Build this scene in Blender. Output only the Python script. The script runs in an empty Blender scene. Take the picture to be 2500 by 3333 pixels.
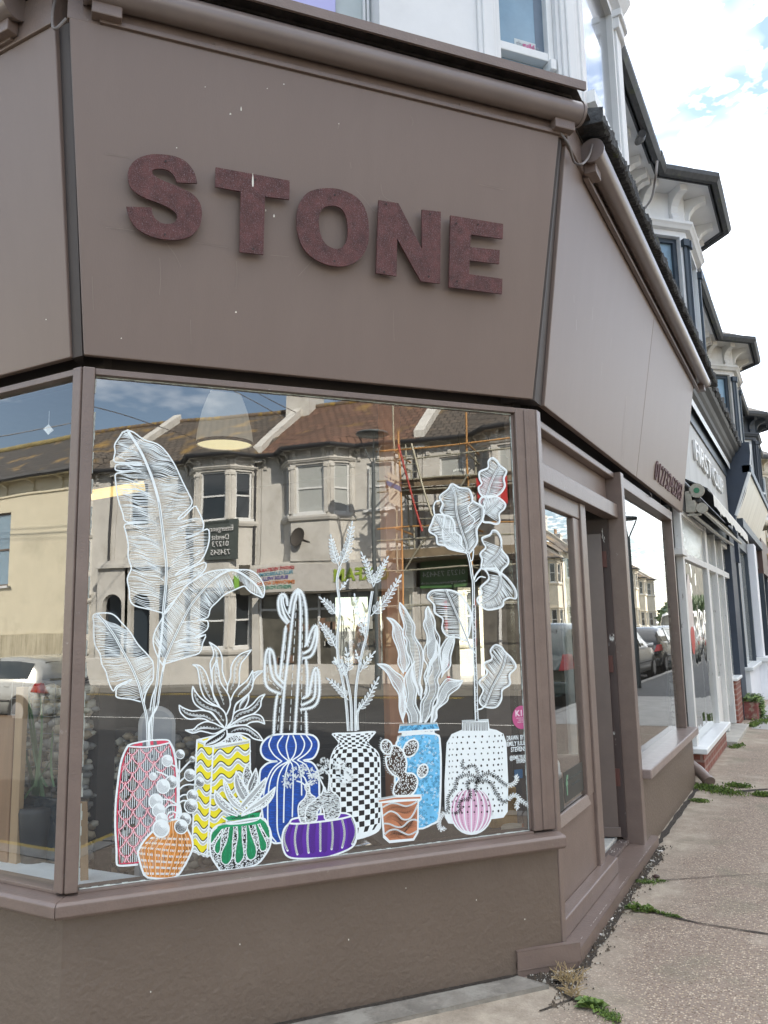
import bpy, bmesh, math, random
from math import sin, cos, pi, radians
from mathutils import Vector as V, Matrix, noise
from mathutils.geometry import tessellate_polygon
random.seed(7)
SC = bpy.context.scene
COL = SC.collection
# ---------------------------------------------------------------- camera
F_PX, PIT, ROL, YAW, CAMH = 2560.7, radians(8.312), radians(-1.194), radians(-28.504), 1.48
fwd = V((sin(YAW)*cos(PIT), cos(YAW)*cos(PIT), sin(PIT)))
r0 = V((cos(YAW), -sin(YAW), 0)); u0 = r0.cross(fwd)
RT = r0*cos(ROL) + u0*sin(ROL); UP = -r0*sin(ROL) + u0*cos(ROL)
CAM = V((0, 0, CAMH))
cd = bpy.data.cameras.new('camera'); cam = bpy.data.objects.new('camera', cd); COL.objects.link(cam)
cam.matrix_world = Matrix(((RT.x, UP.x, -fwd.x, CAM.x), (RT.y, UP.y, -fwd.y, CAM.y), (RT.z, UP.z, -fwd.z, CAM.z), (0, 0, 0, 1)))
cd.sensor_fit = 'VERTICAL'; cd.sensor_height = 36; cd.lens = 36*F_PX/3333
cd.clip_start = 0.02; cd.clip_end = 3000
SC.camera = cam
# ---------------------------------------------------------------- sky, sun, exposure
SUN_AZ, SUN_EL = radians(-50), radians(33)      # azimuth clockwise from +Y
w = bpy.data.worlds.new('World'); SC.world = w; w.use_nodes = True
nt = w.node_tree; nt.nodes.clear()
N = lambda t: nt.nodes.new(t)
L = lambda a, b: nt.links.new(a, b)
sky = N('ShaderNodeTexSky'); sky.sky_type = 'NISHITA'; sky.sun_disc = False; sky.dust_density = .4
sky.sun_elevation = SUN_EL; sky.sun_rotation = SUN_AZ % (2*pi)
tc = N('ShaderNodeTexCoord'); sp = N('ShaderNodeSeparateXYZ'); L(tc.outputs['Generated'], sp.inputs[0])
zz = N('ShaderNodeMath'); zz.operation = 'MAXIMUM'; L(sp.outputs[2], zz.inputs[0]); zz.inputs[1].default_value = 0.0
za = N('ShaderNodeMath'); za.operation = 'ADD'; L(zz.outputs[0], za.inputs[0]); za.inputs[1].default_value = 0.12
dx = N('ShaderNodeMath'); dx.operation = 'DIVIDE'; L(sp.outputs[0], dx.inputs[0]); L(za.outputs[0], dx.inputs[1])
dy = N('ShaderNodeMath'); dy.operation = 'DIVIDE'; L(sp.outputs[1], dy.inputs[0]); L(za.outputs[0], dy.inputs[1])
cb = N('ShaderNodeCombineXYZ'); L(dx.outputs[0], cb.inputs[0]); L(dy.outputs[0], cb.inputs[1])
n1 = N('ShaderNodeTexNoise'); n1.inputs['Scale'].default_value = 22; n1.inputs['Detail'].default_value = 3; n1.inputs['Roughness'].default_value = .5
L(cb.outputs[0], n1.inputs['Vector'])
n2 = N('ShaderNodeTexNoise'); n2.inputs['Scale'].default_value = 1.3; n2.inputs['Detail'].default_value = 5; n2.inputs['Roughness'].default_value = .55
cof = N('ShaderNodeVectorMath'); cof.inputs[1].default_value = (3.7, 1.2, 0); L(cb.outputs[0], cof.inputs[0]); L(cof.outputs[0], n2.inputs['Vector'])
r1 = N('ShaderNodeMapRange'); r1.inputs[1].default_value = .47; r1.inputs[2].default_value = .66; L(n1.outputs[0], r1.inputs[0])
r2 = N('ShaderNodeMapRange'); r2.inputs[1].default_value = .49; r2.inputs[2].default_value = .68; r2.inputs[3].default_value = .04; L(n2.outputs[0], r2.inputs[0])
wy = N('ShaderNodeMapRange'); wy.inputs[1].default_value = .1; wy.inputs[2].default_value = .5; wy.inputs[4].default_value = .85; L(sp.outputs[1], wy.inputs[0])
mul = N('ShaderNodeMath'); mul.operation = 'MULTIPLY'; L(r1.outputs[0], mul.inputs[0]); L(wy.outputs[0], mul.inputs[1])
zt = N('ShaderNodeMapRange'); zt.inputs[1].default_value = .66; zt.inputs[2].default_value = .9; zt.inputs[4].default_value = .8; L(sp.outputs[2], zt.inputs[0])
hz = N('ShaderNodeMapRange'); hz.inputs[1].default_value = .42; hz.inputs[2].default_value = .20; hz.inputs[4].default_value = .9; L(sp.outputs[2], hz.inputs[0])
hx = N('ShaderNodeMapRange'); hx.inputs[1].default_value = .12; hx.inputs[2].default_value = -.12; L(sp.outputs[0], hx.inputs[0])
hy = N('ShaderNodeMapRange'); hy.inputs[1].default_value = .0; hy.inputs[2].default_value = .4; L(sp.outputs[1], hy.inputs[0])
h1 = N('ShaderNodeMath'); h1.operation = 'MULTIPLY'; L(hz.outputs[0], h1.inputs[0]); L(hx.outputs[0], h1.inputs[1])
h2_ = N('ShaderNodeMath'); h2_.operation = 'MULTIPLY'; L(h1.outputs[0], h2_.inputs[0]); L(hy.outputs[0], h2_.inputs[1])
ma_ = N('ShaderNodeMath'); ma_.operation = 'MAXIMUM'; L(zt.outputs[0], ma_.inputs[0]); L(h2_.outputs[0], ma_.inputs[1])
m0 = N('ShaderNodeMath'); m0.operation = 'MAXIMUM'; L(r2.outputs[0], m0.inputs[0]); L(ma_.outputs[0], m0.inputs[1])
mx = N('ShaderNodeMath'); mx.operation = 'MAXIMUM'; L(mul.outputs[0], mx.inputs[0]); L(m0.outputs[0], mx.inputs[1])
# fine altocumulus only where the broad noise allows, plain haze elsewhere
mix = N('ShaderNodeMixRGB'); L(mx.outputs[0], mix.inputs[0]); L(sky.outputs[0], mix.inputs[1])
mix.inputs[2].default_value = (15, 15.4, 16, 1)
bg = N('ShaderNodeBackground'); bg.inputs[1].default_value = 0.085; L(mix.outputs[0], bg.inputs[0])
wo = N('ShaderNodeOutputWorld'); L(bg.outputs[0], wo.inputs[0])
sl = bpy.data.lights.new('sun', 'SUN'); sl.energy = 4.6; sl.angle = radians(.53); sl.color = (1, .93, .82)
so = bpy.data.objects.new('sun', sl); COL.objects.link(so)
sd = V((sin(SUN_AZ)*cos(SUN_EL), cos(SUN_AZ)*cos(SUN_EL), sin(SUN_EL)))
so.rotation_euler = sd.to_track_quat('Z', 'Y').to_euler(); so.location = sd*60
SC.view_settings.view_transform = 'Standard'; SC.view_settings.look = 'None'
SC.view_settings.exposure = 1.72; SC.view_settings.gamma = 1
SC.render.engine = 'CYCLES'
SC.cycles.max_bounces = 10; SC.cycles.transparent_max_bounces = 24; SC.cycles.glossy_bounces = 5
SC.cycles.diffuse_bounces = 4; SC.cycles.caustics_reflective = False
SC.cycles.sample_clamp_indirect = 6
# ---------------------------------------------------------------- geometry of the place
AZ = radians(40)                                  # heading of the splayed corner front from +Y
nA = V((cos(AZ), -sin(AZ), 0)); dA = V((sin(AZ), cos(AZ), 0)); kA = -3.148
P1 = nA*kA; WID = 2.03; P2 = P1 + dA*WID
XB = P2.x; YC = P1.y
def fr(o, u, n):
    o, u, n = V(o), V(u), V(n)
    return lambda s, d, z: o + u*s + n*d + V((0, 0, z))
FA = fr(P1, dA, nA)                               # along the splay, outward, up
FB = fr((XB, 0, 0), (0, 1, 0), (1, 0, 0))         # s is world Y
FC = fr(P1, (-1, 0, 0), (0, -1, 0))
FO = fr((15, 0, 0), (0, 1, 0), (-1, 0, 0))        # far side of the street
FW = fr((0, 0, 0), (1, 0, 0), (0, 1, 0))
def ray(x, y):
    return RT*(x-1250) - UP*(y-1666.5) + fwd*F_PX
def onplane(x, y, n, k):
    d = ray(x, y); return CAM + d*((k - n.dot(CAM))/n.dot(d))
def onX(x, y, X): return onplane(x, y, V((1, 0, 0)), X)
def onY(x, y, Y): return onplane(x, y, V((0, 1, 0)), Y)
def onA(x, y, o=0.0): return onplane(x, y, nA, kA+o)
def onG(x, y, z=0.0): return onplane(x, y, V((0, 0, 1)), z)
def Acoord(x, y, o=0.0):
    p = onA(x, y, o); return (dA.dot(p), p.z)
# ---------------------------------------------------------------- materials
MATS = {}
def ntree(name):
    m = bpy.data.materials.new(name); m.use_nodes = True
    t = m.node_tree; b = t.nodes['Principled BSDF']; return m, t, b
def mat(name, col, rough=.6, metal=0, var=.12, vs=6, bump=0, bs=60, spec=.5, col2=None, c2s=3, c2t=(.5, .62), emit=0, stretch=None, alpha=1, coat=0):
    if name in MATS: return MATS[name]
    m, t, b = ntree(name); n = t.nodes.new; l = t.links.new
    tc = n('ShaderNodeTexCoord'); src = tc.outputs['Object']
    if stretch:
        mp = n('ShaderNodeMapping'); mp.inputs['Scale'].default_value = stretch; l(src, mp.inputs[0]); src = mp.outputs[0]
    nz = n('ShaderNodeTexNoise'); nz.inputs['Scale'].default_value = vs; nz.inputs['Detail'].default_value = 6; nz.inputs['Roughness'].default_value = .65; l(src, nz.inputs['Vector'])
    mr = n('ShaderNodeMapRange'); mr.inputs[1].default_value = .3; mr.inputs[2].default_value = .7; mr.inputs[3].default_value = 1-var; mr.inputs[4].default_value = 1+var; l(nz.outputs[0], mr.inputs[0])
    vm = n('ShaderNodeVectorMath'); vm.operation = 'SCALE'; vm.inputs[0].default_value = col[:3]; l(mr.outputs[0], vm.inputs['Scale'])
    out = vm.outputs[0]
    if col2:
        n2 = n('ShaderNodeTexNoise'); n2.inputs['Scale'].default_value = c2s; n2.inputs['Detail'].default_value = 7; n2.inputs['Roughness'].default_value = .7; l(src, n2.inputs['Vector'])
        m2 = n('ShaderNodeMapRange'); m2.inputs[1].default_value = c2t[0]; m2.inputs[2].default_value = c2t[1]; l(n2.outputs[0], m2.inputs[0])
        mx = n('ShaderNodeMixRGB'); l(m2.outputs[0], mx.inputs[0]); l(out, mx.inputs[1]); mx.inputs[2].default_value = (*col2, 1); out = mx.outputs[0]
    l(out, b.inputs['Base Color'])
    b.inputs['Roughness'].default_value = rough; b.inputs['Metallic'].default_value = metal
    b.inputs['Specular IOR Level'].default_value = spec
    if coat: b.inputs['Coat Weight'].default_value = coat; b.inputs['Coat Roughness'].default_value = .15
    if bump:
        n3 = n('ShaderNodeTexNoise'); n3.inputs['Scale'].default_value = bs; n3.inputs['Detail'].default_value = 4; l(src, n3.inputs['Vector'])
        bp = n('ShaderNodeBump'); bp.inputs['Strength'].default_value = bump; bp.inputs['Distance'].default_value = .01; l(n3.outputs[0], bp.inputs['Height']); l(bp.outputs[0], b.inputs['Normal'])
    if emit: b.inputs['Emission Color'].default_value = (*col[:3], 1); b.inputs['Emission Strength'].default_value = emit
    MATS[name] = m; return m
def glassmat(name, base=.14, tint=(.9, .94, .92), wob=.0, ws=3.0, haze=0.0):
    if name in MATS: return MATS[name]
    m, t, b = ntree(name); n = t.nodes.new; l = t.links.new
    t.nodes.remove(b); out = t.nodes['Material Output']
    tr = n('ShaderNodeBsdfTransparent'); tr.inputs[0].default_value = (*tint, 1)
    gl = n('ShaderNodeBsdfGlossy'); gl.inputs['Roughness'].default_value = 0.0; gl.inputs[0].default_value = (1, .99, .96, 1)
    fz = n('ShaderNodeLayerWeight'); fz.inputs[0].default_value = .5
    pw = n('ShaderNodeMath'); pw.operation = 'POWER'; pw.inputs[1].default_value = 4.0; l(fz.outputs['Facing'], pw.inputs[0])
    mr = n('ShaderNodeMapRange'); mr.inputs[1].default_value = 0; mr.inputs[2].default_value = 1; mr.inputs[3].default_value = base; mr.inputs[4].default_value = 1.0
    l(pw.outputs[0], mr.inputs[0])
    if wob:
        tc = n('ShaderNodeTexCoord'); nz = n('ShaderNodeTexNoise'); nz.inputs['Scale'].default_value = ws; nz.inputs['Detail'].default_value = 1; l(tc.outputs['Object'], nz.inputs['Vector'])
        bp = n('ShaderNodeBump'); bp.inputs['Strength'].default_value = wob; bp.inputs['Distance'].default_value = .02; l(nz.outputs[0], bp.inputs['Height']); l(bp.outputs[0], gl.inputs['Normal'])
    ms = n('ShaderNodeMixShader'); l(mr.outputs[0], ms.inputs[0]); l(tr.outputs[0], ms.inputs[1]); l(gl.outputs[0], ms.inputs[2])
    if haze:
        df = n('ShaderNodeBsdfDiffuse'); df.inputs[0].default_value = (.75, .78, .76, 1)
        m2 = n('ShaderNodeMixShader'); m2.inputs[0].default_value = haze; l(ms.outputs[0], m2.inputs[1]); l(df.outputs[0], m2.inputs[2]); ms = m2
    l(ms.outputs[0], out.inputs[0]); MATS[name] = m; return m
# ---------------------------------------------------------------- mesh builder
SPLIT = {'corner_infill', 'ground_wall', 'pilaster', 'brick_riser', 'stall_riser', 'sill', 'screw', 'screw_hook', 'hinge', 'bracket', 'end_cap', 'navy_pier', 'rendered_pier', 'dark_pier', 'white_edge', 'dark_trim', 'glazing_bar', 'door_surround',
         'awning_arm', 'bird_dropping', 'pale_streak', 'awning_board', 'arched_porch', 'wall', 'corner_post', 'bay_sill_band', 'corbel_row', 'shopfront', 'interior_wall', 'interior_lining', 'folded_awning', 'frame', 'window_goods', 'room_shade_strip'}
class MB:
    def __init__(s): s.v = []; s.f = []; s.m = []; s.sm = []
    def add(s, vs, fs, mi=0, smooth=False):
        b = len(s.v); s.v += [tuple(p) for p in vs]
        for f in fs: s.f.append(tuple(b+i for i in f)); s.m.append(mi); s.sm.append(smooth)
        return s
    def box(s, F, s0, s1, o0, o1, z0, z1, mi=0):
        c = [F(a, b, z) for z in (z0, z1) for a, b in ((s0, o0), (s1, o0), (s1, o1), (s0, o1))]
        return s.add(c, [(0, 3, 2, 1), (4, 5, 6, 7), (0, 1, 5, 4), (1, 2, 6, 5), (2, 3, 7, 6), (3, 0, 4, 7)], mi)
    def hexa(s, p, mi=0):   # 8 points: bottom 4, top 4
        return s.add(p, [(0, 3, 2, 1), (4, 5, 6, 7), (0, 1, 5, 4), (1, 2, 6, 5), (2, 3, 7, 6), (3, 0, 4, 7)], mi)
    def quad(s, a, b, c, d, mi=0): return s.add([a, b, c, d], [(0, 1, 2, 3)], mi)
    def prism(s, base, vec, mi=0):
        """closed polygon extruded by a vector"""
        n = len(base); vec = V(vec); base = [V(p) for p in base]
        vs = base + [p+vec for p in base]
        tri = [tuple(t) for t in tessellate_polygon([base])]
        fs = [t for t in tri] + [tuple(i+n for i in reversed(t)) for t in tri] + [(i, (i+1) % n, n+(i+1) % n, n+i) for i in range(n)]
        return s.add(vs, fs, mi)
    def tube(s, pts, r, n=8, mi=0, cap=True, smooth=True):
        pts = [V(p) for p in pts]; rs = r if isinstance(r, (list, tuple)) else [r]*len(pts)
        vs = []; fs = []
        up = None
        for i, p in enumerate(pts):
            t = (pts[min(i+1, len(pts)-1)] - pts[max(i-1, 0)]).normalized()
            a = t.cross(V((0, 0, 1)) if abs(t.z) < .9 else V((1, 0, 0))).normalized() if up is None else (up - t*up.dot(t)).normalized()
            up = a; b = t.cross(a)
            for k in range(n):
                an = 2*pi*k/n; vs.append(p + (a*cos(an) + b*sin(an))*rs[i])
        for i in range(len(pts)-1):
            for k in range(n):
                fs.append((i*n+k, i*n+(k+1) % n, (i+1)*n+(k+1) % n, (i+1)*n+k))
        s.add(vs, fs, mi, smooth)
        if cap:
            s.add(vs[:n], [tuple(reversed(range(n)))], mi); s.add(vs[-n:], [tuple(range(n))], mi)
        return s
    def lathe(s, c, prof, n=16, mi=0, smooth=True):
        """prof: list of (radius, z) about the vertical axis through c"""
        c = V(c); vs = []; fs = []
        for r, z in prof:
            for k in range(n): vs.append(c + V((r*cos(2*pi*k/n), r*sin(2*pi*k/n), z)))
        for i in range(len(prof)-1):
            for k in range(n): fs.append((i*n+k, i*n+(k+1) % n, (i+1)*n+(k+1) % n, (i+1)*n+k))
        return s.add(vs, fs, mi, smooth)
    def build(s, name, mats, parent=None, bevel=0, seg=2, origin=None):
        if name in SPLIT and parent is not None:
            par = list(range(len(s.v)))
            def fd(a):
                while par[a] != a: par[a] = par[par[a]]; a = par[a]
                return a
            for f in s.f:
                for i in f[1:]: par[fd(i)] = fd(f[0])
            grp = {}
            for k, f in enumerate(s.f): grp.setdefault(fd(f[0]), []).append(k)
            if len(grp) > 1:
                last = None
                for ks in grp.values():
                    ids = sorted({i for k in ks for i in s.f[k]}); mp = {a: b for b, a in enumerate(ids)}; q = MB()
                    q.v = [s.v[i] for i in ids]; q.f = [tuple(mp[i] for i in s.f[k]) for k in ks]; q.m = [s.m[k] for k in ks]; q.sm = [s.sm[k] for k in ks]
                    last = last or q.build(name, mats, parent, bevel, seg, origin) if last is None else (q.build(name, mats, parent, bevel, seg, origin), last)[1]
                return last
        me = bpy.data.meshes.new(name)
        o0 = V(origin) if origin is not None else V((0, 0, 0))
        vv = [tuple(V(p)-o0) for p in s.v] if origin is not None else s.v
        me.from_pydata(vv, [], s.f); me.update()
        if not isinstance(mats, (list, tuple)): mats = [mats]
        for m in mats: me.materials.append(m)
        me.polygons.foreach_set('material_index', s.m); me.polygons.foreach_set('use_smooth', s.sm)
        ob = bpy.data.objects.new(name, me); COL.objects.link(ob)
        if origin is not None: ob.location = o0
        if parent is not None:
            ob.parent = parent
            if parent.get('_org') is not None or parent.location.length > 0 or parent.parent is not None:
                ob.matrix_parent_inverse = wmat(parent).inverted()
        if bevel:
            md = ob.modifiers.new('bevel', 'BEVEL'); md.width = bevel; md.segments = seg; md.limit_method = 'ANGLE'; md.angle_limit = radians(40)
        return ob
def wmat(o):
    m = Matrix.LocRotScale(o.location, o.rotation_euler, o.scale)
    return (wmat(o.parent) @ o.matrix_parent_inverse @ m) if o.parent else m
def tag(o, label, cat, group=None, kind=None):
    if label: o['label'] = label
    if cat: o['category'] = cat
    if group: o['group'] = group
    if kind: o['kind'] = kind
    return o
def thing(name, label, cat, loc=(0, 0, 0), rz=0, group=None):
    o = bpy.data.objects.new(name, None); COL.objects.link(o); o.location = loc; o.rotation_euler = (0, 0, rz); o.empty_display_size = .1
    return tag(o, label, cat, group)
def struct(o): o['kind'] = 'structure'; return o
def copy_tree(o, parent=None):
    c = o.copy(); COL.objects.link(c); c.parent = parent
    if parent is not None: c.matrix_parent_inverse = o.matrix_parent_inverse.copy()
    for ch in list(o.children): copy_tree(ch, c)
    return c
def text(body, size, org, u, up, nrm, name, m, parent=None, depth=.004, align='CENTER', bold=0, sx=1, sy=1, ls=1.0, track=1.0, fitw=0):
    """flat lettering standing on a plane: org is its anchor, u its reading direction"""
    cu = bpy.data.curves.new(name, 'FONT'); cu.body = body; cu.size = size; cu.align_x = align; cu.align_y = 'CENTER'
    cu.extrude = depth/2; cu.offset = bold; cu.space_line = ls; cu.space_character = track; cu.resolution_u = 3
    ob = bpy.data.objects.new(name, cu); COL.objects.link(ob)
    dg = bpy.context.evaluated_depsgraph_get(); dg.update()
    me = bpy.data.meshes.new_from_object(ob.evaluated_get(dg)); COL.objects.unlink(ob); bpy.data.objects.remove(ob)
    if fitw: sx = fitw/max(1e-6, max(v.co.x for v in me.vertices)-min(v.co.x for v in me.vertices))
    u, up, nrm, org = V(u).normalized(), V(up).normalized(), V(nrm).normalized(), V(org)
    for v in me.vertices:
        c = v.co; v.co = org + u*(c.x*sx) + up*(c.y*sy) + nrm*(c.z + depth/2)
    me.materials.clear(); me.materials.append(m)
    o = bpy.data.objects.new(name, me); COL.objects.link(o)
    if parent is not None:
        o.parent = parent; o.matrix_parent_inverse = wmat(parent).inverted()
    return o
def mirror(F, s, d, z): return F(s, d, z)
# ================================================================= the corner shop
BR = mat('brown paint', (.192, .142, .120), .44, var=.03, vs=1.2, bump=.05, bs=260, coat=.0, spec=.5, col2=(.202, .151, .128), c2s=5, c2t=(.45, .7), stretch=(1, 1, .12))
BRW = mat('brown masonry paint', (.138, .104, .080), .5, var=.05, vs=2, bump=.45, bs=45, col2=(.158, .122, .096), c2s=3, c2t=(.5, .8))
BRT = mat('brown timber paint', (.178, .131, .110), .4, var=.1, vs=9, bump=.15, bs=90, coat=.1, col2=(.28, .25, .23), c2s=26, c2t=(.66, .72))
BRD = mat('dark brown gap', (.06, .048, .044), .7)
WHT = mat('white gloss timber', (.74, .76, .76), .4, var=.05)
GLS = glassmat('shop window glass', .195, (.93, .95, .94), wob=.035, ws=2.2)
GLB = glassmat('street window glass', .19, (.9, .93, .92), wob=.02, ws=1.5)
shop = thing('corner_shop', 'brown painted corner salon with raised STONE lettering and plants painted on its window', 'shop', P1)
shop['_org'] = 1
# stall risers
m = MB()
m.hexa([FA(0, 0, -.25), FA(WID, 0, -.25), FA(WID, -.16, -.25), FA(0, -.16, -.25), FA(0, 0, .5), FA(WID, 0, .5), FA(WID, -.16, .5), FA(0, -.16, .5)])
m.box(FC, 0, 4.2, -.16, 0, -.25, .5)
m.build('stall_riser', BRW, shop)
m = MB(); m.box(FB, 5.531, 7.86, -.16, 0, -.25, .45); m.build('stall_riser', BRW, shop, bevel=.004)
# sills (rounded nose, continuous round the corner)
def sillprofile(z): return [(-.10, z), (.052, z-.012), (.062, z-.022), (.062, z-.058), (.050, z-.07), (-.10, z-.07)]
def sweep(name, prof, path, M, parent, bevel=0):
    """prof (offset, z) swept along path given as functions offset->point"""
    mb = MB(); n = len(prof); vs = []
    for g in path:
        for o, z in prof: vs.append(g(o, z))
    fs = []
    for i in range(len(path)-1):
        for k in range(n): fs.append((i*n+k, i*n+(k+1) % n, (i+1)*n+(k+1) % n, (i+1)*n+k))
    fs += [tuple(reversed(range(n))), tuple((len(path)-1)*n+k for k in range(n))]
    mb.add(vs, fs); return mb.build(name, M, parent, bevel=bevel)
tC, tB = math.tan(radians(25)), math.tan(radians(20))
gP1 = lambda o, z: FA(-tC*o, o, z)
gP2 = lambda o, z: FA(WID + tB*o, o, z)
gCend = lambda o, z: FC(4.2, o, z)
gA0, gA1 = (lambda o, z: FA(WID, o, z)), None
sweep('window_sill', sillprofile(.572), [gCend, gP1], BRT, shop, .003)
sweep('window_sill', sillprofile(.573), [lambda o, z: FA(-tC*o+.002, o, z), lambda o, z: FA(WID+.012, o, z)], BRT, shop, .003)
m = MB(); m.box(FB, 5.55, 7.9, -.14, .055, .45, .512); m.build('window_sill', mat('worn brown sill', (.26, .205, .185), .35, var=.15, vs=14, bump=.1, coat=.2), shop, bevel=.008)
m = MB(); m.box(FC, .30, .345, .052, .0645, .505, .55)
m.build('bare_wood_patch', mat('bare wood', (.62, .5, .33), .8, var=.2, vs=30), shop)
# corner posts and window frames
m = MB()
m.hexa([FA(-.0, 0.012, .575), FA(.045, .012, .575), FA(.045, -.07, .575), FC(.045, -.07, .575),
        FA(-.0, .012, 2.50), FA(.045, .012, 2.50), FA(.045, -.07, 2.50), FC(.045, -.07, 2.50)])
m.hexa([FC(.045, .010, .575), FC(.0, .010, .575), FC(.0, -.05, .575), FC(.045, -.05, .575), FC(.045, .010, 2.5), FC(.0, .010, 2.5), FC(.0, -.05, 2.5), FC(.045, -.05, 2.5)])
m.build('corner_post', BRT, shop, bevel=.004)
m = MB()   # post at the door side corner, down to the step
m.hexa([FA(1.92, .0, .575), FA(WID, .0, .575), FA(WID, -.09, .575), FA(1.92, -.09, .575), FA(1.92, .0, 2.5), FA(WID, .0, 2.5), FA(WID, -.09, 2.5), FA(1.92, -.09, 2.5)])
m.box(FB, P2.y+.006, P2.y+.065, -.1, .006, .06, 2.5)
m.build('corner_post', BRT, shop, bevel=.004)
m = MB(); m.box(FA, 1.965, 1.985, .001, .006, .58, 2.49); m.build('post_bead', BRT, shop, bevel=.002)
# A window: frame > pane
m = MB()
m.box(FA, .045, 1.92, -.06, .0, 2.475, 2.5)
m.box(FA, .045, 1.92, -.05, -.005, .565, .575)
m.box(FA, 1.908, 1.92, -.028, -.02, .58, 2.47)
winA = m.build('display_window', BRT, shop, bevel=.002)
m = MB(); m.quad(FA(.045, -.03, .572), FA(1.92, -.03, .572), FA(1.92, -.03, 2.478), FA(.045, -.03, 2.478)); m.build('glass_pane', GLS, winA)
m = MB()    # old white putty along the pane edges
PUT = mat('old white putty', (.62, .68, .64), .7, var=.25, vs=60)
for i in range(70):
    z = .6+1.86*i/70
    if random.random() < .72: m.box(FA, .0455, .0455+random.uniform(.002, .007), -.029, -.024, z, z+.03)
for i in range(90):
    z = .58+1.88*i/90
    m.box(FA, 1.908-random.uniform(.000, .003), 1.9085, -.029, -.0245, z, z+.022)
for i in range(90):
    s = .05+1.86*i/90
    m.box(FA, s, s+.0212, -.029, -.0255, .574, .575+random.uniform(.001, .004)); m.box(FA, s, s+.0212, -.029, -.0255, 2.474-random.uniform(.002, .005), 2.4755)
m.build('putty', PUT, winA)
# C window
m = MB(); m.box(FC, .045, 4.1, -.06, 0, 2.475, 2.5); m.box(FC, .045, 4.1, -.05, -.005, .565, .578)
m.box(FC, 1.9, 1.98, -.06, .0, .578, 2.475)
winC = m.build('side_window', BRT, shop, bevel=.002)
m = MB(); m.quad(FC(.045, -.03, .578), FC(4.1, -.03, .578), FC(4.1, -.03, 2.478), FC(.045, -.03, 2.478)); m.build('glass_pane', GLS, winC)
# frieze (dark recess) between window heads and fascia
prof = [(-.02, 2.498), (.004, 2.505), (.012, 2.515), (.012, 2.545), (-.02, 2.56)]

m = MB()
m.box(FB, P2.y+.065, 5.52, -.18, -.145, 2.30, 2.5)
m.build('frieze_board', BR, shop)
# ---- fascia panels
def panel(name, F, s0b, s1b, s0t, s1t, ob, ot, zb, zt, th=.035):
    m = MB()
    m.hexa([F(s0b, ob, zb), F(s1b, ob, zb), F(s1b, ob-th, zb+.004), F(s0b, ob-th, zb+.004), F(s0t, ot, zt), F(s1t, ot, zt), F(s1t, ot-th, zt), F(s0t, ot-th, zt)])
    return m.build(name, BR, shop, bevel=.004)
ZB, ZT, OB, OT = 2.545, 3.78, .014, .25
fasA = panel('fascia_panel', FA, 0.002, 2.012, -.092, 2.078, OB, OT, ZB, ZT)
yb, yt, yj0, yj1 = 3.70, 3.54, 5.96, 5.93
fasB = panel('fascia_panel', FB, yb, yj0, yt, yj1, .012, .232, ZB, ZT)
fasB2 = panel('fascia_panel', FB, yj0+.003, 8.24, yj1+.003, 8.04, .0125, .2325, ZB, ZT)
fasC = panel('fascia_panel', FC, .055, 4.2, -.055, 4.2, .015, .235, ZB, ZT)
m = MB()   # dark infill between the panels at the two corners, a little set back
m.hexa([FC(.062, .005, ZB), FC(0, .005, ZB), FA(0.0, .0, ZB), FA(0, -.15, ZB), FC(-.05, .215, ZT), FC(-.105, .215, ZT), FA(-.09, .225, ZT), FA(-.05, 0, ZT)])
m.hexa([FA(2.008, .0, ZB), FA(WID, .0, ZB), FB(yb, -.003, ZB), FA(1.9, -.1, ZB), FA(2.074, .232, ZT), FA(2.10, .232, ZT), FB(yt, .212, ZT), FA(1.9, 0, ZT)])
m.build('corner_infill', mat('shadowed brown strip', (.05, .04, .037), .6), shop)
m = MB()   # boxed top strip above panels that carries the awning
for F, a, b in ((FA, -.1, 2.085), (FB, 3.52, 8.08), (FC, -.05, 4.2)):
    m.box(F, a, b, .10, .247, ZT, ZT+.16)
    for s in ([.45, 1.55] if F is FA else []):
        m.box(F, s, s+.16, .2472, .252, ZT+.03, ZT+.045)
m.build('awning_board', BRT, shop, bevel=.003)
# cornice (three stepped members) and brown flashing lip
cprof = [(.0, 3.90), (.17, 3.935), (.20, 3.935), (.20, 3.957), (.245, 3.957), (.245, 3.972), (.285, 3.972), (.285, 3.985), (.32, 3.987), (.32, 3.993), (.0, 3.998)]
aprof = [(.05, 4.002), (.352, 3.994), (.353, 3.962), (.367, 3.960), (.368, 4.004), (.05, 4.03)]
sweep('cornice', cprof, [gCend, gP1, gP2, lambda o, z: FB(8.75, o, z)], mat('mottled dark brown', (.055, .045, .04), .7, var=.4, vs=20), shop)  # cornice mottled and darker than the brown timber
sweep('flashing', aprof, [gCend, gP1, gP2], BRT, shop)
bprof = [(.05, 3.996), (.372, 3.96), (.385, 3.97), (.38, 4.03), (.30, 4.055), (.05, 4.09)]
nb = 520; mb = MB(); vs = []; 
for i in range(nb+1):
    y = P2.y + tB*.37 + (8.78-P2.y)*i/nb
    for k, (o, z) in enumerate(bprof):
        j = .0 if k in (0, 5) else 1
        q = noise.noise((y*7, k*3.1, 0))*.014*j + noise.noise((y*40, k, 5))*.012*j + noise.noise((y*110, k*2, 9))*.006*j
        vs.append(FB(y, o+q, z+q*.8))
n6 = len(bprof); fs = [(i*n6+k, i*n6+(k+1) % n6, (i+1)*n6+(k+1) % n6, (i+1)*n6+k) for i in range(nb) for k in range(n6)]
fs += [tuple(reversed(range(n6))), tuple(nb*n6+k for k in range(n6))]
mb.add(vs, fs); mb.build('lead_edge', mat('old mossy lead', (.05, .052, .055), .85, var=.5, vs=40, bump=.8, bs=60, col2=(.07, .085, .03), c2s=14, c2t=(.6, .7)), shop)
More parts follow.
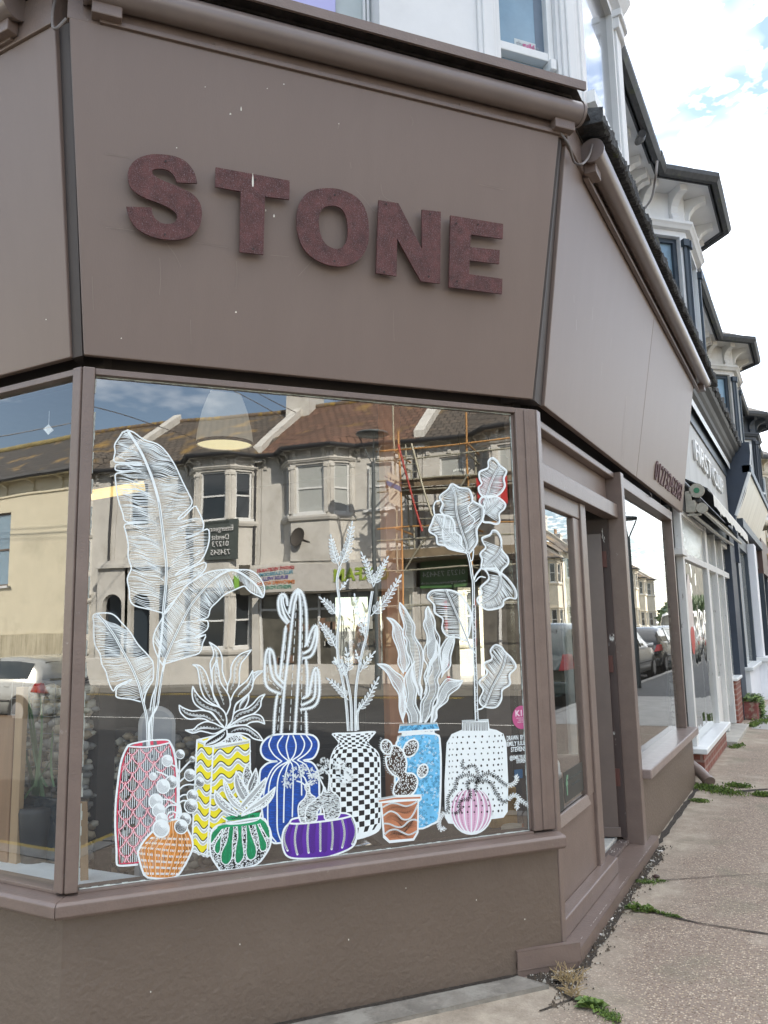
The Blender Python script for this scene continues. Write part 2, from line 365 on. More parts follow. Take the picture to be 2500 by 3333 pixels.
# ---- awning cassettes: a roll with end caps and brackets
AW = mat('awning cassette paint', (.19, .152, .138), .33, var=.08, vs=5, coat=.25)
def cassette(F, s0, s1, o, z, r, parent):
    a, b = F(s0, o, z), F(s1, o, z); m = MB()
    m.tube([a, b], r, 28); c = m.build('awning_cassette', AW, parent)
    m = MB(); d = (b-a).normalized()
    for p, sg in ((a, -1), (b, 1)):
        m.tube([p-d*.004*sg, p+d*.010*sg], r*1.09, 28)
    m.build('end_cap', AW, c, bevel=.001)
    m = MB()
    for s in (s0+.02, s1-.14): m.box(F, s, s+.11, .248, o+.01, z-r-.045, z-r+.02)
    m.build('bracket', BRT, c, bevel=.004)
    m = MB(); m.box(F, s0+.05, s1-.05, .235, .262, z-r-.055, z-r-.035); m.build('front_rail', BRT, c, bevel=.002)
    return c
cassette(FA, -.035, 2.172, .285, 3.892, .054, shop)
cassette(FB, 3.80, 8.36, .30, 3.87, .058, shop)
cassette(FC, .12, 4.1, .285, 3.90, .054, shop)
def curve(pts, n=8):
    pts = [V(p) for p in pts]; out = []
    for i in range(len(pts)-1):
        a, b, c, d = pts[max(i-1, 0)], pts[i], pts[i+1], pts[min(i+2, len(pts)-1)]
        for k in range(n):
            t = k/n; out.append(.5*((2*b)+(c-a)*t+(2*a-5*b+4*c-d)*t*t+(3*b-a-3*c+d)*t**3))
    out.append(pts[-1]); return out
CBL = mat('grey brown cable', (.16, .14, .13), .5)
m = MB(); m.tube(curve([onA(180, 0, .2), onA(172, 40, .22), onA(172, 85, .24), onA(185, 92, .25), onA(215, 62, .25)]), .006, 6)
m.build('cable', CBL, shop)
m = MB(); m.tube(curve([FA(2.07, .255, 3.81), onA(1850, 470, .26), onX(1868, 525, -.86), onX(1892, 535, -.82), onX(1916, 510, -.81), onX(1928, 470, -.80)]), .006, 6)
m.build('cable', CBL, shop)
m = MB()
for (x, y) in ((2033, 1440), (1962, 1452), (2115, 1610)):
    p = onX(x, y, XB-.01); m.tube(curve([p+V((0, 0, .02)), p+V((.012, .012, -.01)), p+V((.0, .02, -.02)), p+V((-.01, .005, -.005))], 5), .003, 5)
m.build('screw_hook', CBL, shop)
# ---- STONE letters
LET = mat('maroon glitter lettering', (.098, .033, .031), .65, var=.45, vs=22, bump=.4, bs=300, col2=(.20, .15, .16), c2s=240, c2t=(.54, .64))
pb, pt_ = FA(0, OB, ZB), FA(0, OT, ZT)
nf = dA.cross(pt_-pb).normalized(); nf = nf if nf.dot(nA) > 0 else -nf
def fasc(x, y, off=.042): return onplane(x, y, nf, nf.dot(pb)+off)
def smooth(pts, n=6, closed=True):
    N_ = len(pts); out = []
    for i in range(N_ if closed else N_-1):
        a, b, c, d = (pts[(i-1) % N_], pts[i], pts[(i+1) % N_], pts[(i+2) % N_]) if closed else (pts[max(i-1, 0)], pts[i], pts[i+1], pts[min(i+2, N_-1)])
        for k in range(n):
            t = k/n
            out.append(tuple(.5*((2*b[j])+(c[j]-a[j])*t+(2*a[j]-5*b[j]+4*c[j]-d[j])*t*t+(3*b[j]-a[j]-3*c[j]+d[j])*t**3) for j in (0, 1)))
    if not closed: out.append(tuple(pts[-1]))
    return out
C1 = lambda L_: [(x*.7535, y*.7535) for x, y in L_]; C2 = lambda L_: [(1250+x*.7535, y*.7535) for x, y in L_]
S1 = C1([(852, 791), (840, 745), (808, 702), (765, 678), (710, 667), (650, 667), (600, 682), (565, 712), (552, 752), (560, 800), (585, 830), (630, 856), (690, 878), (735, 900), (762, 925), (762, 948), (742, 965), (705, 965), (675, 948), (660, 925), (655, 896)])
S2 = C1([(546, 892), (560, 940), (590, 985), (640, 1015), (700, 1032), (770, 1035), (825, 1018), (860, 980), (872, 930), (865, 880), (835, 840), (790, 815), (730, 790), (685, 770), (660, 750), (663, 733), (695, 728), (730, 738), (752, 760), (765, 788)])
letS = [smooth(S1, 5, False) + smooth(S2, 5, False)]
letT = [C1([(932, 722), (1252, 780), (1250, 862), (1145, 848), (1138, 1100), (1035, 1088), (1040, 827), (930, 806)])]
letO = [smooth(C1([(1400, 813), (1460, 816), (1520, 838), (1563, 875), (1587, 930), (1594, 1000), (1588, 1060), (1560, 1112), (1520, 1140), (1470, 1151), (1410, 1142), (1350, 1112), (1310, 1070), (1287, 1010), (1281, 950), (1290, 890), (1315, 845), (1350, 822)])),
        smooth(C1([(1440, 888), (1475, 902), (1495, 935), (1503, 985), (1500, 1030), (1485, 1062), (1455, 1075), (1415, 1060), (1390, 1025), (1378, 975), (1380, 930), (1398, 898)]))]
letN = [[(1233, 651), (1297, 661), (1374, 810), (1374, 682), (1435, 689), (1433, 923), (1370.6, 915.5), (1293, 776), (1291, 899), (1224, 889)]]
letE = [C2([(288, 930), (515, 967), (513, 1032), (375, 1013), (373, 1067), (500, 1080), (498, 1140), (370, 1125), (368, 1184), (512, 1204), (510, 1270), (281, 1240)])]
SCR = mat('small dark screws', (.05, .04, .04), .4, metal=.6)
for loops, scr in ((letS, [(715, 697), (712, 1013)]), (letT, [(1103, 776), (1094, 1076)]), (letO, [(1446, 842), (1445, 1128)]), (letN, [(1669, 882), (1852, 1194), (1660, 1175), (1858, 925)]), (letE, [(2065, 970), (1972, 965), (1975, 1215)])):
    loops3 = [[fasc(x, y, .042) for x, y in lp] for lp in loops]
    tri = tessellate_polygon(loops3); flat = [p for lp in loops3 for p in lp]; n = len(flat); m = MB(); bk = -nf*.010
    fs = [tuple(t) for t in tri] + [tuple(i+n for i in reversed(t)) for t in tri]; b0 = 0
    for lp in loops3:
        k = len(lp); fs += [(b0+i, b0+(i+1) % k, n+b0+(i+1) % k, n+b0+i) for i in range(k)]; b0 += k
    m.add(flat+[p+bk for p in flat], fs); lo = m.build('letter', LET, fasA)
    m = MB()
    for x, y in scr:
        p = fasc(x*.7535, y*.7535, .042); m.tube([p-nf*.043, p+nf*.0025], .0042, 8)
    m.build('screw', SCR, lo)
# hairline scratches, drips and cobwebs on the panel
SCM = mat('pale scratch', (.27, .22, .19), .7)
def scratch(pts, w, par, M=SCM, f=fasc, off=.0012):
    P = curve([f(x, y, off) for x, y in pts], 4) if len(pts) > 2 else [f(x, y, off) for x, y in pts]; m = MB(); vs = []
    for i, q in enumerate(P):
        d = (P[min(i+1, len(P)-1)]-P[max(i-1, 0)]).normalized(); s_ = d.cross(nf if f is fasc else nfB)*w/2; vs += [q+s_, q-s_]
    m.add(vs, [(2*i, 2*i+1, 2*i+3, 2*i+2) for i in range(len(P)-1)]); return m.build('scratch', M, par)
for P_ in ([(343, 501), (390, 508), (428, 515)], [(345, 740), (400, 745), (440, 752)], [(640, 789), (700, 800), (740, 805)], [(770, 850), (772, 900), (768, 940)], [(1235, 640), (1225, 690), (1180, 640), (1160, 620)], [(1240, 600), (1250, 640), (1290, 660)], [(1140, 528), (1143, 548)], [(540, 790), (570, 830), (590, 870)], [(1020, 845), (970, 900)], [(880, 830), (940, 836)], [(1335, 375), (1345, 395), (1340, 410)], [(1105, 398), (1100, 420)], [(300, 900), (304, 1010)], [(1500, 720), (1503, 800)], [(1560, 600), (1640, 618)], [(620, 1040), (622, 1120)], [(1280, 1010), (1283, 1110)], [(520, 840), (523, 905), (519, 960)]): scratch(P_, .0016, fasA)
# phone number on the street side fascia
nb_ = V((.22, 0, 0)) ; pb2, pt2 = FB(0, .012, ZB), FB(0, .232, ZT)
upB = (pt2-pb2).normalized(); nfB = V((0, 1, 0)).cross(upB).normalized(); nfB = nfB if nfB.x > 0 else -nfB
def fascB(x, y, off=0.0): return onplane(x, y, nfB, nfB.dot(pb2)+off)
a_, b_ = fascB(2150, 1535), fascB(2228, 1580)
NUM = mat('dark maroon small lettering', (.10, .045, .05), .6)
cy = (fascB(2190, 1560))
cy = nfB*0 + V((0, 7.33, 0)); cy = pb2 + upB*((2.70-ZB)/upB.z) + V((0, 7.33-pb2.y, 0))
tx = text('01273243383', .23, cy+nfB*.002, (0, 1, 0), upB, nfB, 'phone_number', NUM, fasB2, depth=.008, bold=.0, fitw=1.42)
# letterstains and bird droppings
DRP = mat('bird dropping white', (.8, .78, .7), .8)
m = MB()
for (x, y, sx, sy) in ((750, 371, 3, 3), (785, 355, 2, 7), (865, 685, 1.5, 4), (892, 703, 3, 5), (823, 590, 3, 22), (768, 1016, 3, 3), (150, 1040, 2, 2), (395, 1101, 2, 2), (575, 481, 2, 2), (924, 274, 2, 2), (870, 288, 1.5, 1.5), (668, 283, 1.5, 1.5), (1103, 403, 1.5, 1.5)):
    q = [fasc(x+sx*cos(a), y+sy*sin(a)*(1+.3*sin(3*a)), .0015 if y != 590 else .0432) for a in [k*pi/4 for k in range(8)]]
    m.add(q, [tuple(range(8))])
m.build('bird_dropping', DRP, fasA)
for P_ in ([(2040, 1290), (2038, 1330), (2030, 1400), (2026, 1500)], [(1990, 1100), (1988, 1130)], [(1876, 1040), (1877, 1075)], [(1930, 1000), (1928, 1040)], [(1868, 960), (1869, 985)], [(2110, 1500), (2108, 1560)], [(1960, 1180), (1958, 1220)]): scratch(P_, .004 if P_[0][0] == 2040 else .003, fasB, mat('pale dried streak', (.40, .34, .29), .7), fascB, .003)
# ---- street side: fixed light panel, door, window
XR = -.10                                 # panes sit this far behind the front
y0 = P2.y+.065
m = MB()
m.box(FB, y0, 5.44, -.12, -.03, 2.18, 2.275); 
m.build('transom_rail', BRT, shop, bevel=.004)
m = MB(); m.box(FB, 5.44, 5.53, -.13, .004, .03, 2.5); m.build('door_post', BRT, shop, bevel=.004)
m = MB(); m.box(FB, y0, 5.44, -.144, -.101, 2.275, 2.5); m.build('frieze_board', BR, shop, bevel=.002)
m = MB(); m.box(FB, y0, 5.44, -.1, -.04, 2.46, 2.5); m.build('frieze_mould', BRT, shop, bevel=.006)
# fixed side light: solid panel below, glass above
m = MB()
ym = 4.57
m.box(FB, y0, ym, -.12, -.08, .12, .54); m.box(FB, ym-.13, ym, -.12, -.075, .541, 2.08); m.box(FB, y0, y0+.03, -.12, -.07, .541, 2.08)
m.box(FB, y0, ym, -.12, -.07, 2.081, 2.179)
slp = m.build('side_light', BRT, shop, bevel=.006)
m = MB(); m.quad(FB(y0+.03, -.095, .54), FB(ym-.13, -.095, .54), FB(ym-.13, -.095, 2.08), FB(y0+.03, -.095, 2.08)); m.build('glass_pane', GLB, slp)
m = MB(); m.hexa([FB(y0+.03, -.09, .52), FB(ym-.13, -.09, .52), FB(ym-.13, -.06, .505), FB(y0+.03, -.06, .505), FB(y0+.03, -.092, .555), FB(ym-.13, -.092, .555), FB(ym-.13, -.08, .555), FB(y0+.03, -.08, .555)]); m.build('glazing_bead', BRT, slp, bevel=.003)
m = MB(); m.box(FB, ym, ym+.115, -.13, -.062, .10, 2.18); m.build('door_post', BRT, shop, bevel=.005)
# two dark social stickers on the side light
STK = mat('dark sticker', (.045, .047, .043), .5); STW = mat('sticker green mark', (.16, .3, .2), .6); STG = mat('sticker faded text', (.12, .13, .12), .6)
m = MB(); m.box(FB, 3.68, 4.04, -.0945, -.0935, .56, .71); m.box(FB, 4.06, 4.42, -.0945, -.0935, .58, .73)
stk = m.build('sticker', STK, slp)
text('f', .13, FB(4.105, -.093, .655), (0, 1, 0), (0, 0, 1), (1, 0, 0), 'sticker_mark', STW, slp, depth=.001, bold=.004)
text('Follow us on Facebook\nStone Hair Salon', .024, FB(4.27, -.093, .665), (0, 1, 0), (0, 0, 1), (1, 0, 0), 'sticker_text', STG, slp, depth=.001, ls=1.6)
text('Follow us on Instagram\n@stonehairsalon', .026, FB(3.86, -.093, .635), (0, 1, 0), (0, 0, 1), (1, 0, 0), 'sticker_text', STG, slp, depth=.001, ls=1.6)
# step and its boards
m = MB()
m.prism([FB(P2.y+.05, -.1, .0), FA(1.80, .0, .0), FA(1.80, .012, .0), FA(2.09, .035, .0), FB(5.70, .045, .0), FB(5.70, -.45, .0)], (0, 0, .062))
m.build('door_step', BRT, shop, bevel=.006)
m = MB()
m.hexa([FB(y0-.01, -.08, .062), FB(4.80, -.08, .062), FB(4.80, -.02, .062), FB(y0-.01, -.02, .062), FB(y0-.01, -.08, .155), FB(4.80, -.08, .155), FB(4.80, -.02, .145), FB(y0-.01, -.02, .145)])
m.build('plinth_board', BRT, shop, bevel=.006)
m = MB(); m.prism([FA(1.80, .016, .03), FA(2.10, .04, .03), FA(2.10, .014, .03), FA(1.8, -.004, .03)], (0, 0, .075)); m.build('skirting_piece', BRT, shop, bevel=.006)
m = MB(); m.box(FB, 4.70, 5.43, -.16, -.09, .0625, .085); m.build('door_sill', mat('worn door sill', (.13, .10, .09), .5, var=.3, vs=25, col2=(.6, .58, .54), c2s=18, c2t=(.64, .68)), shop, bevel=.004)
m = MB(); m.box(FB, 4.70, 5.43, -.29, -.165, .06, .10); m.build('threshold', mat('pale stone threshold', (.5, .5, .47), .7, var=.2, vs=18), shop, bevel=.006)
CHP = mat('bare chipped edge', (.50, .46, .42), .8, var=.3, vs=60); rr = random.Random(31); m = MB()
for i in range(150):
    y = rr.uniform(3.75, 5.68); f = (y-P2.y-.1)/2.1; o_ = .036+.009*max(0, min(1, f))
    if noise.noise((y*4, 0, 3)) > .02 or rr.random() < .12: l = rr.uniform(.004, .016); m.box(FB, y, y+l, o_-.001, o_+.0012, .0575, .0628+.0006*rr.random())
for i in range(26): y = rr.uniform(4.72, 5.4); o_ = rr.uniform(-.16, -.10); m.box(FB, y, y+rr.uniform(.004, .02), o_, o_+rr.uniform(.002, .008), .084, .0862)
m.build('chipped_paint', CHP, shop)
m = MB()
for s_, z_, r_ in ((.62, .31, .003), (1.05, .26, .0035), (1.62, .33, .003), (1.3, .42, .0025), (.3, .2, .003), (1.85, .22, .003)): m.box(FA, s_, s_+r_, .0005, .0015, z_, z_+r_*1.6)
m.build('white_fleck', DRP, shop)
# open door (swung inwards, hinged at the far post)
hx, hy = XB-.15, 5.41; dd = V((-.93, -.37, 0)).normalized(); dn = V((.37, -.93, 0)).normalized()
FD = fr((hx, hy, 0), dd, dn)
m = MB()
m.box(FD, .0, .17, -.022, .022, .11, 2.08); m.box(FD, .66, .82, -.022, .022, .11, 2.08); m.box(FD, .17, .66, -.0215, .0215, 1.92, 2.0795); m.box(FD, .17, .66, -.0215, .0215, .1105, .62); m.box(FD, -.012, .80, .022, .034, .11, .17)
door = m.build('door', mat('dark brown door', (.125, .095, .082), .45, var=.1, coat=.1), shop, bevel=.004)
m = MB(); m.quad(FD(.17, 0, .62), FD(.66, 0, .62), FD(.66, 0, 1.92), FD(.17, 0, 1.92)); m.build('glass_pane', GLB, door)
m = MB(); m.box(FB, 5.42, 5.44, -.25, -.1, .1, 2.18); m.build('door_frame_edge', mat('chipped jamb', (.07, .05, .045), .5, var=.2, col2=(.7, .7, .66), c2s=14, c2t=(.62, .65), stretch=(1, 1, .35)), shop)
m = MB()
for z in (.42, 1.15, 1.85):
    m.box(FB, 5.409, 5.42, -.17, -.12, z, z+.11)
m.build('hinge', mat('old painted hinge', (.12, .05, .04), .5), shop, bevel=.001)
# street window
m = MB(); m.box(FB, 5.531, 5.56, -.1, -.02, .512, 2.5); m.box(FB, 7.78, 7.83, -.1, -.03, .512, 2.16+.34); m.box(FB, 5.56, 7.78, -.1, -.02, 2.42, 2.5)
winB = m.build('street_window', BRT, shop, bevel=.004)
m = MB(); m.quad(FB(5.55, -.075, .50), FB(7.78, -.075, .50), FB(7.78, -.075, 2.43), FB(5.55, -.075, 2.43)); m.build('glass_pane', GLB, winB)
m = MB(); m.box(FB, 7.835, 7.95, -.16, -.06, .1, 2.56); m.build('end_pilaster', mat('peeling white pilaster', (.5, .49, .46), .7, var=.2, vs=20, col2=(.10, .09, .08), c2s=16, c2t=(.5, .56)), shop, bevel=.003)
# interior shell of the salon
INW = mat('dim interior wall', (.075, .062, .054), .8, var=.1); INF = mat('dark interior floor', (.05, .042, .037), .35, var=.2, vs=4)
foot = [FC(5, -.2, 0), FC(.1, -.12, 0), FA(.1, -.12, 0), FA(1.93, -.12, 0), FB(3.8, -.16, 0), FB(7.75, -.17, 0), V((-7.5, 7.85, 0)), V((-7.5, 2.2, 0))]
CEIL = 3.25
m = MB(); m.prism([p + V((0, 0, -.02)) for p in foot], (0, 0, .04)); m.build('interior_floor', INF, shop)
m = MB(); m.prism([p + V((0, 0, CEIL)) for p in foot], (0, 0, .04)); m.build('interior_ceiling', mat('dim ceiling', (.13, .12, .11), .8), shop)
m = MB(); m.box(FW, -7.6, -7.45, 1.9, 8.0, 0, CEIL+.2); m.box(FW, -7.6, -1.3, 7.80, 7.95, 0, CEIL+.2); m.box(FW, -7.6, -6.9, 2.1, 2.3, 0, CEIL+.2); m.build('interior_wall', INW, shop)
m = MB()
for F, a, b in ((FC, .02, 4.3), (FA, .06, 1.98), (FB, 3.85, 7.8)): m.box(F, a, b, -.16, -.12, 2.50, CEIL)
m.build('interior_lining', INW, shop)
m = MB()   # white window board inside
m.prism([FC(4.1, -.05, .52), FC(.0, -.05, .52), FA(.0, -.06, .52), FA(1.9, -.06, .52), FA(1.9, -.1, .52), FA(.35, -.1, .52), FC(.6, -.28, .52), FC(4.1, -.28, .52)], (0, 0, .03))
m.build('window_board', mat('pale blue white board', (.7, .76, .8), .5), shop)
# ================================================================= house building kit
PW = mat('white stucco', (.70, .71, .72), .7, var=.06, vs=2.5, bump=.1, bs=30)
PWd = mat('weathered white render', (.60, .585, .55), .8, var=.1, vs=2, bump=.25, bs=18, col2=(.44, .42, .38), c2s=1.3, c2t=(.5, .72))
PCR = mat('cream stucco', (.62, .57, .47), .75, var=.08, vs=2, col2=(.5, .46, .37), c2s=1.2, c2t=(.52, .72))
PSUN = mat('pale yellow render', (.72, .66, .50), .8, var=.06, vs=2, col2=(.52, .48, .36), c2s=.9, c2t=(.55, .75))
GUT = mat('black gutter', (.035, .036, .04), .5, var=.3, vs=20)
GUTM = mat('mossy black gutter', (.045, .047, .05), .6, var=.3, vs=20, col2=(.07, .085, .04), c2s=5, c2t=(.55, .68))
NAVY = mat('dark blue grey joinery', (.035, .05, .068), .45, var=.1)
WFR = mat('white window joinery', (.72, .73, .73), .4, var=.05)
PANE = mat('window pane dark', (.03, .036, .042), .05, var=.1, spec=.8)
PANEB = mat('sky blue window pane', (.22, .33, .42), .04, var=.1, spec=.9)  # blue of the reflected sky put into the pane colour
BLND = mat('pale blind', (.42, .44, .43), .5, var=.05)
def tilemat(name, c1, c2, rows=5.0):
    m, t, b = ntree(name); n = t.nodes.new; l = t.links.new
    tc = n('ShaderNodeTexCoord'); uv = tc.outputs['UV']
    br = n('ShaderNodeTexBrick'); br.inputs['Color1'].default_value = (*c1, 1); br.inputs['Color2'].default_value = (*c2, 1); br.inputs['Mortar'].default_value = (c1[0]*.3, c1[1]*.3, c1[2]*.3, 1)
    br.inputs['Scale'].default_value = 1; br.inputs['Mortar Size'].default_value = .018; br.inputs['Brick Width'].default_value = .24; br.inputs['Row Height'].default_value = .27; br.inputs['Mortar Smooth'].default_value = .4
    l(uv, br.inputs['Vector'])
    nz = n('ShaderNodeTexNoise'); nz.inputs['Scale'].default_value = 1.1; nz.inputs['Detail'].default_value = 6; l(tc.outputs['Object'], nz.inputs['Vector'])
    mr = n('ShaderNodeMapRange'); mr.inputs[1].default_value = .56; mr.inputs[2].default_value = .72; l(nz.outputs[0], mr.inputs[0])
    mx = n('ShaderNodeMixRGB'); mx.inputs[2].default_value = (.30, .19, .06, 1); l(mr.outputs[0], mx.inputs[0]); l(br.outputs[0], mx.inputs[1])
    l(mx.outputs[0], b.inputs['Base Color']); b.inputs['Roughness'].default_value = .85
    # overlapping courses: a saw-tooth height down the slope
    sx = n('ShaderNodeSeparateXYZ'); l(uv, sx.inputs[0])
    a = n('ShaderNodeMath'); a.operation = 'DIVIDE'; a.inputs[1].default_value = .27; l(sx.outputs[1], a.inputs[0])
    f = n('ShaderNodeMath'); f.operation = 'FRACT'; l(a.outputs[0], f.inputs[0])
    bp = n('ShaderNodeBump'); bp.inputs['Strength'].default_value = 1; bp.inputs['Distance'].default_value = .06; bp.invert = True; l(f.outputs[0], bp.inputs['Height'])
    b2 = n('ShaderNodeBump'); b2.inputs['Strength'].default_value = .7; b2.inputs['Distance'].default_value = .03; l(br.outputs['Fac'], b2.inputs['Height']); b2.invert = True; l(bp.outputs[0], b2.inputs['Normal'])
    l(b2.outputs[0], b.inputs['Normal']); return m
TILR = tilemat('weathered red brown tiles', (.18, .10, .07), (.12, .075, .055)); TILG = tilemat('dark grey brown tiles', (.095, .082, .07), (.13, .105, .085)); TILO = tilemat('old brown slate', (.075, .066, .058), (.055, .05, .045))
def uvslab(name, pts, th, M, parent):
    """roof slope: quad a,b (eaves) c,d (ridge) with metric UVs and a little thickness"""
    a, b, c, d = [V(p) for p in pts]; nrm = (b-a).cross(d-a).normalized()
    if nrm.z < 0: nrm = -nrm
    mb = MB(); mb.hexa([a-nrm*th, b-nrm*th, c-nrm*th, d-nrm*th, a, b, c, d]); o = mb.build(name, M, parent)
    uvl = o.data.uv_layers.new(name='UVMap'); u = (b-a).normalized(); vdir = (d-a); vdir = (vdir-u*vdir.dot(u)).normalized()
    pi_inv = wmat(o)
    for lp in o.data.loops:
        p = o.data.vertices[lp.vertex_index].co
        uvl.data[lp.index].uv = ((p-a).dot(u), (p-a).dot(vdir))
    return o
def opwall(mb, F, s0, s1, z0, z1, ops, o0=-.2, o1=0.0, mi=0):
    xs = sorted(set([s0, s1]+[v for p in ops for v in p[:2]]))
    for a, b in zip(xs, xs[1:]):
        if b-a < 1e-5: continue
        mid = (a+b)/2; zs = [z0]
        for p in sorted([p for p in ops if p[0] <= mid <= p[1]], key=lambda q: q[2]): zs += [p[2], p[3]]
        zs.append(z1)
        for k in range(0, len(zs), 2):
            if zs[k+1]-zs[k] > 1e-5: mb.box(F, a, b, o0, o1, zs[k], zs[k+1], mi)
def sash(F, a, b, za, zb, parent, fm, pm, back=-.12, tilt=0, rail=True, fw=.05, name='window', blind=None):
    m = MB(); zm = (za+zb)/2
    m.box(F, a+.001, a+fw, back, back+.06, za+.001, zb-.001); m.box(F, b-fw, b-.001, back, back+.06, za+.001, zb-.001)
    m.box(F, a+fw, b-fw, back, back+.06, zb-fw, zb-.001); m.box(F, a+fw, b-fw, back, back+.06, za+.001, za+fw)
    if rail: m.box(F, a+fw, b-fw, back+.005, back+.055, zm-.025, zm+.025)
    wn = m.build(name, fm, parent)
    m = MB()
    m.quad(F(a+fw, back+.02, za+fw), F(b-fw, back+.02, za+fw), F(b-fw, back+.02, zb-fw), F(a+fw, back+.02, zb-fw))
    m.build('pane', pm, wn)
    m = MB(); m.box(F, a-.06, b+.06, back+.06, .07, za-.07, za-.002); m.build('sill', WFR if fm is not NAVY else NAVY, wn)
    return wn
def miter(path, o):
    """offset an open 2-D path (s, out) outwards by o; out is the second coordinate's positive side"""
    out = []; n = len(path)
    for i in range(n):
        def nn(a, b):
            dx, dy = b[0]-a[0], b[1]-a[1]; l = math.hypot(dx, dy); return (-dy/l, dx/l)
        ns = []
        if i > 0: ns.append(nn(path[i-1], path[i]))
        if i < n-1: ns.append(nn(path[i], path[i+1]))
        if len(ns) == 1: nx, ny = ns[0]; k = 1
        else:
            nx, ny = ns[0][0]+ns[1][0], ns[0][1]+ns[1][1]; l = math.hypot(nx, ny); nx /= l; ny /= l; k = 1/(nx*ns[0][0]+ny*ns[0][1])
        out.append((path[i][0]+nx*o*k, path[i][1]+ny*o*k))
    return out
def sweepF(name, F, path, prof, M, parent):
    mb = MB(); n = len(prof); cols = [miter(path, o) for o, z in prof]; vs = []
    for i in range(len(path)):
        for k, (o, z) in enumerate(prof): vs.append(F(cols[k][i][0], cols[k][i][1], z))
    fs = [(i*n+k, i*n+(k+1) % n, (i+1)*n+(k+1) % n, (i+1)*n+k) for i in range(len(path)-1) for k in range(n)]
    fs += [tuple(reversed(range(n))), tuple((len(path)-1)*n+k for k in range(n))]
    mb.add(vs, fs); return mb.build(name, M, parent)
def facets(F, path):
    """local frames along each segment of a path"""
    out = []
    for a, b in zip(path, path[1:]):
        A, B = F(a[0], a[1], 0), F(b[0], b[1], 0); u = (B-A); Ln = u.length; u.normalize()
        out0 = F(0, 1, 0)-F(0, 0, 0)
        n = V((-u.y, u.x, 0));
        if n.dot(out0) < 0: n = -n
        out.append((fr(A, u, n), Ln))
    return out
def corbels(F, path, ze, over, M, parent, step=.55, ends=.15):
    for FF, Ln in facets(F, path):
        if Ln < .3: continue
        k = max(1, round((Ln-2*ends)/step)); m = MB()
        for i in range(k+1):
            s = ends+(Ln-2*ends)*i/k if k else Ln/2
            prof = [(0, ze-.36), (.05, ze-.36), (.06, ze-.30), (.035, ze-.24), (.05, ze-.17), (.10, ze-.11), (over-.12, ze-.08), (over-.06, ze-.07), (over-.06, ze), (0, ze)]
            m.prism([FF(s-.045, o, z) for o, z in prof], FF(.09, 0, 0)-FF(0, 0, 0))
        m.build('corbel_row', M, parent)
def bay_storey(F, fp, z0, z1, parent, wm, fm, pm, ops, lo=.55, hi=.45, pil=True):
    """fp: footprint path; ops: per facet list of (a,b) as fractions"""
    for (FF, Ln), op in zip(facets(F, fp), ops):
        m = MB(); oo = [(a*Ln, b*Ln, z0+lo, z1-hi) for a, b in op]
        opwall(m, FF, 0, Ln, z0, z1, oo); m.build('bay_wall', wm, parent)
        for a, b, za, zb in oo:
            sash(FF, a, b, za, zb, parent, fm, pm)
            if pil:
                m = MB()
                for e, sg in ((a, -1), (b, 1)):
                    e0, e1 = sorted((e+sg*.03, e+sg*min(.13, .8*(a if sg < 0 else Ln-b))))
                    m.box(FF, e0, e1, 0, .03, za, zb-.12); m.box(FF, e0-.02, e1+.02, 0, .055, zb-.119, zb-.04); m.box(FF, e0-.01, e1+.01, 0, .042, za, za+.08)
                m.build('pilaster', wm if fm is not NAVY else NAVY, parent)
    sweepF('bay_string_course', F, fp, [(0, z1-hi+.06), (.05, z1-hi+.07), (.07, z1-hi+.10), (.09, z1-hi+.12), (.09, z1-hi+.15), (0, z1-hi+.16)], wm, parent)
    sweepF('bay_sill_band', F, fp, [(0, z0+lo-.22), (.07, z0+lo-.2), (.10, z0+lo-.13), (.10, z0+lo-.075), (0, z0+lo-.07)], wm, parent)
def eaves(F, path, ze, over, parent, wm, gm=GUT, corb=True):
    sweepF('soffit', F, path, [(0, ze), (over, ze), (over, ze+.03), (0, ze+.03)], wm, parent)
    sweepF('fascia_board', F, path, [(over, ze-.02), (over+.02, ze-.02), (over+.02, ze+.12), (over, ze+.12)], GUT, parent)
    sweepF('gutter', F, path, [(over+.02, ze+.02), (over+.05, ze-.03), (over+.10, ze-.03), (over+.13, ze+.02), (over+.13, ze+.07), (over+.02, ze+.07)], gm, parent)
    if corb: corbels(F, path, ze, over, wm, parent)
def roof(F, s0, s1, ze, over, depth, rise, tm, parent, bayp=None):
    uvslab('roof', [F(s0, over+.04, ze+.08), F(s1, over+.04, ze+.08), F(s1, -depth, ze+rise), F(s0, -depth, ze+rise)], .06, tm, parent)
    uvslab('roof', [F(s1, -2*depth-over, ze+.08), F(s0, -2*depth-over, ze+.08), F(s0, -depth-.001, ze+rise+.001), F(s1, -depth-.001, ze+rise+.001)], .06, tm, parent)
    m = MB(); m.tube([F(s0, -depth, ze+rise+.02), F(s1, -depth, ze+rise+.02)], .09, 8); m.build('ridge_tiles', mat('ridge tile', (.15, .11, .08), .8, var=.3, vs=8, col2=(.3, .2, .05), c2s=3, c2t=(.5, .6)), parent)
    if bayp:
        a, b, c, d = bayp; mid = (b[0]+c[0])/2; g = miter([(s0, 0), a, b, c, d, (s1, 0)], over+.05)[1:5]
        ap = F(mid, -.7, ze+.08+(rise-.08)/(depth+over)*(over+.7)+.25)
        A, B, C, D = [F(p[0], p[1], ze+.08) for p in g]
        base0 = F(a[0]-.4, -.9, ze+.85); base1 = F(d[0]+.4, -.9, ze+.85)
        for q in ([A, B, ap, base0], [B, C, ap, ap], [C, D, base1, ap]):
            if q[2] == q[3]: q = [q[0], q[1], q[2]+(q[1]-q[0])*.01, q[2]]
            uvslab('roof', q, .05, tm, parent)
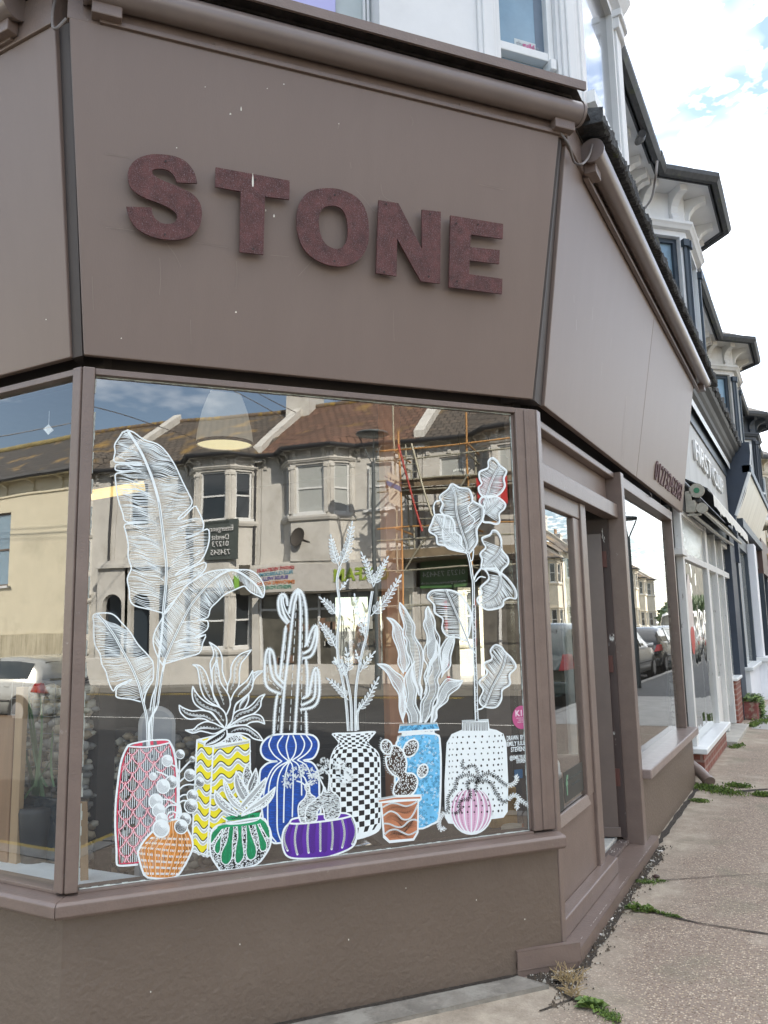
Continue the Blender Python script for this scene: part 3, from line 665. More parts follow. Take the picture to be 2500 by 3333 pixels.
def chimney(F, s, o, z0, z1, parent, M, w=.9, d=.5, pots=3):
    m = MB(); m.box(F, s-w/2, s+w/2, o-d/2, o+d/2, z0, z1); m.box(F, s-w/2-.06, s+w/2+.06, o-d/2-.06, o+d/2+.06, z1, z1+.12); m.box(F, s-w/2-.03, s+w/2+.03, o-d/2-.03, o+d/2+.03, z1+.12, z1+.2)
    c = m.build('chimney', M, parent); 
    for k in range(pots):
        m = MB(); p = F(s-w/2+w*(k+.5)/pots, o, z1+.2); m.lathe(p, [(.11, 0), (.09, .08), (.085, .38), (.11, .40), (.11, .45), (.06, .45)], 12)
        m.build('chimney_pot', mat('buff chimney pot', (.5, .33, .2), .8, var=.15), c)
def parapet(F, s, ze, over, depth, rise, parent, M, w=.28, h=.28):
    a0, a1 = (over-.05, ze+.05), (-depth, ze+rise); m = MB()
    m.hexa([F(s-w/2, a0[0], a0[1]-.2), F(s+w/2, a0[0], a0[1]-.2), F(s+w/2, a1[0], a1[1]-.2), F(s-w/2, a1[0], a1[1]-.2), F(s-w/2, a0[0], a0[1]+h), F(s+w/2, a0[0], a0[1]+h), F(s+w/2, a1[0], a1[1]+h), F(s-w/2, a1[0], a1[1]+h)])
    m.build('party_wall', M, parent)
# ================================================================= upper floor of the corner building
UW = fr(P1, dA, nA)
flat = thing('corner_flat', 'white stuccoed upper floor above the brown shop fascia with tall sash bay', 'flat', P1 + V((0, 0, 4)))
flat['_org'] = 1
m = MB()
opwall(m, FA, 1.27, 2.42, 3.99, 6.2, [(1.92, 2.28, 4.1, 5.9)], -.18, 0)
m.build('wall', PW, flat)
m = MB(); m.hexa([FA(-.2, -.12, 3.99), FA(1.27, -.12, 3.99), FA(1.27, -.3, 3.99), FA(-.2, -.3, 3.99), FA(-.2, -.12, 6.2), FA(1.27, -.12, 6.2), FA(1.27, -.3, 6.2), FA(-.2, -.3, 6.2)])
m.build('wall', mat('pale blue grey stucco', (.46, .52, .53), .7, var=.1, vs=3, bump=.15, bs=20), flat)
m = MB()
for s in (1.225, 1.245): m.box(FA, s, s+.014, -.12, -.10, 4.0, 6.2)
m.box(FA, 1.80, 1.90, 0, .02, 4.02, 6.2); m.box(FA, 1.82, 1.88, .02, .032, 4.02, 6.2)
m.box(FA, 2.30, 2.40, 0, .02, 4.02, 6.2); m.box(FA, 2.325, 2.375, .02, .034, 4.02, 6.2)
m.build('pilaster', PW, flat, bevel=.006)
sw = MB(); zm = 4.44
sw.box(FA, 1.921, 1.955, -.13, -.03, 4.10, 5.9); sw.box(FA, 2.245, 2.279, -.13, -.03, 4.10, 5.9); sw.box(FA, 1.955, 2.245, -.10, -.035, zm-.012, zm+.035); sw.box(FA, 1.955, 2.245, -.12, -.05, 4.10, 4.15)
sw.box(FA, 2.235, 2.27, -.03, .0, zm-.08, zm-.02)
sws = sw.build('sash_window', WFR, flat, bevel=.004)
m = MB(); m.quad(FA(1.955, -.07, 4.47), FA(2.245, -.07, 4.47), FA(2.245, -.07, 5.9), FA(1.955, -.07, 5.9)); m.quad(FA(1.955, -.09, 4.15), FA(2.245, -.09, 4.15), FA(2.245, -.09, 4.43), FA(1.955, -.09, 4.43)); m.build('pane', PANEB, sws)
m = MB(); m.quad(FA(2.19, -.069, 4.47), FA(2.243, -.069, 4.47), FA(2.243, -.069, 5.9), FA(2.19, -.069, 5.9)); m.build('room_shade_strip', mat('blue grey shadow of room', (.13, .17, .22), .3), sws)  # darker strip on the pane, shade of the room put into its colour
m = MB(); m.quad(FA(2.06, -.068, 4.482), FA(2.19, -.068, 4.482), FA(2.19, -.068, 4.54), FA(2.06, -.068, 4.54)); st = m.build('window_sticker', mat('pale window sticker', (.5, .55, .56), .5), sws)
text('the', .04, FA(2.07, -.066, 4.513), dA, (0, 0, 1), nA, 'sticker_text', mat('grey print', (.3, .32, .34), .6), st, depth=.001, align='LEFT')
text('guild', .04, FA(2.108, -.066, 4.513), dA, (0, 0, 1), nA, 'sticker_text', mat('pink print', (.55, .08, .25), .6), st, depth=.001, align='LEFT', bold=.0006)
text('.co.uk', .022, FA(2.157, -.066, 4.513), dA, (0, 0, 1), nA, 'sticker_text', mat('grey print', (.3, .32, .34), .6), st, depth=.001, align='LEFT')
# bay front and far side
pts = [(3.885, .236), (5.12, .236), (5.62, -.29), (8.0, -.294)]
FBf = facets(FB, pts)
for i, (FF, Ln) in enumerate(FBf):
    m = MB(); op = [(.10, Ln-.16, 4.3, 5.55)] if i == 0 else ([(.15, Ln-.15, 4.5, 5.5)] if i == 1 else [])
    opwall(m, FF, 0, Ln, 3.99, 6.2, op, -.18, 0); m.build('wall', PW, flat)
    for a, b, za, zb in op:
        wn = sash(FF, a, b, za, zb, flat, WFR, mat('pane of reflected sky', (.03, .04, .05), .02, spec=1.0, metal=0, coat=1), rail=False, back=-.05, fw=.04, name='bay_window')
        m = MB()
        for e0, e1 in ((.0, .09), (Ln-.15, Ln)): m.box(FF, e0, e1, 0, .025, 4.05, 5.42); m.box(FF, e0-.02, e1+.015, 0, .05, 5.42, 5.50); m.box(FF, e0-.03, e1+.02, 0, .07, 5.50, 5.55)
        m.build('pilaster', PW, flat, bevel=.005)
path1 = [(3.2, -.35), (3.885, .236), (5.12, .236), (5.62, -.29), (8.0, -.294)]
sweepF('string_course', FB, path1, [(0, 5.62), (.05, 5.63), (.08, 5.68), (.1, 5.72), (.1, 5.75), (0, 5.77)], PW, flat)
eaves(FB, path1, 6.2, .27, flat, PW, GUTM)
m = MB(); m.quad(FB(1.5, -4, 8.2), FB(8, -4, 8.2), FB(8, -.1, 6.30), FB(1.5, -.1, 6.30)); m.quad(FB(1.5, -4, 8.2), FB(8, -4, 8.2), FB(8, -9, 5.5), FB(1.5, -9, 5.5)); m.build('roof', TILO, flat)
m = MB(); m.box(FW, -13, -2.75, 2.25, 7.9, 3.9, 6.2); m.box(FW, -13, -7.7, 2.03, 7.9, 0, 3.9); m.build('rear_sun_block', PCR, flat)  # unseen mass added behind the shop to keep sun off road and pavement
gp = onX(2185, 470, -1.05); m = MB()
m.tube(curve([onX(2090, 435, -1.0), onX(2085, 455, -1.1), onX(2060, 470, -1.25), onX(2020, 500, -1.38)]), .035, 10); m.build('downpipe', GUT, flat)
# lavender sign on the wall, cut by the frame
m = MB(); q = [FA(s, -.085, z) for s, z in ((.55, 4.53), (1.06, 4.45), (1.06, 4.95), (.55, 4.95))]; q = [FA(.55, -.1, 4.36), FA(1.075, -.1, 4.36), FA(1.075, -.1, 4.9), FA(.55, -.1, 4.9)]
m.prism(q, nA*.015); sg = m.build('wall_sign', mat('lavender board', (.42, .42, .72), .4, var=.03), flat, bevel=.003)
m = MB()
for s in (1.055,): m.tube([FA(s, -.085, 4.385), FA(s, -.08, 4.385)], .007, 8)
m.build('screw', WHT, sg)
# ================================================================= terrace beyond
FR = fr((-1.4, 0, 0), (0, 1, 0), (1, 0, 0))
def row_house(y0, y1, yb, wm, fm, pm, label, rm, ze=6.22):
    t = thing('terrace_house', label, 'house', (-1.4, y0, 0)); t['_org'] = 1
    a, b, c, d = (yb-.97, 0), (yb-.5, .47), (yb+.5, .47), (yb+.97, 0)
    m = MB(); m.box(FR, y0, a[0]+.1, -.25, 0, 3.9, ze); m.box(FR, d[0]-.1, y1, -.25, -.001, 3.9, ze); m.build('wall', wm, t)
    bay_storey(FR, [a, b, c, d], 4.38, ze, t, wm, fm, pm, [[(.12, .88)], [(.10, .90)], [(.12, .88)]], lo=.08, hi=.50)
    eaves(FR, [(y0, 0), a, b, c, d, (y1, 0)], ze, .28, t, wm, GUTM)
    roof(FR, y0, y1, ze, .3, 3.4, 2.3, rm, t, (a, b, c, d))
    m = MB(); m.box(FR, y0, y1, -7, -2.2, -.1, 6.1); m.build('rear_sun_block', wm, t)  # unseen block added behind the front to stop sun passing through
    m = MB(); m.box(FR, y0, y0+.1, -2.2, -.3, -.1, 6.1); m.build('party_wall', wm, t)
    return t
h2 = row_house(8.0, 13.75, 9.42, PW, NAVY, PANEB, 'white terrace house with dark blue bay window directly beyond the corner shop', TILO)
h3 = row_house(13.76, 19.5, 15.15, PWd, NAVY, PANEB, 'second terrace house beyond the corner, dark blue framed bay and white corbels', TILO)
h4 = row_house(19.51, 25.2, 20.9, mat('navy stucco', (.05, .06, .075), .6), WFR, PANE, 'terrace house with dark painted eaves and corbels above the third shop', TILO)
h5 = row_house(25.21, 31, 26.6, PCR, WFR, PANEB, 'cream stuccoed terrace house, fourth along from the corner shop', TILO)
h6 = row_house(31.01, 37, 32.4, PCR, WFR, PANE, 'farthest cream terrace house seen at the right edge of the row', TILO)
# dangling wire from bay gutter
m = MB(); m.tube(curve([onX(2139, 525, -.62), onX(2132, 590, -.64), onX(2118, 650, -.75), onX(2083, 697, -.95)]), .008, 6)
tag(m.build('dangling_cable', CBL), 'thin brown cable hanging from the gutter of the first bay beyond the shop', 'cable')
# ---- shop two: white timber shopfront on a red brick riser
RBK, tt, bb = ntree('red brick riser')
def brickmat(name, c1, c2, mo, sc=1, w=.215, h=.072, ms=.012):
    m, t, b = ntree(name); n = t.nodes.new; l = t.links.new
    tc = n('ShaderNodeTexCoord'); s = n('ShaderNodeSeparateXYZ'); l(tc.outputs['Object'], s.inputs[0])
    ad = n('ShaderNodeMath'); ad.operation = 'ADD'; l(s.outputs[0], ad.inputs[0]); l(s.outputs[1], ad.inputs[1])
    c = n('ShaderNodeCombineXYZ'); l(ad.outputs[0], c.inputs[0]); l(s.outputs[2], c.inputs[1])
    br = n('ShaderNodeTexBrick'); br.inputs['Color1'].default_value = (*c1, 1); br.inputs['Color2'].default_value = (*c2, 1); br.inputs['Mortar'].default_value = (*mo, 1)
    br.inputs['Scale'].default_value = sc; br.inputs['Mortar Size'].default_value = ms; br.inputs['Brick Width'].default_value = w; br.inputs['Row Height'].default_value = h
    l(c.outputs[0], br.inputs['Vector']); l(br.outputs[0], b.inputs['Base Color']); b.inputs['Roughness'].default_value = .8
    bp = n('ShaderNodeBump'); bp.invert = True; bp.inputs['Distance'].default_value = .006; l(br.outputs['Fac'], bp.inputs['Height']); l(bp.outputs[0], b.inputs['Normal']); return m
RBK = brickmat('red brick riser', (.26, .085, .06), (.20, .07, .05), (.30, .2, .17))
PEEL = mat('peeling white timber', (.66, .66, .64), .6, var=.1, vs=8, col2=(.22, .2, .18), c2s=22, c2t=(.62, .68), stretch=(1, 1, .3))
s2 = thing('neighbour_shop', 'white timber shop with FIRST CLIP lettering, brick riser and half open awning', 'shop', (-1.1, 8.3, 0)); s2['_org'] = 1
F2 = fr((-1.13, 0, 0), (0, 1, 0), (1, 0, 0))
m = MB(); m.box(F2, 8.3, 10.35, -.14, .055, -.1, .225); m.box(F2, 12.35, 13.1, -.2, .03, -.1, .62); m.build('brick_riser', RBK, s2)
m = MB(); m.box(F2, 8.18, 10.45, -.14, .105, .225, .275); m.box(F2, 12.32, 13.12, -.1, .06, .62, .66); m.build('sill', WHT, s2, bevel=.008)
m = MB(); m.box(F2, 8.33, 8.43, -.07, .0, .275, 2.62); m.box(F2, 10.3, 10.42, -.07, .0, .275, 2.62); m.box(F2, 8.43, 10.3, -.07, -.001, 2.10, 2.17); m.box(F2, 8.1, 8.43, -.08, .03, 2.12, 2.185)
m.box(F2, 8.43, 10.3, -.07, -.01, 2.56, 2.62); fw2 = m.build('shop_window', PEEL, s2, bevel=.004)
m = MB(); m.quad(F2(8.43, -.035, .28), F2(10.3, -.035, .28), F2(10.3, -.035, 2.10), F2(8.43, -.035, 2.10)); m.build('glass_pane', glassmat('wavy shop glass', .16, (.85, .88, .87), wob=.5, ws=2.6), fw2)
m = MB(); m.quad(F2(8.43, -.03, 2.17), F2(10.3, -.03, 2.17), F2(10.3, -.03, 2.56), F2(8.43, -.03, 2.56)); m.build('transom_pane', glassmat('reeded transom glass', .25, (.8, .85, .85), wob=.3, ws=30, haze=.3), fw2)
m = MB()
for a in (10.42, 11.35, 12.25): m.box(F2, a, a+.09, -.1, -.002, .05, 2.62)
m.box(F2, 10.51, 12.25, -.1, -.003, 2.10, 2.18); m.box(F2, 10.53, 11.33, -.09, -.06, .1, .75); m.box(F2, 12.34, 13.1, -.08, -.004, 2.1, 2.18); m.box(F2, 12.34, 13.1, -.08, -.003, 2.55, 2.62)
m.build('door_surround', PEEL, s2, bevel=.004)
m = MB(); m.quad(F2(10.51, -.07, .7), F2(11.35, -.07, .7), F2(11.35, -.07, 2.1), F2(10.51, -.07, 2.1)); m.quad(F2(11.44, -.05, .3), F2(12.25, -.05, .3), F2(12.25, -.05, 2.1), F2(11.44, -.05, 2.1)); m.quad(F2(12.34, -.05, .66), F2(13.1, -.05, .66), F2(13.1, -.05, 2.1), F2(12.34, -.05, 2.1)); m.quad(F2(10.51, -.05, 2.18), F2(13.1, -.05, 2.18), F2(13.1, -.05, 2.6), F2(10.51, -.05, 2.6))
m.build('glass_pane', glassmat('door glass two', .22, (.8, .84, .82), haze=.25), s2)
m = MB(); m.box(F2, 10.45, 12.3, -.12, .16, -.05, .045); m.build('door_step', mat('stone step', (.38, .36, .32), .8, var=.2), s2, bevel=.008)
FAS2 = mat('silvered white fascia', (.40, .40, .385), .5, var=.14, vs=3, stretch=(1, 3, .25)); BLK2 = mat('black weathered fascia band', (.03, .033, .04), .45, var=.3, vs=3, stretch=(1, 6, .3))
m = MB(); m.box(F2, 8.2, 13.85, -.14, .0, 2.84, 3.86); f2p = m.build('fascia_panel', FAS2, s2)
m = MB(); m.box(F2, 8.1, 13.85, -.14, .01, 2.62, 2.84); m.build('lower_fascia', BLK2, s2)
m = MB(); m.box(F2, 8.36, 13.86, -.1, .02, 3.80, 4.02); m.build('shadow_board', NAVY, s2)
sweepF('cornice', F2, [(8.40, 0), (13.95, 0)], [(0, 4.02), (.06, 3.96), (.07, 4.02), (.11, 4.06), (.12, 4.11), (.15, 4.15), (.17, 4.20), (.22, 4.24), (.24, 4.29), (.0, 4.33)], mat('grey moulded cornice', (.045, .048, .05), .6, var=.2), s2)
m = MB(); m.box(F2, 8.42, 13.9, .0705, .0755, 3.93, 4.02); m.build('cornice_white_edge', WHT, s2)
mb = MB(); vs = []; prof2 = [(0, 4.33), (.25, 4.29), (.275, 4.31), (.27, 4.38), (0, 4.42)]; nb = 90
for i in range(nb+1):
    y = 8.45+5.53*i/nb
    for k, (o, z) in enumerate(prof2):
        q = noise.noise((y*7, k*2.2, 3))*.05*(k in (1, 2, 3)); vs.append(F2(y, o+q*.6, z+q))
n5 = 5; fs = [(i*n5+k, i*n5+(k+1) % n5, (i+1)*n5+(k+1) % n5, (i+1)*n5+k) for i in range(nb) for k in range(n5)]+[tuple(reversed(range(5))), tuple(nb*5+k for k in range(5))]
mb.add(vs, fs); mb.build('mossy_flashing', MATS['old mossy lead'], s2)
text('FIRST CLIP', .36, F2(11.35, .004, 3.47), (0, 1, 0), (0, 0, 1), (1, 0, 0), 'shop_lettering', mat('raised pale letters', (.80, .80, .78), .4), f2p, depth=.03, fitw=3.15)
F2o = F2; F2 = lambda a_, b_, c_: F2o(a_, b_*.8, c_-.30)
# folding awning gear on shop two
m = MB(); m.box(F2, 8.72, 13.0, .12, .19, 3.02, 3.06); 
m.hexa([F2(8.7, .02, 3.25), F2(13.2, .02, 3.25), F2(13.2, .30, 3.12), F2(8.7, .30, 3.12), F2(8.7, .02, 3.27), F2(13.2, .02, 3.27), F2(13.2, .30, 3.14), F2(8.7, .30, 3.14)])
aw = m.build('awning', mat('black awning housing', (.03, .035, .04), .5), s2)
m = MB(); vs = []; fs = []
for i in range(61):
    y = 8.95+4.7*i/60; dr = .10+.03*noise.noise((y*3, 0, 0))+(.05 if i % 17 == 8 else 0)
    vs += [F2(y, .29, 3.16), F2(y, .33, 3.10), F2(y, .335, 3.08-dr)]
for i in range(60): fs += [(i*3, i*3+3, i*3+4, i*3+1), (i*3+1, i*3+4, i*3+5, i*3+2)]
m.add(vs, fs); m.build('awning_valance', mat('dirty white canvas', (.68, .67, .62), .8, var=.15, vs=9), aw)
m = MB()
for (o, z, q) in ((.12, 3.0, .05), (.2, 2.93, .0), (.06, 2.91, .0)): m.tube([F2(8.78, o, z), F2(11, o+.05+q, z-.04), F2(13.1, o+.04, z)], .02, 8)
m.build('awning_arm', mat('aluminium arm', (.45, .44, .4), .45, metal=.6, var=.2, vs=20), aw)
GM = mat('cast grey metal', (.42, .40, .34), .55, metal=.3, var=.2, vs=30)
m = MB(); m.tube([F2(8.66, .17, 3.12), F2(8.70, .17, 3.12)], .075, 18); m.box(F2, 8.66, 8.72, .02, .14, 2.90, 3.02); m.tube([F2(8.64, .22, 2.93), F2(8.68, .22, 2.93)], .055, 16); m.box(F2, 8.67, 8.71, .03, .2, 2.86, 2.88); m.box(F2, 8.66, 8.7, .02, .10, 3.02, 3.12)
gb = m.build('awning_gearbox', GM, aw, bevel=.004)
m = MB(); m.tube([F2(8.655, .17, 3.12), F2(8.662, .17, 3.12)], .03, 14); m.build('green_hub', mat('green plastic hub', (.05, .22, .12), .4), gb)
F2 = F2o
m = MB(); m.box(F2, 7.95, 7.99, -.10, -.06, .5, 1.55); m.build('menu_board', mat('black menu board', (.02, .022, .024), .5), s2)
m = MB(); m.quad(F2(8.55, -.05, 1.05), F2(9.1, -.05, 1.05), F2(9.1, -.05, 2.05), F2(8.55, -.05, 2.05))
# oval red and white window emblem
m = MB(); cc = [F2(8.80+.17*cos(a), -.03, 1.55+.42*sin(a)) for a in [k*pi/16 for k in range(32)]]; m.add(cc, [tuple(range(32))]); ov = m.build('oval_sticker', mat('pale sticker', (.62, .55, .52), .5), fw2)
m = MB(); cc = [F2(8.80+.15*cos(a), -.028, 1.33+.2*sin(a)*(1 if sin(a) < 0 else .45)) for a in [k*pi/16 for k in range(32)]]; m.add(cc, [tuple(range(32))]); m.build('sticker_mark', mat('sticker red', (.45, .05, .04), .5), ov)
m = MB(); m.box(F2, 7.7, 13.8, -1.8, -1.78, 0, 2.9); m.box(F2, 8.0, 13.8, -1.8, -.1, -.02, .02); m.build('interior_wall', mat('grey shop interior', (.16, .15, .14), .8), s2)
# chalk board behind glass near the pilaster
m = MB(); m.box(FB, 8.02, 8.04, -.35, -.09, 1.05, 1.65); cbd = m.build('chalk_board', mat('black board', (.02, .02, .022), .6), s2)
for i, tx_ in enumerate(('Well done', 'wolf shop', 'or just', 'lunch', 'We also', 'with b')):
    text(tx_, .05, FB(8.018, -.22, 1.6-.1*i), (1, 0, 0), (0, 0, 1), (0, -1, 0), 'chalk_writing', mat('chalk', (.6, .6, .6), .9), cbd, depth=.001)
# ---- shop three: navy cheek wall, slanted silver canopy, white pier
s3 = thing('third_shop', 'shop with navy cheek wall, slanted silver fascia and white rendered pier', 'shop', (-1.1, 13.9, 0)); s3['_org'] = 1
ck = lambda x, y: c8(x, y)
def c8(cx, cy, Y=13.95): p = onY(2150+cx*.2713, 1200+cy*.2713, Y); return (p.x, p.z)
ol = [c8(*p) for p in ((815, 905), (1060, 880), (1075, 1010), (1062, 1240), (1010, 1480), (940, 1680), (900, 1760))]
ol = ol + [(ol[-1][0], 2.4), (-1.45, 2.4), (-1.45, ol[0][1])]
m = MB(); m.prism([V((x, 13.95, z)) for x, z in ol], (0, .22, 0)); m.build('cheek_wall', mat('navy painted wall', (.030, .042, .065), .55, var=.25, vs=2, bump=.2), s3)
xe, ze_ = c8(1062, 1240); xb, zb_ = c8(900, 1760); xt, zt_ = c8(1070, 900)
m = MB()
m.hexa([V((xb, 14.0, zb_)), V((xb, 19.6, zb_)), V((xb-.06, 19.6, zb_)), V((xb-.06, 14.0, zb_)), V((xe, 14.0, ze_)), V((xe, 19.6, ze_)), V((xe-.06, 19.6, ze_)), V((xe-.06, 14.0, ze_))])
m.build('fascia_panel', mat('brushed silver panel', (.50, .49, .45), .35, var=.2, vs=2.5, metal=.3, stretch=(1, 3, .3)), s3)
m = MB(); m.tube([V((xe+.0, 13.98, ze_)), V((xb+.0, 13.98, zb_))], .04, 6); m.tube([V((xe, 13.98, ze_)), V((xt, 13.98, zt_))], .025, 6); m.build('white_edge', WHT, s3)
m = MB(); m.box(fr((xe, 0, 0), (0, 1, 0), (1, 0, 0)), 13.95, 19.7, -.1, .03, ze_, ze_+.12); m.box(fr((xb, 0, 0), (0, 1, 0), (1, 0, 0)), 14.3, 19.6, -.2, .08, zb_-.16, zb_-.01); m.build('dark_trim', NAVY, s3)
F3 = fr((-1.03, 0, 0), (0, 1, 0), (1, 0, 0))
m = MB(); m.box(F3, 13.1, 13.9, -.3, -.06, 0, 3.0); m.build('navy_pier', MATS['navy painted wall'], s3)
m = MB(); m.box(F3, 14.1, 16.4, -.2, .0, 0, .66); m.box(F3, 16.4, 17.0, -.2, .12, 0, .7); m.box(F3, 16.45, 16.95, -.2, .08, .78, 2.9); m.build('rendered_pier', mat('bright white render', (.78, .79, .82), .7, var=.04), s3, bevel=.01)
m = MB(); m.box(F3, 14.05, 16.4, -.2, .05, .66, .72); m.box(F3, 16.3, 17.1, -.2, .17, .70, .78); m.build('sill', WHT, s3, bevel=.01)
m = MB(); m.box(F3, 14.1, 14.2, -.15, -.04, .72, 2.9); m.box(F3, 16.28, 16.44, -.15, -.04, .72, 2.9); m.box(F3, 14.2, 16.28, -.15, -.04, 2.7, 2.9); w3 = m.build('shop_window', NAVY, s3)
m = MB(); m.quad(F3(14.2, -.1, .72), F3(16.28, -.1, .72), F3(16.28, -.1, 2.7), F3(14.2, -.1, 2.7)); m.build('glass_pane', glassmat('third shop glass', .2, (.7, .75, .75), haze=.15), w3)
m = MB(); m.box(F3, 14, 19.6, -1.5, -1.45, 0, 3.2); m.box(F3, 17.1, 19.6, -.2, -.06, 0, .5); m.box(F3, 17.05, 19.6, -.25, -.05, 2.6, 3.3); m.build('interior_wall', mat('grey shop interior', (.16, .15, .14), .8), s3)
m = MB(); m.box(F3, 13.15, 13.85, -.1, .13, 0, .26); tag(m.build('red_step_block', mat('red painted step', (.22, .07, .06), .7, var=.3, vs=10, col2=(.3, .26, .2), c2s=8, c2t=(.5, .6)), bevel=.02), 'red painted step block with ivy beside the white shop pier', 'step')
# ---- fourth shop: brown fascia with gold letters, dark posts
s4 = thing('fourth_shop', 'distant shop with brown fascia and gold letters at the right edge', 'shop', (-1.1, 19.7, 0)); s4['_org'] = 1
m = MB(); m.box(F3, 19.65, 25.2, -.3, .05, 2.5, 3.3); fp4 = m.build('fascia_panel', mat('dark brown fascia', (.09, .05, .04), .5), s4)
text('THAI', .5, F3(22.3, .052, 2.9), (0, 1, 0), (0, 0, 1), (1, 0, 0), 'shop_lettering', mat('gold letters', (.6, .42, .16), .4), fp4, depth=.02)
m = MB(); m.box(F3, 19.65, 19.85, -.3, .03, 0, 2.5); m.box(F3, 22, 22.15, -.2, .0, 0, 2.5); m.box(F3, 19.85, 25.2, -.2, -.02, 0, .5); m.build('dark_pier', NAVY, s4)
m = MB(); m.quad(F3(19.85, -.1, .5), F3(25.2, -.1, .5), F3(25.2, -.1, 2.5), F3(19.85, -.1, 2.5)); m.build('glass_pane', PANE, s4)
m = MB(); m.box(F3, 25.25, 60, -1.3, -.0, 0, 3.5)
s5 = tag(m.build('far_shops', PCR), 'run of pale shopfronts farthest along the terrace', 'shop')
# gully pipe where the brown riser ends
m = MB(); m.tube([V((-1.15, 7.97, .16)), V((-1.08, 7.95, .11)), V((-1.0, 7.86, .05))], .05, 14); m.tube([V((-1.0, 7.86, .05)), V((-.985, 7.84, .038))], .056, 14)
tag(m.build('drain_pipe', BRT), 'short brown drain pipe poking out between the brown riser and the brick riser', 'pipe')
# ================================================================= across the street (seen in the glass)
FX = fr((15.6, 0, 0), (0, 1, 0), (-1, 0, 0))
kG = kA-.03
def RX(x, y, X, n=nA, k=kG):
    """point on the plane X that the splayed pane shows at photo position x, y"""
    p = onplane(x, y, n, k); d = ray(x, y); d = d-n*(2*d.dot(n)); return p+d*((X-p.x)/d.x)
k4 = lambda x, y: (800+x*.5726, 1200+y*.5726)
k3 = lambda x, y: (x*.5425, 1200+y*.5425)
SHG = mat('shop interior glass', (.10, .095, .08), .15, var=.5, vs=3, spec=.6)
def far_house(y0, y1, yb, wm, label, rm, ground='shop', ze=6.5, group=None, chim=True, party=True):
    t = thing('bay_house', label, 'house', (15.6, y0, 0), group=group); t['_org'] = 1
    a, b, c, d = (yb-1.1, 0), (yb-.58, .6), (yb+.58, .6), (yb+1.1, 0)
    m = MB(); side = [(y0+.1, 0)]
    ops = [p for p in ((y0+.45, min(y0+1.15, a[0]-.2), 4.7, 6.05), (d[0]+.35, d[0]+1.1, 4.7, 6.05)) if p[1]-p[0] > .35 and p[1] < y1-.2]
    opwall(m, FX, y0, a[0]+.1, 3.2, ze, [p for p in ops if p[1] < a[0]]); opwall(m, FX, d[0]-.1, y1, 3.2, ze, [p for p in ops if p[0] > d[0]]); m.build('wall', wm, t)
    for o in ops: sash(FX, *o, t, WFR, BLND if ground == 'shop' else PANE)
    bay_storey(FX, [a, b, c, d], 3.3, ze, t, wm, WFR, BLND if ground == 'shop' else PANE, [[(.2, .8)], [(.14, .86)], [(.2, .8)]], lo=1.35, hi=.42)
    eaves(FX, [(y0, 0), a, b, c, d, (y1, 0)], ze, .22, t, wm, GUT)
    roof(FX, y0, y1, ze, .25, 3.3, 2.35, rm, t, (a, b, c, d))
    if party: parapet(FX, y1, ze, .25, 3.3, 2.35, t, wm)
    if chim: chimney(FX, y1, -3.3, ze+1.6, ze+3.2, t, PWd, w=.8, d=1.2, pots=3)
    m = MB()
    if ground == 'shop':
        m.box(FX, y0, y1, -.2, .55, 3.18, 3.3); m.box(FX, y0, y0+.22, -.1, .5, 0, 2.5); m.box(FX, y1-.22, y1, -.1, .5, 0, 2.5); m.box(FX, y0+.22, y1-.22, -.1, .45, 0, .5); m.build('shopfront', wm, t)
        m = MB(); m.quad(FX(y0+.22, .35, .5), FX(y1-.22, .35, .5), FX(y1-.22, .35, 2.45), FX(y0+.22, .35, 2.45)); m.build('shop_glass', SHG, t)
        m = MB()
        for s in (y0+.22, (y0+y1)/2-.5, (y0+y1)/2+.45, y1-.30): m.box(FX, s, s+.07, .36, .42, .5, 2.45)
        m.box(FX, y0+.22, y1-.22, .36, .41, 2.0, 2.06); m.build('glazing_bar', WFR, t)
    else:
        opwall(m, FX, y0, y1, 0, 3.2, [(yb-.9, yb+.9, 1.0, 2.5), (y0+.5, y0+1.3, .1, 2.5)] if yb-y0 > 2.2 else [(yb-.9, yb+.9, 1.0, 2.5), (d[0]+.3, d[0]+1.1, .1, 2.5)], -.2, -.001); m.build('ground_wall', wm, t)
        bay_storey(FX, [a, b, c, d], 0, 3.3, t, wm, WFR, PANE, [[(.2, .8)], [(.14, .86)], [(.2, .8)]], lo=1.0, hi=.75)
        m = MB(); m.box(FX, y0, y1, -.9, -.6, 0, 3); m.build('hall_wall', NAVY, t)
        m = MB(); m.box(FX, y0+.1, y1-.1, 1.5, 1.7, 0, .75); m.build('front_wall', wm, t, bevel=.02)
    m = MB(); m.tube([FX(y1-.15, .08, ze), FX(y1-.15, .08, .1)], .04, 8); m.build('downpipe', GUT, t)
    m = MB(); m.box(FX, y0, y1, -.6, -.25, 0, 6.4); m.build('inner_wall', PANE, t)
    return t
hA = far_house(-11.6, -6.62, -7.85, PWd, 'grey white bay house with arched porch and dentist sign, reflected in the splayed window', TILG, ground='home', chim=True)
hB = far_house(-6.6, -1.62, -4.72, PWd, 'white bay house over the charity shop with weathered red brown roof, reflected in the window', TILR)
hC = far_house(-1.6, 3.4, 1.0, PWd, 'scaffolded white bay house beside the charity shop, reflected at the right of the window', TILG)
hZ = far_house(-16.7, -11.62, -13.6, PWd, 'pale house left of the arched porch, reflected at the left of the splayed window', TILG, ground='home', chim=False)
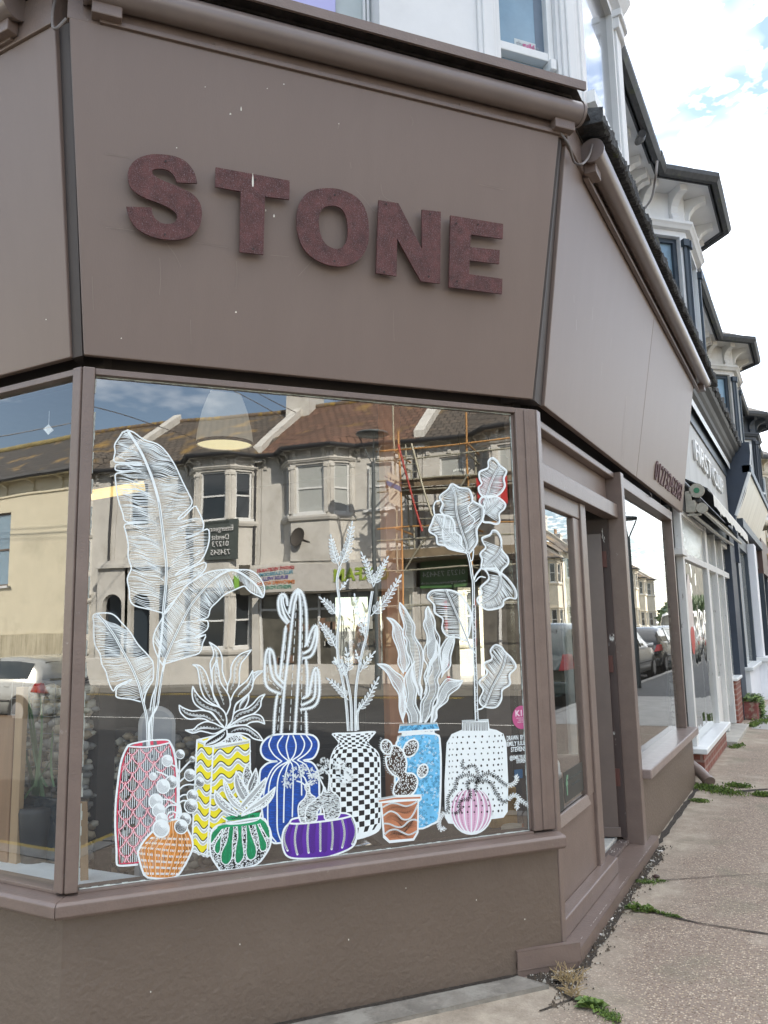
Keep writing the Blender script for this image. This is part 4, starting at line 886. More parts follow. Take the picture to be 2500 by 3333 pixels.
# arched porch on house A
m = MB()
ar = lambda c, z0, zt, r: [(c-r, z0)]+[(c-r*cos(a), zt+r*sin(a)) for a in [k*pi/8 for k in range(9)]]+[(c+r, z0)]
for cy_ in (-11.2, -10.2):
    n = 9
    out = [(cy_-.55, 0), (cy_-.55, 3.4), (cy_+.55, 3.4), (cy_+.55, 0)]; inn = ar(cy_, 0, 2.3, .34)
    pl = [out[0], out[1], out[2], out[3]]+list(reversed(inn)); m.prism([FX(s, .45, z) for s, z in pl], FX(0, .18, 0)-FX(0, 0, 0))
m.box(FX, -11.8, -9.6, 0, .75, 3.4, 3.52); m.box(FX, -11.7, -9.7, .0, .7, 3.52, 3.62)
m.build('arched_porch', PWd, hA)
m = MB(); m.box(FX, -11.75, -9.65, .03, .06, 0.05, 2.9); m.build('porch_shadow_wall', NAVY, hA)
# dentist board
a, b = RX(*k3(1230, 915), 14.9), RX(*k3(1420, 1140), 14.9)
m = MB(); m.box(fr((14.9, 0, 0), (0, 1, 0), (-1, 0, 0)), a.y, b.y+.02, -.05, 0, b.z, a.z)
ds = tag(m.build('dentist_sign', mat('grey green sign board', (.075, .09, .085), .5)), 'dark grey board reading Emergency Dentist on the reflected bay house', 'sign')
text('Emergency\nDentist', .22, V((14.85, (a.y+b.y)/2+.02, a.z-.37)), (0, -1, 0), (0, 0, 1), (-1, 0, 0), 'sign_lettering', mat('sign white', (.75, .75, .75), .5), ds, depth=.01, ls=1.1, sx=.86)
text('01273\n734545', .22, V((14.85, (a.y+b.y)/2+.02, b.z+.33)), (0, -1, 0), (0, 0, 1), (-1, 0, 0), 'sign_lettering', mat('sign white', (.75, .75, .75), .5), ds, depth=.01, ls=1.1)
# charity shop fascia
F15 = fr((15.0, 0, 0), (0, 1, 0), (-1, 0, 0))
m = MB(); m.box(F15, -6.6, -1.7, -.1, .05, 2.5, 3.22); cf = m.build('shop_fascia', mat('fascia off white', (.55, .53, .50), .5), hB)
p = RX(*k4(570, 1165), 14.95)
text('OXFAM', .46, V((14.945, -3.25, 2.88)), (0, -1, 0), (0, 0, 1), (-1, 0, 0), 'fascia_lettering', mat('lime green letters', (.30, .42, .05), .5), cf, depth=.02, bold=.012)
cols = [(.45, .05, .06), (.08, .3, .42), (.1, .08, .3), (.55, .16, .03), (.05, .25, .18)]
for i, (wd, cl) in enumerate(zip(('GROWS VEGETABLES', 'FILLS CLASSROOMS', 'BUILDS WELLS', 'EMPOWERS WOMEN', 'FIGHTS POVERTY'), cols)):
    text(wd, .125, V((14.945, -5.75, 3.12-.125*i)), (0, -1, 0), (0, 0, 1), (-1, 0, 0), 'fascia_slogan', mat('slogan %d' % i, cl, .5), cf, depth=.008, bold=.003)
m = MB(); m.box(F15, -6.25, -1.9, .0, .5, 2.42, 2.46); m.box(F15, -6.9, -6.6, .0, .1, 2.45, 3.3)
m.build('folded_awning', mat('dark awning stripe', (.10, .09, .07), .7), hB)
m = MB(); m.box(F15, -7.1, -6.68, .0, .06, 2.62, 3.0); tag(m.build('green_sign', mat('bright lime sign', (.25, .5, .08), .5)), 'small lime green projecting sign by the charity shop, reflected', 'sign')
# goods and shelves glimpsed in the charity shop window
rr = random.Random(3); m = MB()
for i in range(26):
    s = -6.2+rr.random()*4.2; z = rr.choice((.55, 1.0, 1.45)); m.box(F15, s, s+rr.uniform(.08, .25), -.2, -.18, z, z+rr.uniform(.12, .35), rr.randrange(3))
m.build('window_goods', [mat('goods a', (.35, .3, .2), .7), mat('goods b', (.2, .12, .08), .7), mat('goods c', (.45, .45, .42), .7)], hB)
# vacuum shop board under the scaffold
a, b = RX(*k4(990, 1075), 14.9), RX(*k4(1255, 1240), 14.9)
m = MB(); m.box(F15, a.y, b.y, .0, .06, b.z, a.z); vs_ = tag(m.build('vacuum_shop_sign', mat('mid green board', (.06, .16, .05), .5)), 'green board with phone number 01273 734424 under the reflected scaffold', 'sign')
text('01273 734424', .19, V((14.93, (a.y+b.y)/2, b.z+.36)), (0, -1, 0), (0, 0, 1), (-1, 0, 0), 'sign_lettering', mat('sign white', (.75, .75, .75), .5), vs_, depth=.01)
text('www.brightonvacuums.co.uk', .10, V((14.93, (a.y+b.y)/2, b.z+.14)), (0, -1, 0), (0, 0, 1), (-1, 0, 0), 'sign_lettering', MATS['sign white'], vs_, depth=.01)
m = MB(); m.box(F15, 1.0, 3.3, .0, .06, 2.5, 3.1); m.box(F15, -1.5, 3.3, 0, .04, 3.12, 3.3); m.build('shop_fascia', mat('pale fascia', (.5, .48, .42), .5), hC)
text('re-a SERVICES', .2, V((14.93, 2.0, 2.75)), (0, -1, 0), (0, 0, 1), (-1, 0, 0), 'fascia_lettering', mat('purple letters', (.12, .08, .3), .5), hC, depth=.01)
# satellite dish and small wall boxes on house B
p = RX(*k4(310, 965), 14.95); m = MB()
m.lathe((0, 0, 0), [(.005, 0), (.14, .02), (.26, .07), (.28, .09), (.26, .075), (.14, .03), (.005, .01)], 18)
m2 = MB(); R_ = Matrix.Rotation(radians(78), 3, 'Y') @ Matrix.Identity(3); Rz = Matrix.Rotation(radians(200), 3, 'Z')
m2.v = [tuple(p + Rz @ (R_ @ V(v))) for v in m.v]; m2.f = m.f; m2.m = m.m; m2.sm = m.sm
m2.tube([p, V((15.0, p.y+.3, p.z-.15))], .02, 6)
tag(m2.build('satellite_dish', mat('dark dish', (.08, .07, .06), .6)), 'dark satellite dish on the reflected bay above the charity shop', 'dish')
# scaffold
SCF = mat('galvanised tube', (.38, .36, .28), .5, metal=.3, var=.2, vs=8); SCY = mat('yellow painted tube', (.48, .25, .08), .5, var=.2); PLK = mat('scaffold plank', (.22, .17, .11), .8, var=.3, vs=4)
sc = thing('scaffold', 'tube scaffold with planks fixed to the reflected house right of the charity shop', 'scaffold', (14.2, 0, 0)); sc['_org'] = 1
Xs = 14.1
def tubeR(pa, pb, M, r=.026, X=Xs, X2=None):
    m = MB(); m.tube([RX(*k4(*pa), X), RX(*k4(*pb), X2 or X)], r, 6); m.build('pole', M, sc)
y1_ = RX(*k4(850, 700), Xs).y; y2_ = RX(*k4(1265, 600), Xs).y
for yy, zt, M in ((y1_, 7.2, SCF), (y1_+.14, 6.5, SCY), (y2_, 6.8, SCY), (y2_+2.4, 6.8, SCF)):
    m = MB(); m.tube([(Xs, yy, 0), (Xs, yy, zt)], .026, 6); m.build('pole', M, sc)
    m = MB(); m.tube([(Xs+1.1, yy, 0), (Xs+1.1, yy, zt-.8)], .026, 6); m.build('pole', SCF, sc)
for z, M in ((6.0, SCY), (5.75, SCF), (5.2, SCF), (4.9, SCF), (3.95, SCY), (3.65, SCF), (2.9, SCF), (2.0, SCF)):
    m = MB(); m.tube([(Xs-.03, y1_-.5, z), (Xs-.03, 4.4, z)], .024, 6); m.build('rail', M, sc)
    for yy in (y1_, y2_): 
        m = MB(); m.tube([(Xs-.3, yy+.06, z-.05), (Xs+1.3, yy+.06, z-.05)], .024, 6); m.build('transom', M, sc)
for z in (4.95, 3.15):
    for k in range(4):
        m = MB(); m.box(FW, Xs+.1+k*.24, Xs+.32+k*.24, y1_-.3, 4.4, z, z+.04); m.build('plank', PLK, sc)
    m = MB(); m.box(FW, Xs+.03, Xs+.07, y1_-.3, 4.4, z+.05, z+.25); m.build('toe_board', PLK, sc)
m = MB(); m.tube([(Xs-.02, y1_+.2, 2.9), (Xs-.02, y2_, 5.2)], .024, 6); m.build('brace', SCF, sc)
la, lb = RX(*k4(870, 430), Xs-.25), RX(*k4(1000, 930), Xs-.4)
ld = thing('ladder', 'red and silver ladder leaning on the reflected scaffold', 'ladder', lb); ld['_org'] = 1
for o, M in ((0, mat('red ladder stile', (.4, .04, .03), .5)), (.36, SCF)):
    m = MB(); m.tube([la+V((0, o, 0)), lb+V((0, o, 0))], .03, 6); m.build('stile', M, ld)
m = MB()
for i in range(11): p = la.lerp(lb, (i+.5)/11); m.tube([p, p+V((0, .36, 0))], .015, 5)
m.build('rungs', SCF, ld)
q = [RX(*k4(x, y), Xs-.1) for x, y in ((800, 585), (868, 615), (875, 797), (808, 765))]
m = MB(); m.prism(q, (.012, 0, 0)); bn = tag(m.build('scaffold_banner', mat('pale banner', (.55, .50, .42), .7)), 'pale builder banner hanging on the reflected scaffold', 'banner')
cen = (q[0]+q[1]+q[2]+q[3])/4; uu = (q[0]-q[1]).normalized()*1
text('Mehmet & Son', .10, cen+V((-.012, 0, .26)), -uu*-1 if uu.y < 0 else -uu, (0, 0, 1), (-1, 0, 0), 'banner_lettering', mat('navy print', (.04, .05, .12), .6), bn, depth=.004)
m = MB(); m.box(fr(cen+V((-.004, 0, 0)), uu, (-1, 0, 0)), -.22, .22, 0, .004, .03, .16); m.build('banner_band', mat('blue band', (.05, .12, .3), .6), bn)
q = [RX(*k4(x, y), Xs-.1) for x, y in ((1315, 615), (1490, 605), (1500, 760), (1325, 765))]
m = MB(); m.prism(q, (.012, 0, 0)); rb = tag(m.build('estate_sign', mat('red sign', (.55, .04, .04), .5)), 'red sign board with phone number on the reflected scaffold', 'sign')
cen = (q[0]+q[1]+q[2]+q[3])/4
text('PINK\nscaffold\n01273', .17, cen+V((-.006, 0, 0)), (0, -1, 0), (0, 0, 1), (-1, 0, 0), 'sign_lettering', MATS['sign white'], rb, depth=.004)
# red and white barrier by the scaffold foot
for k, yy in enumerate((-.55, .15)):
    m = MB()
    for i in range(9): m.tube([(13.4, yy, .1+i*.22), (13.4, yy, .1+(i+1)*.22)], .04, 8, i % 2)
    tag(m.build('striped_post', [mat('barrier red', (.5, .04, .03), .5), MATS['sign white']]), ('red and white striped post left of the scaffold foot', 'red and white striped post under the middle of the scaffold')[k], 'post')
# the far terrace carries on up the street
protoF = far_house(3.42, 8.4, 5.5, PCR, 'one of the cream bay houses continuing up the far side of the street, reflected', TILG, ground='home', group='far terrace up the street')
for i in range(1, 20):
    c = copy_tree(protoF); c.location = protoF.location + V((0, 5.0*i, 0))
    if i % 5 == 2: c.scale = (1, 1, 1.12)
# brick gable building with red roof further up
g2 = thing('gabled_house', 'red roofed gabled house far up the street, reflected in the street window', 'house', (9, 98, 0)); g2['_org'] = 1
m = MB(); m.prism([V((6, 103.6, -.1)), V((13, 103.6, -.1)), V((13, 103.6, 7)), V((9.5, 103.6, 11)), V((6, 103.6, 7))], (0, 8, 0)); m.build('wall', PCR, g2)
for sg in (-1, 1):
    uvslab('roof', [V((9.5+sg*3.9, 103.2, 6.6)), V((9.5+sg*3.9, 112, 6.6)), V((9.5, 112, 11.1)), V((9.5, 103.2, 11.1))], .12, tilemat('bright red tiles', (.3, .09, .05), (.25, .08, .05)), g2)
m = MB(); m.box(FW, 7, 7.9, 106, 107, 9, 12.4); m.build('chimney', RBK, g2)
# ---- cream house wall across the side road
Fs = fr((0, -11, 0), (-1, 0, 0), (0, 1, 0))
sh = thing('side_street_house', 'long cream sunlit house wall with dark tiled roof, reflected in the left window', 'house', (-20, -11, 0)); sh['_org'] = 1
m = MB(); opwall(m, Fs, 11, 40, -.4, 6.0, [(20.85, 22.1, 2.9, 5.1), (27, 28.2, 2.9, 5.1)], -.25, 0); m.build('wall', PSUN, sh)
sash(Fs, 20.85, 22.1, 2.9, 5.1, sh, mat('brown window joinery', (.12, .08, .06), .5), PANEB); sash(Fs, 27, 28.2, 2.9, 5.1, sh, MATS['brown window joinery'], PANEB)
m = MB(); m.box(Fs, 11, 40, 0, .04, 5.55, 5.62); m.box(Fs, 11, 40, 0, .012, -.4, 1.55, 0); m.build('string_course', PSUN, sh)
m = MB(); m.box(Fs, 11, 40, 0.0121, .02, .2, 1.5); m.build('stained_dado', mat('rain stained render', (.55, .5, .37), .85, var=.15, vs=5, col2=(.3, .26, .17), c2s=3, c2t=(.45, .65), stretch=(3, 3, .25)), sh)
eaves(Fs, [(11, 0), (40, 0)], 6.0, .3, sh, PSUN, GUT, corb=False); corbels(Fs, [(11, 0), (40, 0)], 6.0, .3, PSUN, sh, step=1.25)
uvslab('roof', [Fs(11, .35, 6.08), Fs(40, .35, 6.08), Fs(40, -2.6, 8.0), Fs(11, -2.6, 8.0)], .06, TILO, sh)
m = MB(); m.tube([Fs(11, -2.6, 8.02), Fs(40, -2.6, 8.02)], .12, 8); m.build('ridge_tiles', mat('lichen ridge', (.25, .2, .08), .9, var=.3, vs=5), sh)
chimney(Fs, 14.2, -2.6, 7.4, 8.6, sh, MATS['rain stained render'], w=.9, d=.9, pots=2)
m = MB(); p0 = Fs(20.2, -2.2, 7.6); m.tube([p0, p0+V((0, 0, 1.6))], .02, 6); m.tube([p0+V((-.4, 0, 1.55)), p0+V((1.2, 0, 1.45))], .015, 5)
for i in range(9): q = p0+V((-.3+i*.16, 0, 1.55-i*.009)); m.tube([q+V((0, -.14, 0)), q+V((0, .14, 0))], .008, 4)
tag(m.build('tv_aerial', GM), 'television aerial on the tiled roof across the side road, reflected', 'aerial')
m = MB()
for a, b in (((-40, -7, 9.3), (20, -6.5, 8.6)), ((-40, -7.3, 9.2), (20, -6.8, 8.45)), ((-40, -9, 7.4), (20, -8, 7.2)), ((-40, -5, 11.2), (20, -4, 10.4))):
    a, b = V(a), V(b); m.tube([a.lerp(b, i/12)-V((0, 0, .8*(1-(2*i/12-1)**2))) for i in range(13)], .012, 5)
tag(m.build('overhead_cables', CBL), 'black overhead cables crossing the reflected sky above the side road', 'cable')
# ================================================================= ground
def groundmat():
    m, t, b = ntree('pavement aggregate'); n = t.nodes.new; l = t.links.new
    tc = n('ShaderNodeTexCoord'); src = tc.outputs['Object']
    vo = n('ShaderNodeTexVoronoi'); vo.inputs['Scale'].default_value = 112; l(src, vo.inputs['Vector'])
    cr = n('ShaderNodeValToRGB'); e = cr.color_ramp.elements
    e[0].position = 0; e[0].color = (.07, .048, .034, 1); e[1].position = 1; e[1].color = (.50, .42, .33, 1)
    for p, c in ((.25, (.17, .115, .085, 1)), (.45, (.25, .19, .145, 1)), (.6, (.13, .09, .07, 1)), (.8, (.38, .30, .21, 1))):
        x = e.new(p); x.color = c
    sepc = n('ShaderNodeSeparateColor'); l(vo.outputs['Color'], sepc.inputs[0]); l(sepc.outputs[0], cr.inputs[0])
    md = n('ShaderNodeMapRange'); md.inputs[1].default_value = .25; md.inputs[2].default_value = .65; l(vo.outputs['Distance'], md.inputs[0])
    mx = n('ShaderNodeMixRGB'); l(md.outputs[0], mx.inputs[0]); l(cr.outputs[0], mx.inputs[1]); mx.inputs[2].default_value = (.195, .155, .122, 1)
    # cement patches
    nz = n('ShaderNodeTexNoise'); nz.inputs['Scale'].default_value = .85; nz.inputs['Detail'].default_value = 5; nz.inputs['Roughness'].default_value = .6; l(src, nz.inputs['Vector'])
    mr = n('ShaderNodeMapRange'); mr.inputs[1].default_value = .56; mr.inputs[2].default_value = .64; mr.inputs[4].default_value = .75; l(nz.outputs[0], mr.inputs[0])
    # cement margin beside the step and shop
    sp = n('ShaderNodeSeparateXYZ'); l(src, sp.inputs[0])
    wz = n('ShaderNodeTexNoise'); wz.inputs['Scale'].default_value = 1.7; wz.inputs['Detail'].default_value = 4; l(src, wz.inputs['Vector'])
    ma = n('ShaderNodeMath'); ma.operation = 'MULTIPLY_ADD'; l(wz.outputs[0], ma.inputs[0]); ma.inputs[1].default_value = -.9; l(sp.outputs[0], ma.inputs[2])
    mb_ = n('ShaderNodeMapRange'); mb_.inputs[1].default_value = -1.2; mb_.inputs[2].default_value = -1.5; mb_.inputs[4].default_value = .9; l(ma.outputs[0], mb_.inputs[0])
    mm = n('ShaderNodeMath'); mm.operation = 'MAXIMUM'; l(mr.outputs[0], mm.inputs[0]); l(mb_.outputs[0], mm.inputs[1])
    cn = n('ShaderNodeTexNoise'); cn.inputs['Scale'].default_value = 7; cn.inputs['Detail'].default_value = 8; cn.inputs['Roughness'].default_value = .7; l(src, cn.inputs['Vector'])
    cc = n('ShaderNodeValToRGB'); cc.color_ramp.elements[0].color = (.18, .148, .112, 1); cc.color_ramp.elements[0].position = .3; cc.color_ramp.elements[1].color = (.39, .335, .265, 1); cc.color_ramp.elements[1].position = .7; l(cn.outputs[0], cc.inputs[0])
    m2 = n('ShaderNodeMixRGB'); l(mm.outputs[0], m2.inputs[0]); l(mx.outputs[0], m2.inputs[1]); l(cc.outputs[0], m2.inputs[2])
    # big stains, green near the wall
    gz = n('ShaderNodeTexNoise'); gz.inputs['Scale'].default_value = 2.6; gz.inputs['Detail'].default_value = 5; l(src, gz.inputs['Vector'])
    g1 = n('ShaderNodeMapRange'); g1.inputs[1].default_value = .55; g1.inputs[2].default_value = .72; g1.inputs[4].default_value = .45; l(gz.outputs[0], g1.inputs[0])
    m3 = n('ShaderNodeMixRGB'); l(g1.outputs[0], m3.inputs[0]); l(m2.outputs[0], m3.inputs[1]); m3.inputs[2].default_value = (.12, .12, .08, 1)
    hs = n('ShaderNodeHueSaturation'); hs.inputs['Value'].default_value = 1.3; l(m3.outputs[0], hs.inputs['Color'])
    l(hs.outputs[0], b.inputs['Base Color']); b.inputs['Roughness'].default_value = .85
    bp = n('ShaderNodeBump'); bp.inputs['Strength'].default_value = .5; bp.inputs['Distance'].default_value = .004; l(vo.outputs['Distance'], bp.inputs['Height']); bp.invert = True
    b2 = n('ShaderNodeBump'); b2.inputs['Strength'].default_value = .5; b2.inputs['Distance'].default_value = .01; l(cn.outputs[0], b2.inputs['Height']); l(bp.outputs[0], b2.inputs['Normal'])
    l(b2.outputs[0], b.inputs['Normal']); return m
PAV = groundmat()
m = MB(); m.quad((-60, -900, -.45), (900, -900, -.45), (900, 900, -.45), (-60, 900, -.45)); m.quad((-900, -900, -.45), (-60, -900, -.45), (-60, 900, -.45), (-900, 900, -.45))
struct(m.build('ground', mat('earth', (.12, .11, .09), .9)))
ROAD = mat('asphalt', (.042, .041, .041), .85, var=.25, vs=12, bump=.3, bs=150, col2=(.052, .052, .052), c2s=.7, c2t=(.5, .6))
m = MB(); m.quad((1.72, -80, -.12), (13.2, -80, -.12), (13.2, 140, -.12), (1.72, 140, -.12)); m.quad((-7, -9.6, -.121), (1.72, -9.6, -.121), (1.72, 1.3, -.121), (-7, 1.3, -.121)); m.quad((-80, -9.6, -.29), (-18, -9.6, -.28), (-18, .37, -.28), (-80, .37, -.29)); m.quad((-18, -9.6, -.28), (-7, -9.6, -.121), (-7, .37, -.121), (-18, .37, -.28)); struct(m.build('road', ROAD))
# pavement as a finely cut sheet round the corner with slight unevenness
def slab(name, pts, z, M, th=.25):
    mb = MB(); mb.prism([V((x, y, z-th)) for x, y in pts], (0, 0, th)); return struct(mb.build(name, M))
slab('pavement', [(-60, 2.4), (-60, .37), (.7, .37), (1.2, .6), (1.54, 1.2), (1.54, 120), (-1.6, 120), (-1.6, 3.6), (-2.6, 2.4)], 0, PAV)
KRB = mat('granite kerb', (.33, .32, .30), .8, var=.2, vs=14)
m = MB()
y = 1.2
while y < 60: m.box(FW, 1.545, 1.70, y, y+.90, -.2, .004); y += .912
x = -30
while x < .0: m.box(FW, x, x+.9, .225, .365, -.2, .004); x += .912
m.prism([V((.12, .225, -.2)), V((.12, .365, -.2)), V((.70, .365, -.2)), V((1.19, .595, -.2)), V((1.53, 1.195, -.2)), V((1.70, 1.195, -.2)), V((1.33, .50, -.2)), V((.75, .225, -.2))], (0, 0, .204))
struct(m.build('kerb', KRB))
slab('far_pavement', [(13.2, -80), (13.2, 140), (15.9, 140), (15.9, -80)], 0, mat('grey slabs', (.22, .21, .19), .85, var=.15, vs=3))
slab('side_pavement', [(1.7, -9.6), (1.7, -80), (-1.2, -80), (-1.2, -11), (-80, -11), (-80, -9.6)], 0, MATS['grey slabs'])
m = MB(); m.quad((-.93, 12.1, .004), (1.53, 11.7, .004), (1.53, 16.5, .004), (-.9, 16.8, .004)); struct(m.build('concrete_path', mat('pale concrete', (.36, .35, .33), .8, var=.15, vs=3)))
m = MB(); m.quad((-.9, 16.82, .004), (1.53, 16.52, .004), (1.53, 90, .004), (-.9, 90, .004)); struct(m.build('tarmac_path', mat('tarmac path', (.10, .10, .10), .85, var=.2, vs=6)))
YL = mat('double yellow line paint', (.50, .36, .07), .7, var=.2, vs=30); WL = mat('white road paint', (.62, .62, .6), .7, var=.15, vs=20)
m = MB()
for o in (-.15, -.01): m.quad((-7, o, -.117), (.7, o, -.117), (.7, o+.085, -.117), (-7, o+.085, -.117)); m.quad((-18, o, -.276), (-7, o, -.117), (-7, o+.085, -.117), (-18, o+.085, -.276))
for o in (12.5, 12.72): m.quad((o, -40, -.116), (o+.08, -40, -.116), (o+.08, 0, -.116), (o, 0, -.116))
struct(m.build('yellow_lines', YL))
m = MB()
m.quad((7.95, -9, -.1155), (8.03, -9, -.1155), (8.03, 6, -.1155), (7.95, 6, -.1155))
for i in range(16): m.quad((7.95, 8+i*6, -.1155), (8.03, 8+i*6, -.1155), (8.03, 10+i*6, -.1155), (7.95, 10+i*6, -.1155))
struct(m.build('white_lines', WL))
# ledge of grey cement under the splayed front
def unev(pts, z0, z1, seed):
    return [V((x+noise.noise((x*5, y*5, seed))*.02, y+noise.noise((x*5, y*5, seed+9))*.02, z0)) for x, y in pts]
g = lambda x, y: onG(1600+x*.3617, 2600+y*.3617, 0)
def gp(L_, z): return [V((p.x, p.y, z)) for p in [g(*q) for q in L_]]
CEM = mat('cracked cement', (.23, .21, .18), .9, var=.25, vs=9, bump=.8, bs=30, col2=(.32, .30, .26), c2s=4, c2t=(.5, .6))
# strip along the wall, reaching off left
a0, a1 = FA(-.6, .015, 0), FA(1.79, .015, 0)
q = gp([(510, 1712), (470, 1640), (330, 1625)], 0)
m = MB(); m.prism([V((FA(-.6, -.05, 0).x, FA(-.6, -.05, 0).y, -.05)), V((a1.x, a1.y, -.05)), V((q[0].x, q[0].y, -.05)), FA(-.6, .17, -.05)], (0, 0, .062)); struct(m.build('cement_ledge', CEM, bevel=.006))
SOIL = mat('dark soil', (.045, .036, .028), .95, var=.5, vs=60, bump=1, bs=90)
def band(name, line, w0, z, M, seed=1, amp=.5):
    vs = []; fs = []; n = len(line)
    for i, (x, y) in enumerate(line):
        a = V(line[max(i-1, 0)]); b_ = V(line[min(i+1, n-1)]); d = (b_-a).normalized(); nn = V((-d.y, d.x)); ww = w0*(1+amp*noise.noise((x*9, y*9, seed)))*(.35 if i in (0, n-1) else 1)
        p = V((x, y)); vs += [(p.x+nn.x*ww, p.y+nn.y*ww, z), (p.x-nn.x*ww, p.y-nn.y*ww, z)]
    for i in range(n-1): fs.append((2*i, 2*i+1, 2*i+3, 2*i+2))
    mb = MB(); mb.add(vs, fs); return struct(mb.build(name, M))
def gline(L_, n=10): return [tuple((p.x, p.y)) for p in curve([V((g(*q).x, g(*q).y, 0)) for q in L_], n)]
lead = [(FB(y, .05+.02*noise.noise((y*4, 0, 0)), 0).x, y) for y in [3.58+i*.06 for i in range(36)]]
band('soil_joint', lead, .045, .004, SOIL, 2)
band('soil_joint', [(FB(y, .03, 0).x, y) for y in [5.72+i*.08 for i in range(27)]], .02, .004, SOIL, 3, 1)
band('soil_joint', gline([(330, 1600), (450, 1620), (600, 1640), (760, 1640)], 8), .04, .005, SOIL, 4, .6)
band('soil_joint', gline([(560, 1650), (640, 1740), (720, 1800), (830, 1840), (960, 1900), (1060, 1960), (1150, 2027)], 8), .014, .005, SOIL, 5, 1)
band('crack', gline([(740, 1810), (640, 1840), (540, 1880), (430, 1920)], 10), .004, .005, SOIL, 6, 1)
band('crack', gline([(1210, 980), (1330, 1010), (1460, 1030), (1600, 1060), (1900, 1130), (2600, 1240)], 10), .006, .005, SOIL, 7, 1)
c8g = lambda x, y: V((onG(1650+x*.5802, 2050+y*.5802).x, onG(1650+x*.5802, 2050+y*.5802).y))
band('crack', [tuple(p) for p in [c8g(740, 1405), c8g(860, 1408), c8g(1000, 1400), c8g(1200, 1385), c8g(1465, 1370)]], .003, .005, SOIL, 8, 1)
band('soil_joint', [tuple(p) for p in [c8g(1060, 885), c8g(1150, 905), c8g(1250, 915), c8g(1340, 905), c8g(1465, 895)]], .03, .005, SOIL, 9, .7)
band('soil_joint', [tuple(FA(q*.05, .012, 0))[:2] for q in range(-10, 37)], .012, .0135, SOIL, 11, .8)
# ---- weeds: leafy clumps in the joints
LF1 = mat('bright weed leaf', (.15, .22, .045), .6, var=.3, vs=20); LF2 = mat('dark weed leaf', (.085, .14, .035), .6, var=.3, vs=20); DRY = mat('dry straw', (.38, .28, .14), .8, var=.2)
def clump(name, label, pts, n, h, sz, M, seed, kind='moss'):
    rr = random.Random(seed); m = MB(); c0 = V((0, 0, 0))
    for i in range(n):
        k = rr.random()*(len(pts)-1); j = int(k); f = k-j
        p = V(pts[j][:2]).lerp(V(pts[j+1][:2]), f); sp = pts[j][2]*(1-f)+pts[j+1][2]*f
        p = V((p.x+rr.gauss(0, sp), p.y+rr.gauss(0, sp), .002)); az = rr.uniform(0, 2*pi); d = V((cos(az), sin(az), 0)); l = sz*rr.uniform(.5, 1.3); hh = h*rr.uniform(.2, 1)
        if kind == 'straw':
            m.tube([p, p+d*l*.5+V((0, 0, hh*.7)), p+d*l+V((0, 0, hh))], .0012, 4); continue
        s = V((-d.y, d.x, 0))*l*rr.uniform(.22, .4); t1 = p+d*l*.5+V((0, 0, hh)); t2 = p+d*l+V((0, 0, hh*.7))
        m.add([p, t1-s, t2, t1+s], [(0, 1, 2), (0, 2, 3)], 0 if rr.random() < .6 else 1)
    return tag(m.build(name, [M, LF2] if kind != 'straw' else [M]), label, 'weeds')
def PG(L_): 
    out = []
    for x, y, s in L_: p = g(x, y); out.append((p.x, p.y, s))
    return out
clump('weed_clump', 'small rosette weed at the forked pavement crack nearest the camera', PG([(860, 1860, .012), (920, 1880, .014)]), 60, .03, .045, LF1, 1)
clump('weed_clump', 'mossy green clump at the bottom edge of the photo', PG([(1000, 1925, .012), (1060, 1960, .02), (1120, 2010, .012)]), 240, .014, .011, LF1, 2)
clump('weed_clump', 'long leafy weed in the crack level with the shop step', PG([(1215, 990, .012), (1300, 1000, .02), (1400, 1010, .018), (1470, 1022, .01)]), 80, .028, .032, LF1, 3)
clump('weed_clump', 'thin line of moss trailing right from the leafy weed', PG([(1500, 1035, .006), (1620, 1062, .008), (1680, 1072, .005)]), 120, .015, .014, LF1, 4)
clump('weed_clump', 'low flat green clump beside the middle of the step', PG([(1320, 760, .01), (1420, 755, .022), (1550, 745, .012)]), 240, .014, .013, LF1, 5)
clump('dry_grass_tuft', 'dry straw coloured tuft at the foot of the brown corner', PG([(640, 1640, .02), (740, 1650, .02)]), 60, .06, .05, DRY, 6, 'straw')
clump('dry_grass_tuft', 'thin dry stalks growing from the crack below the straw tuft', PG([(680, 1760, .012), (760, 1800, .01)]), 36, .06, .045, DRY, 7, 'straw')
def P8(L_):
    out = []
    for x, y, s in L_: p = c8g(x, y); out.append((p.x, p.y, s))
    return out
clump('weed_clump', 'largest grassy clump at the mouth of the brown drain pipe', P8([(1085, 880, .04), (1160, 900, .07), (1270, 925, .06)]), 650, .035, .02, LF1, 8)
clump('weed_clump', 'small clump right of the large drain pipe clump', P8([(1260, 875, .03), (1340, 885, .03)]), 500, .03, .022, LF1, 9)
clump('weed_clump', 'green tuft at the right edge of the pavement crack', P8([(1410, 930, .03), (1460, 930, .03)]), 500, .03, .022, LF1, 10)
clump('weed_clump', 'flat clump just below the drain pipe weeds', P8([(1060, 960, .02), (1100, 965, .03)]), 300, .02, .02, LF1, 11)
clump('weed_clump', 'ivy and weeds growing over the red step block', [(-1.02, 13.2, .06), (-.95, 13.8, .08)], 0, .1, .05, LF2, 12) if 0 else None
m = MB(); rr = random.Random(5)
for i in range(700):
    p = V((rr.uniform(-1.13, -.88), rr.uniform(13.1, 13.9), .26+rr.uniform(0, .06))); 
    if rr.random() < .4: p = V((-.89+rr.uniform(0, .03), rr.uniform(13.3, 13.9), rr.uniform(0, .3)))
    a = rr.uniform(0, 6.28); d = V((cos(a), sin(a), rr.uniform(-.4, .6)))*.05; s = V((-sin(a), cos(a), .2))*.02; m.add([p, p+d*.5-s, p+d, p+d*.5+s], [(0, 1, 2, 3)], i % 2)
tag(m.build('ivy', [LF1, LF2]), 'ivy growing over the red painted step block', 'ivy')
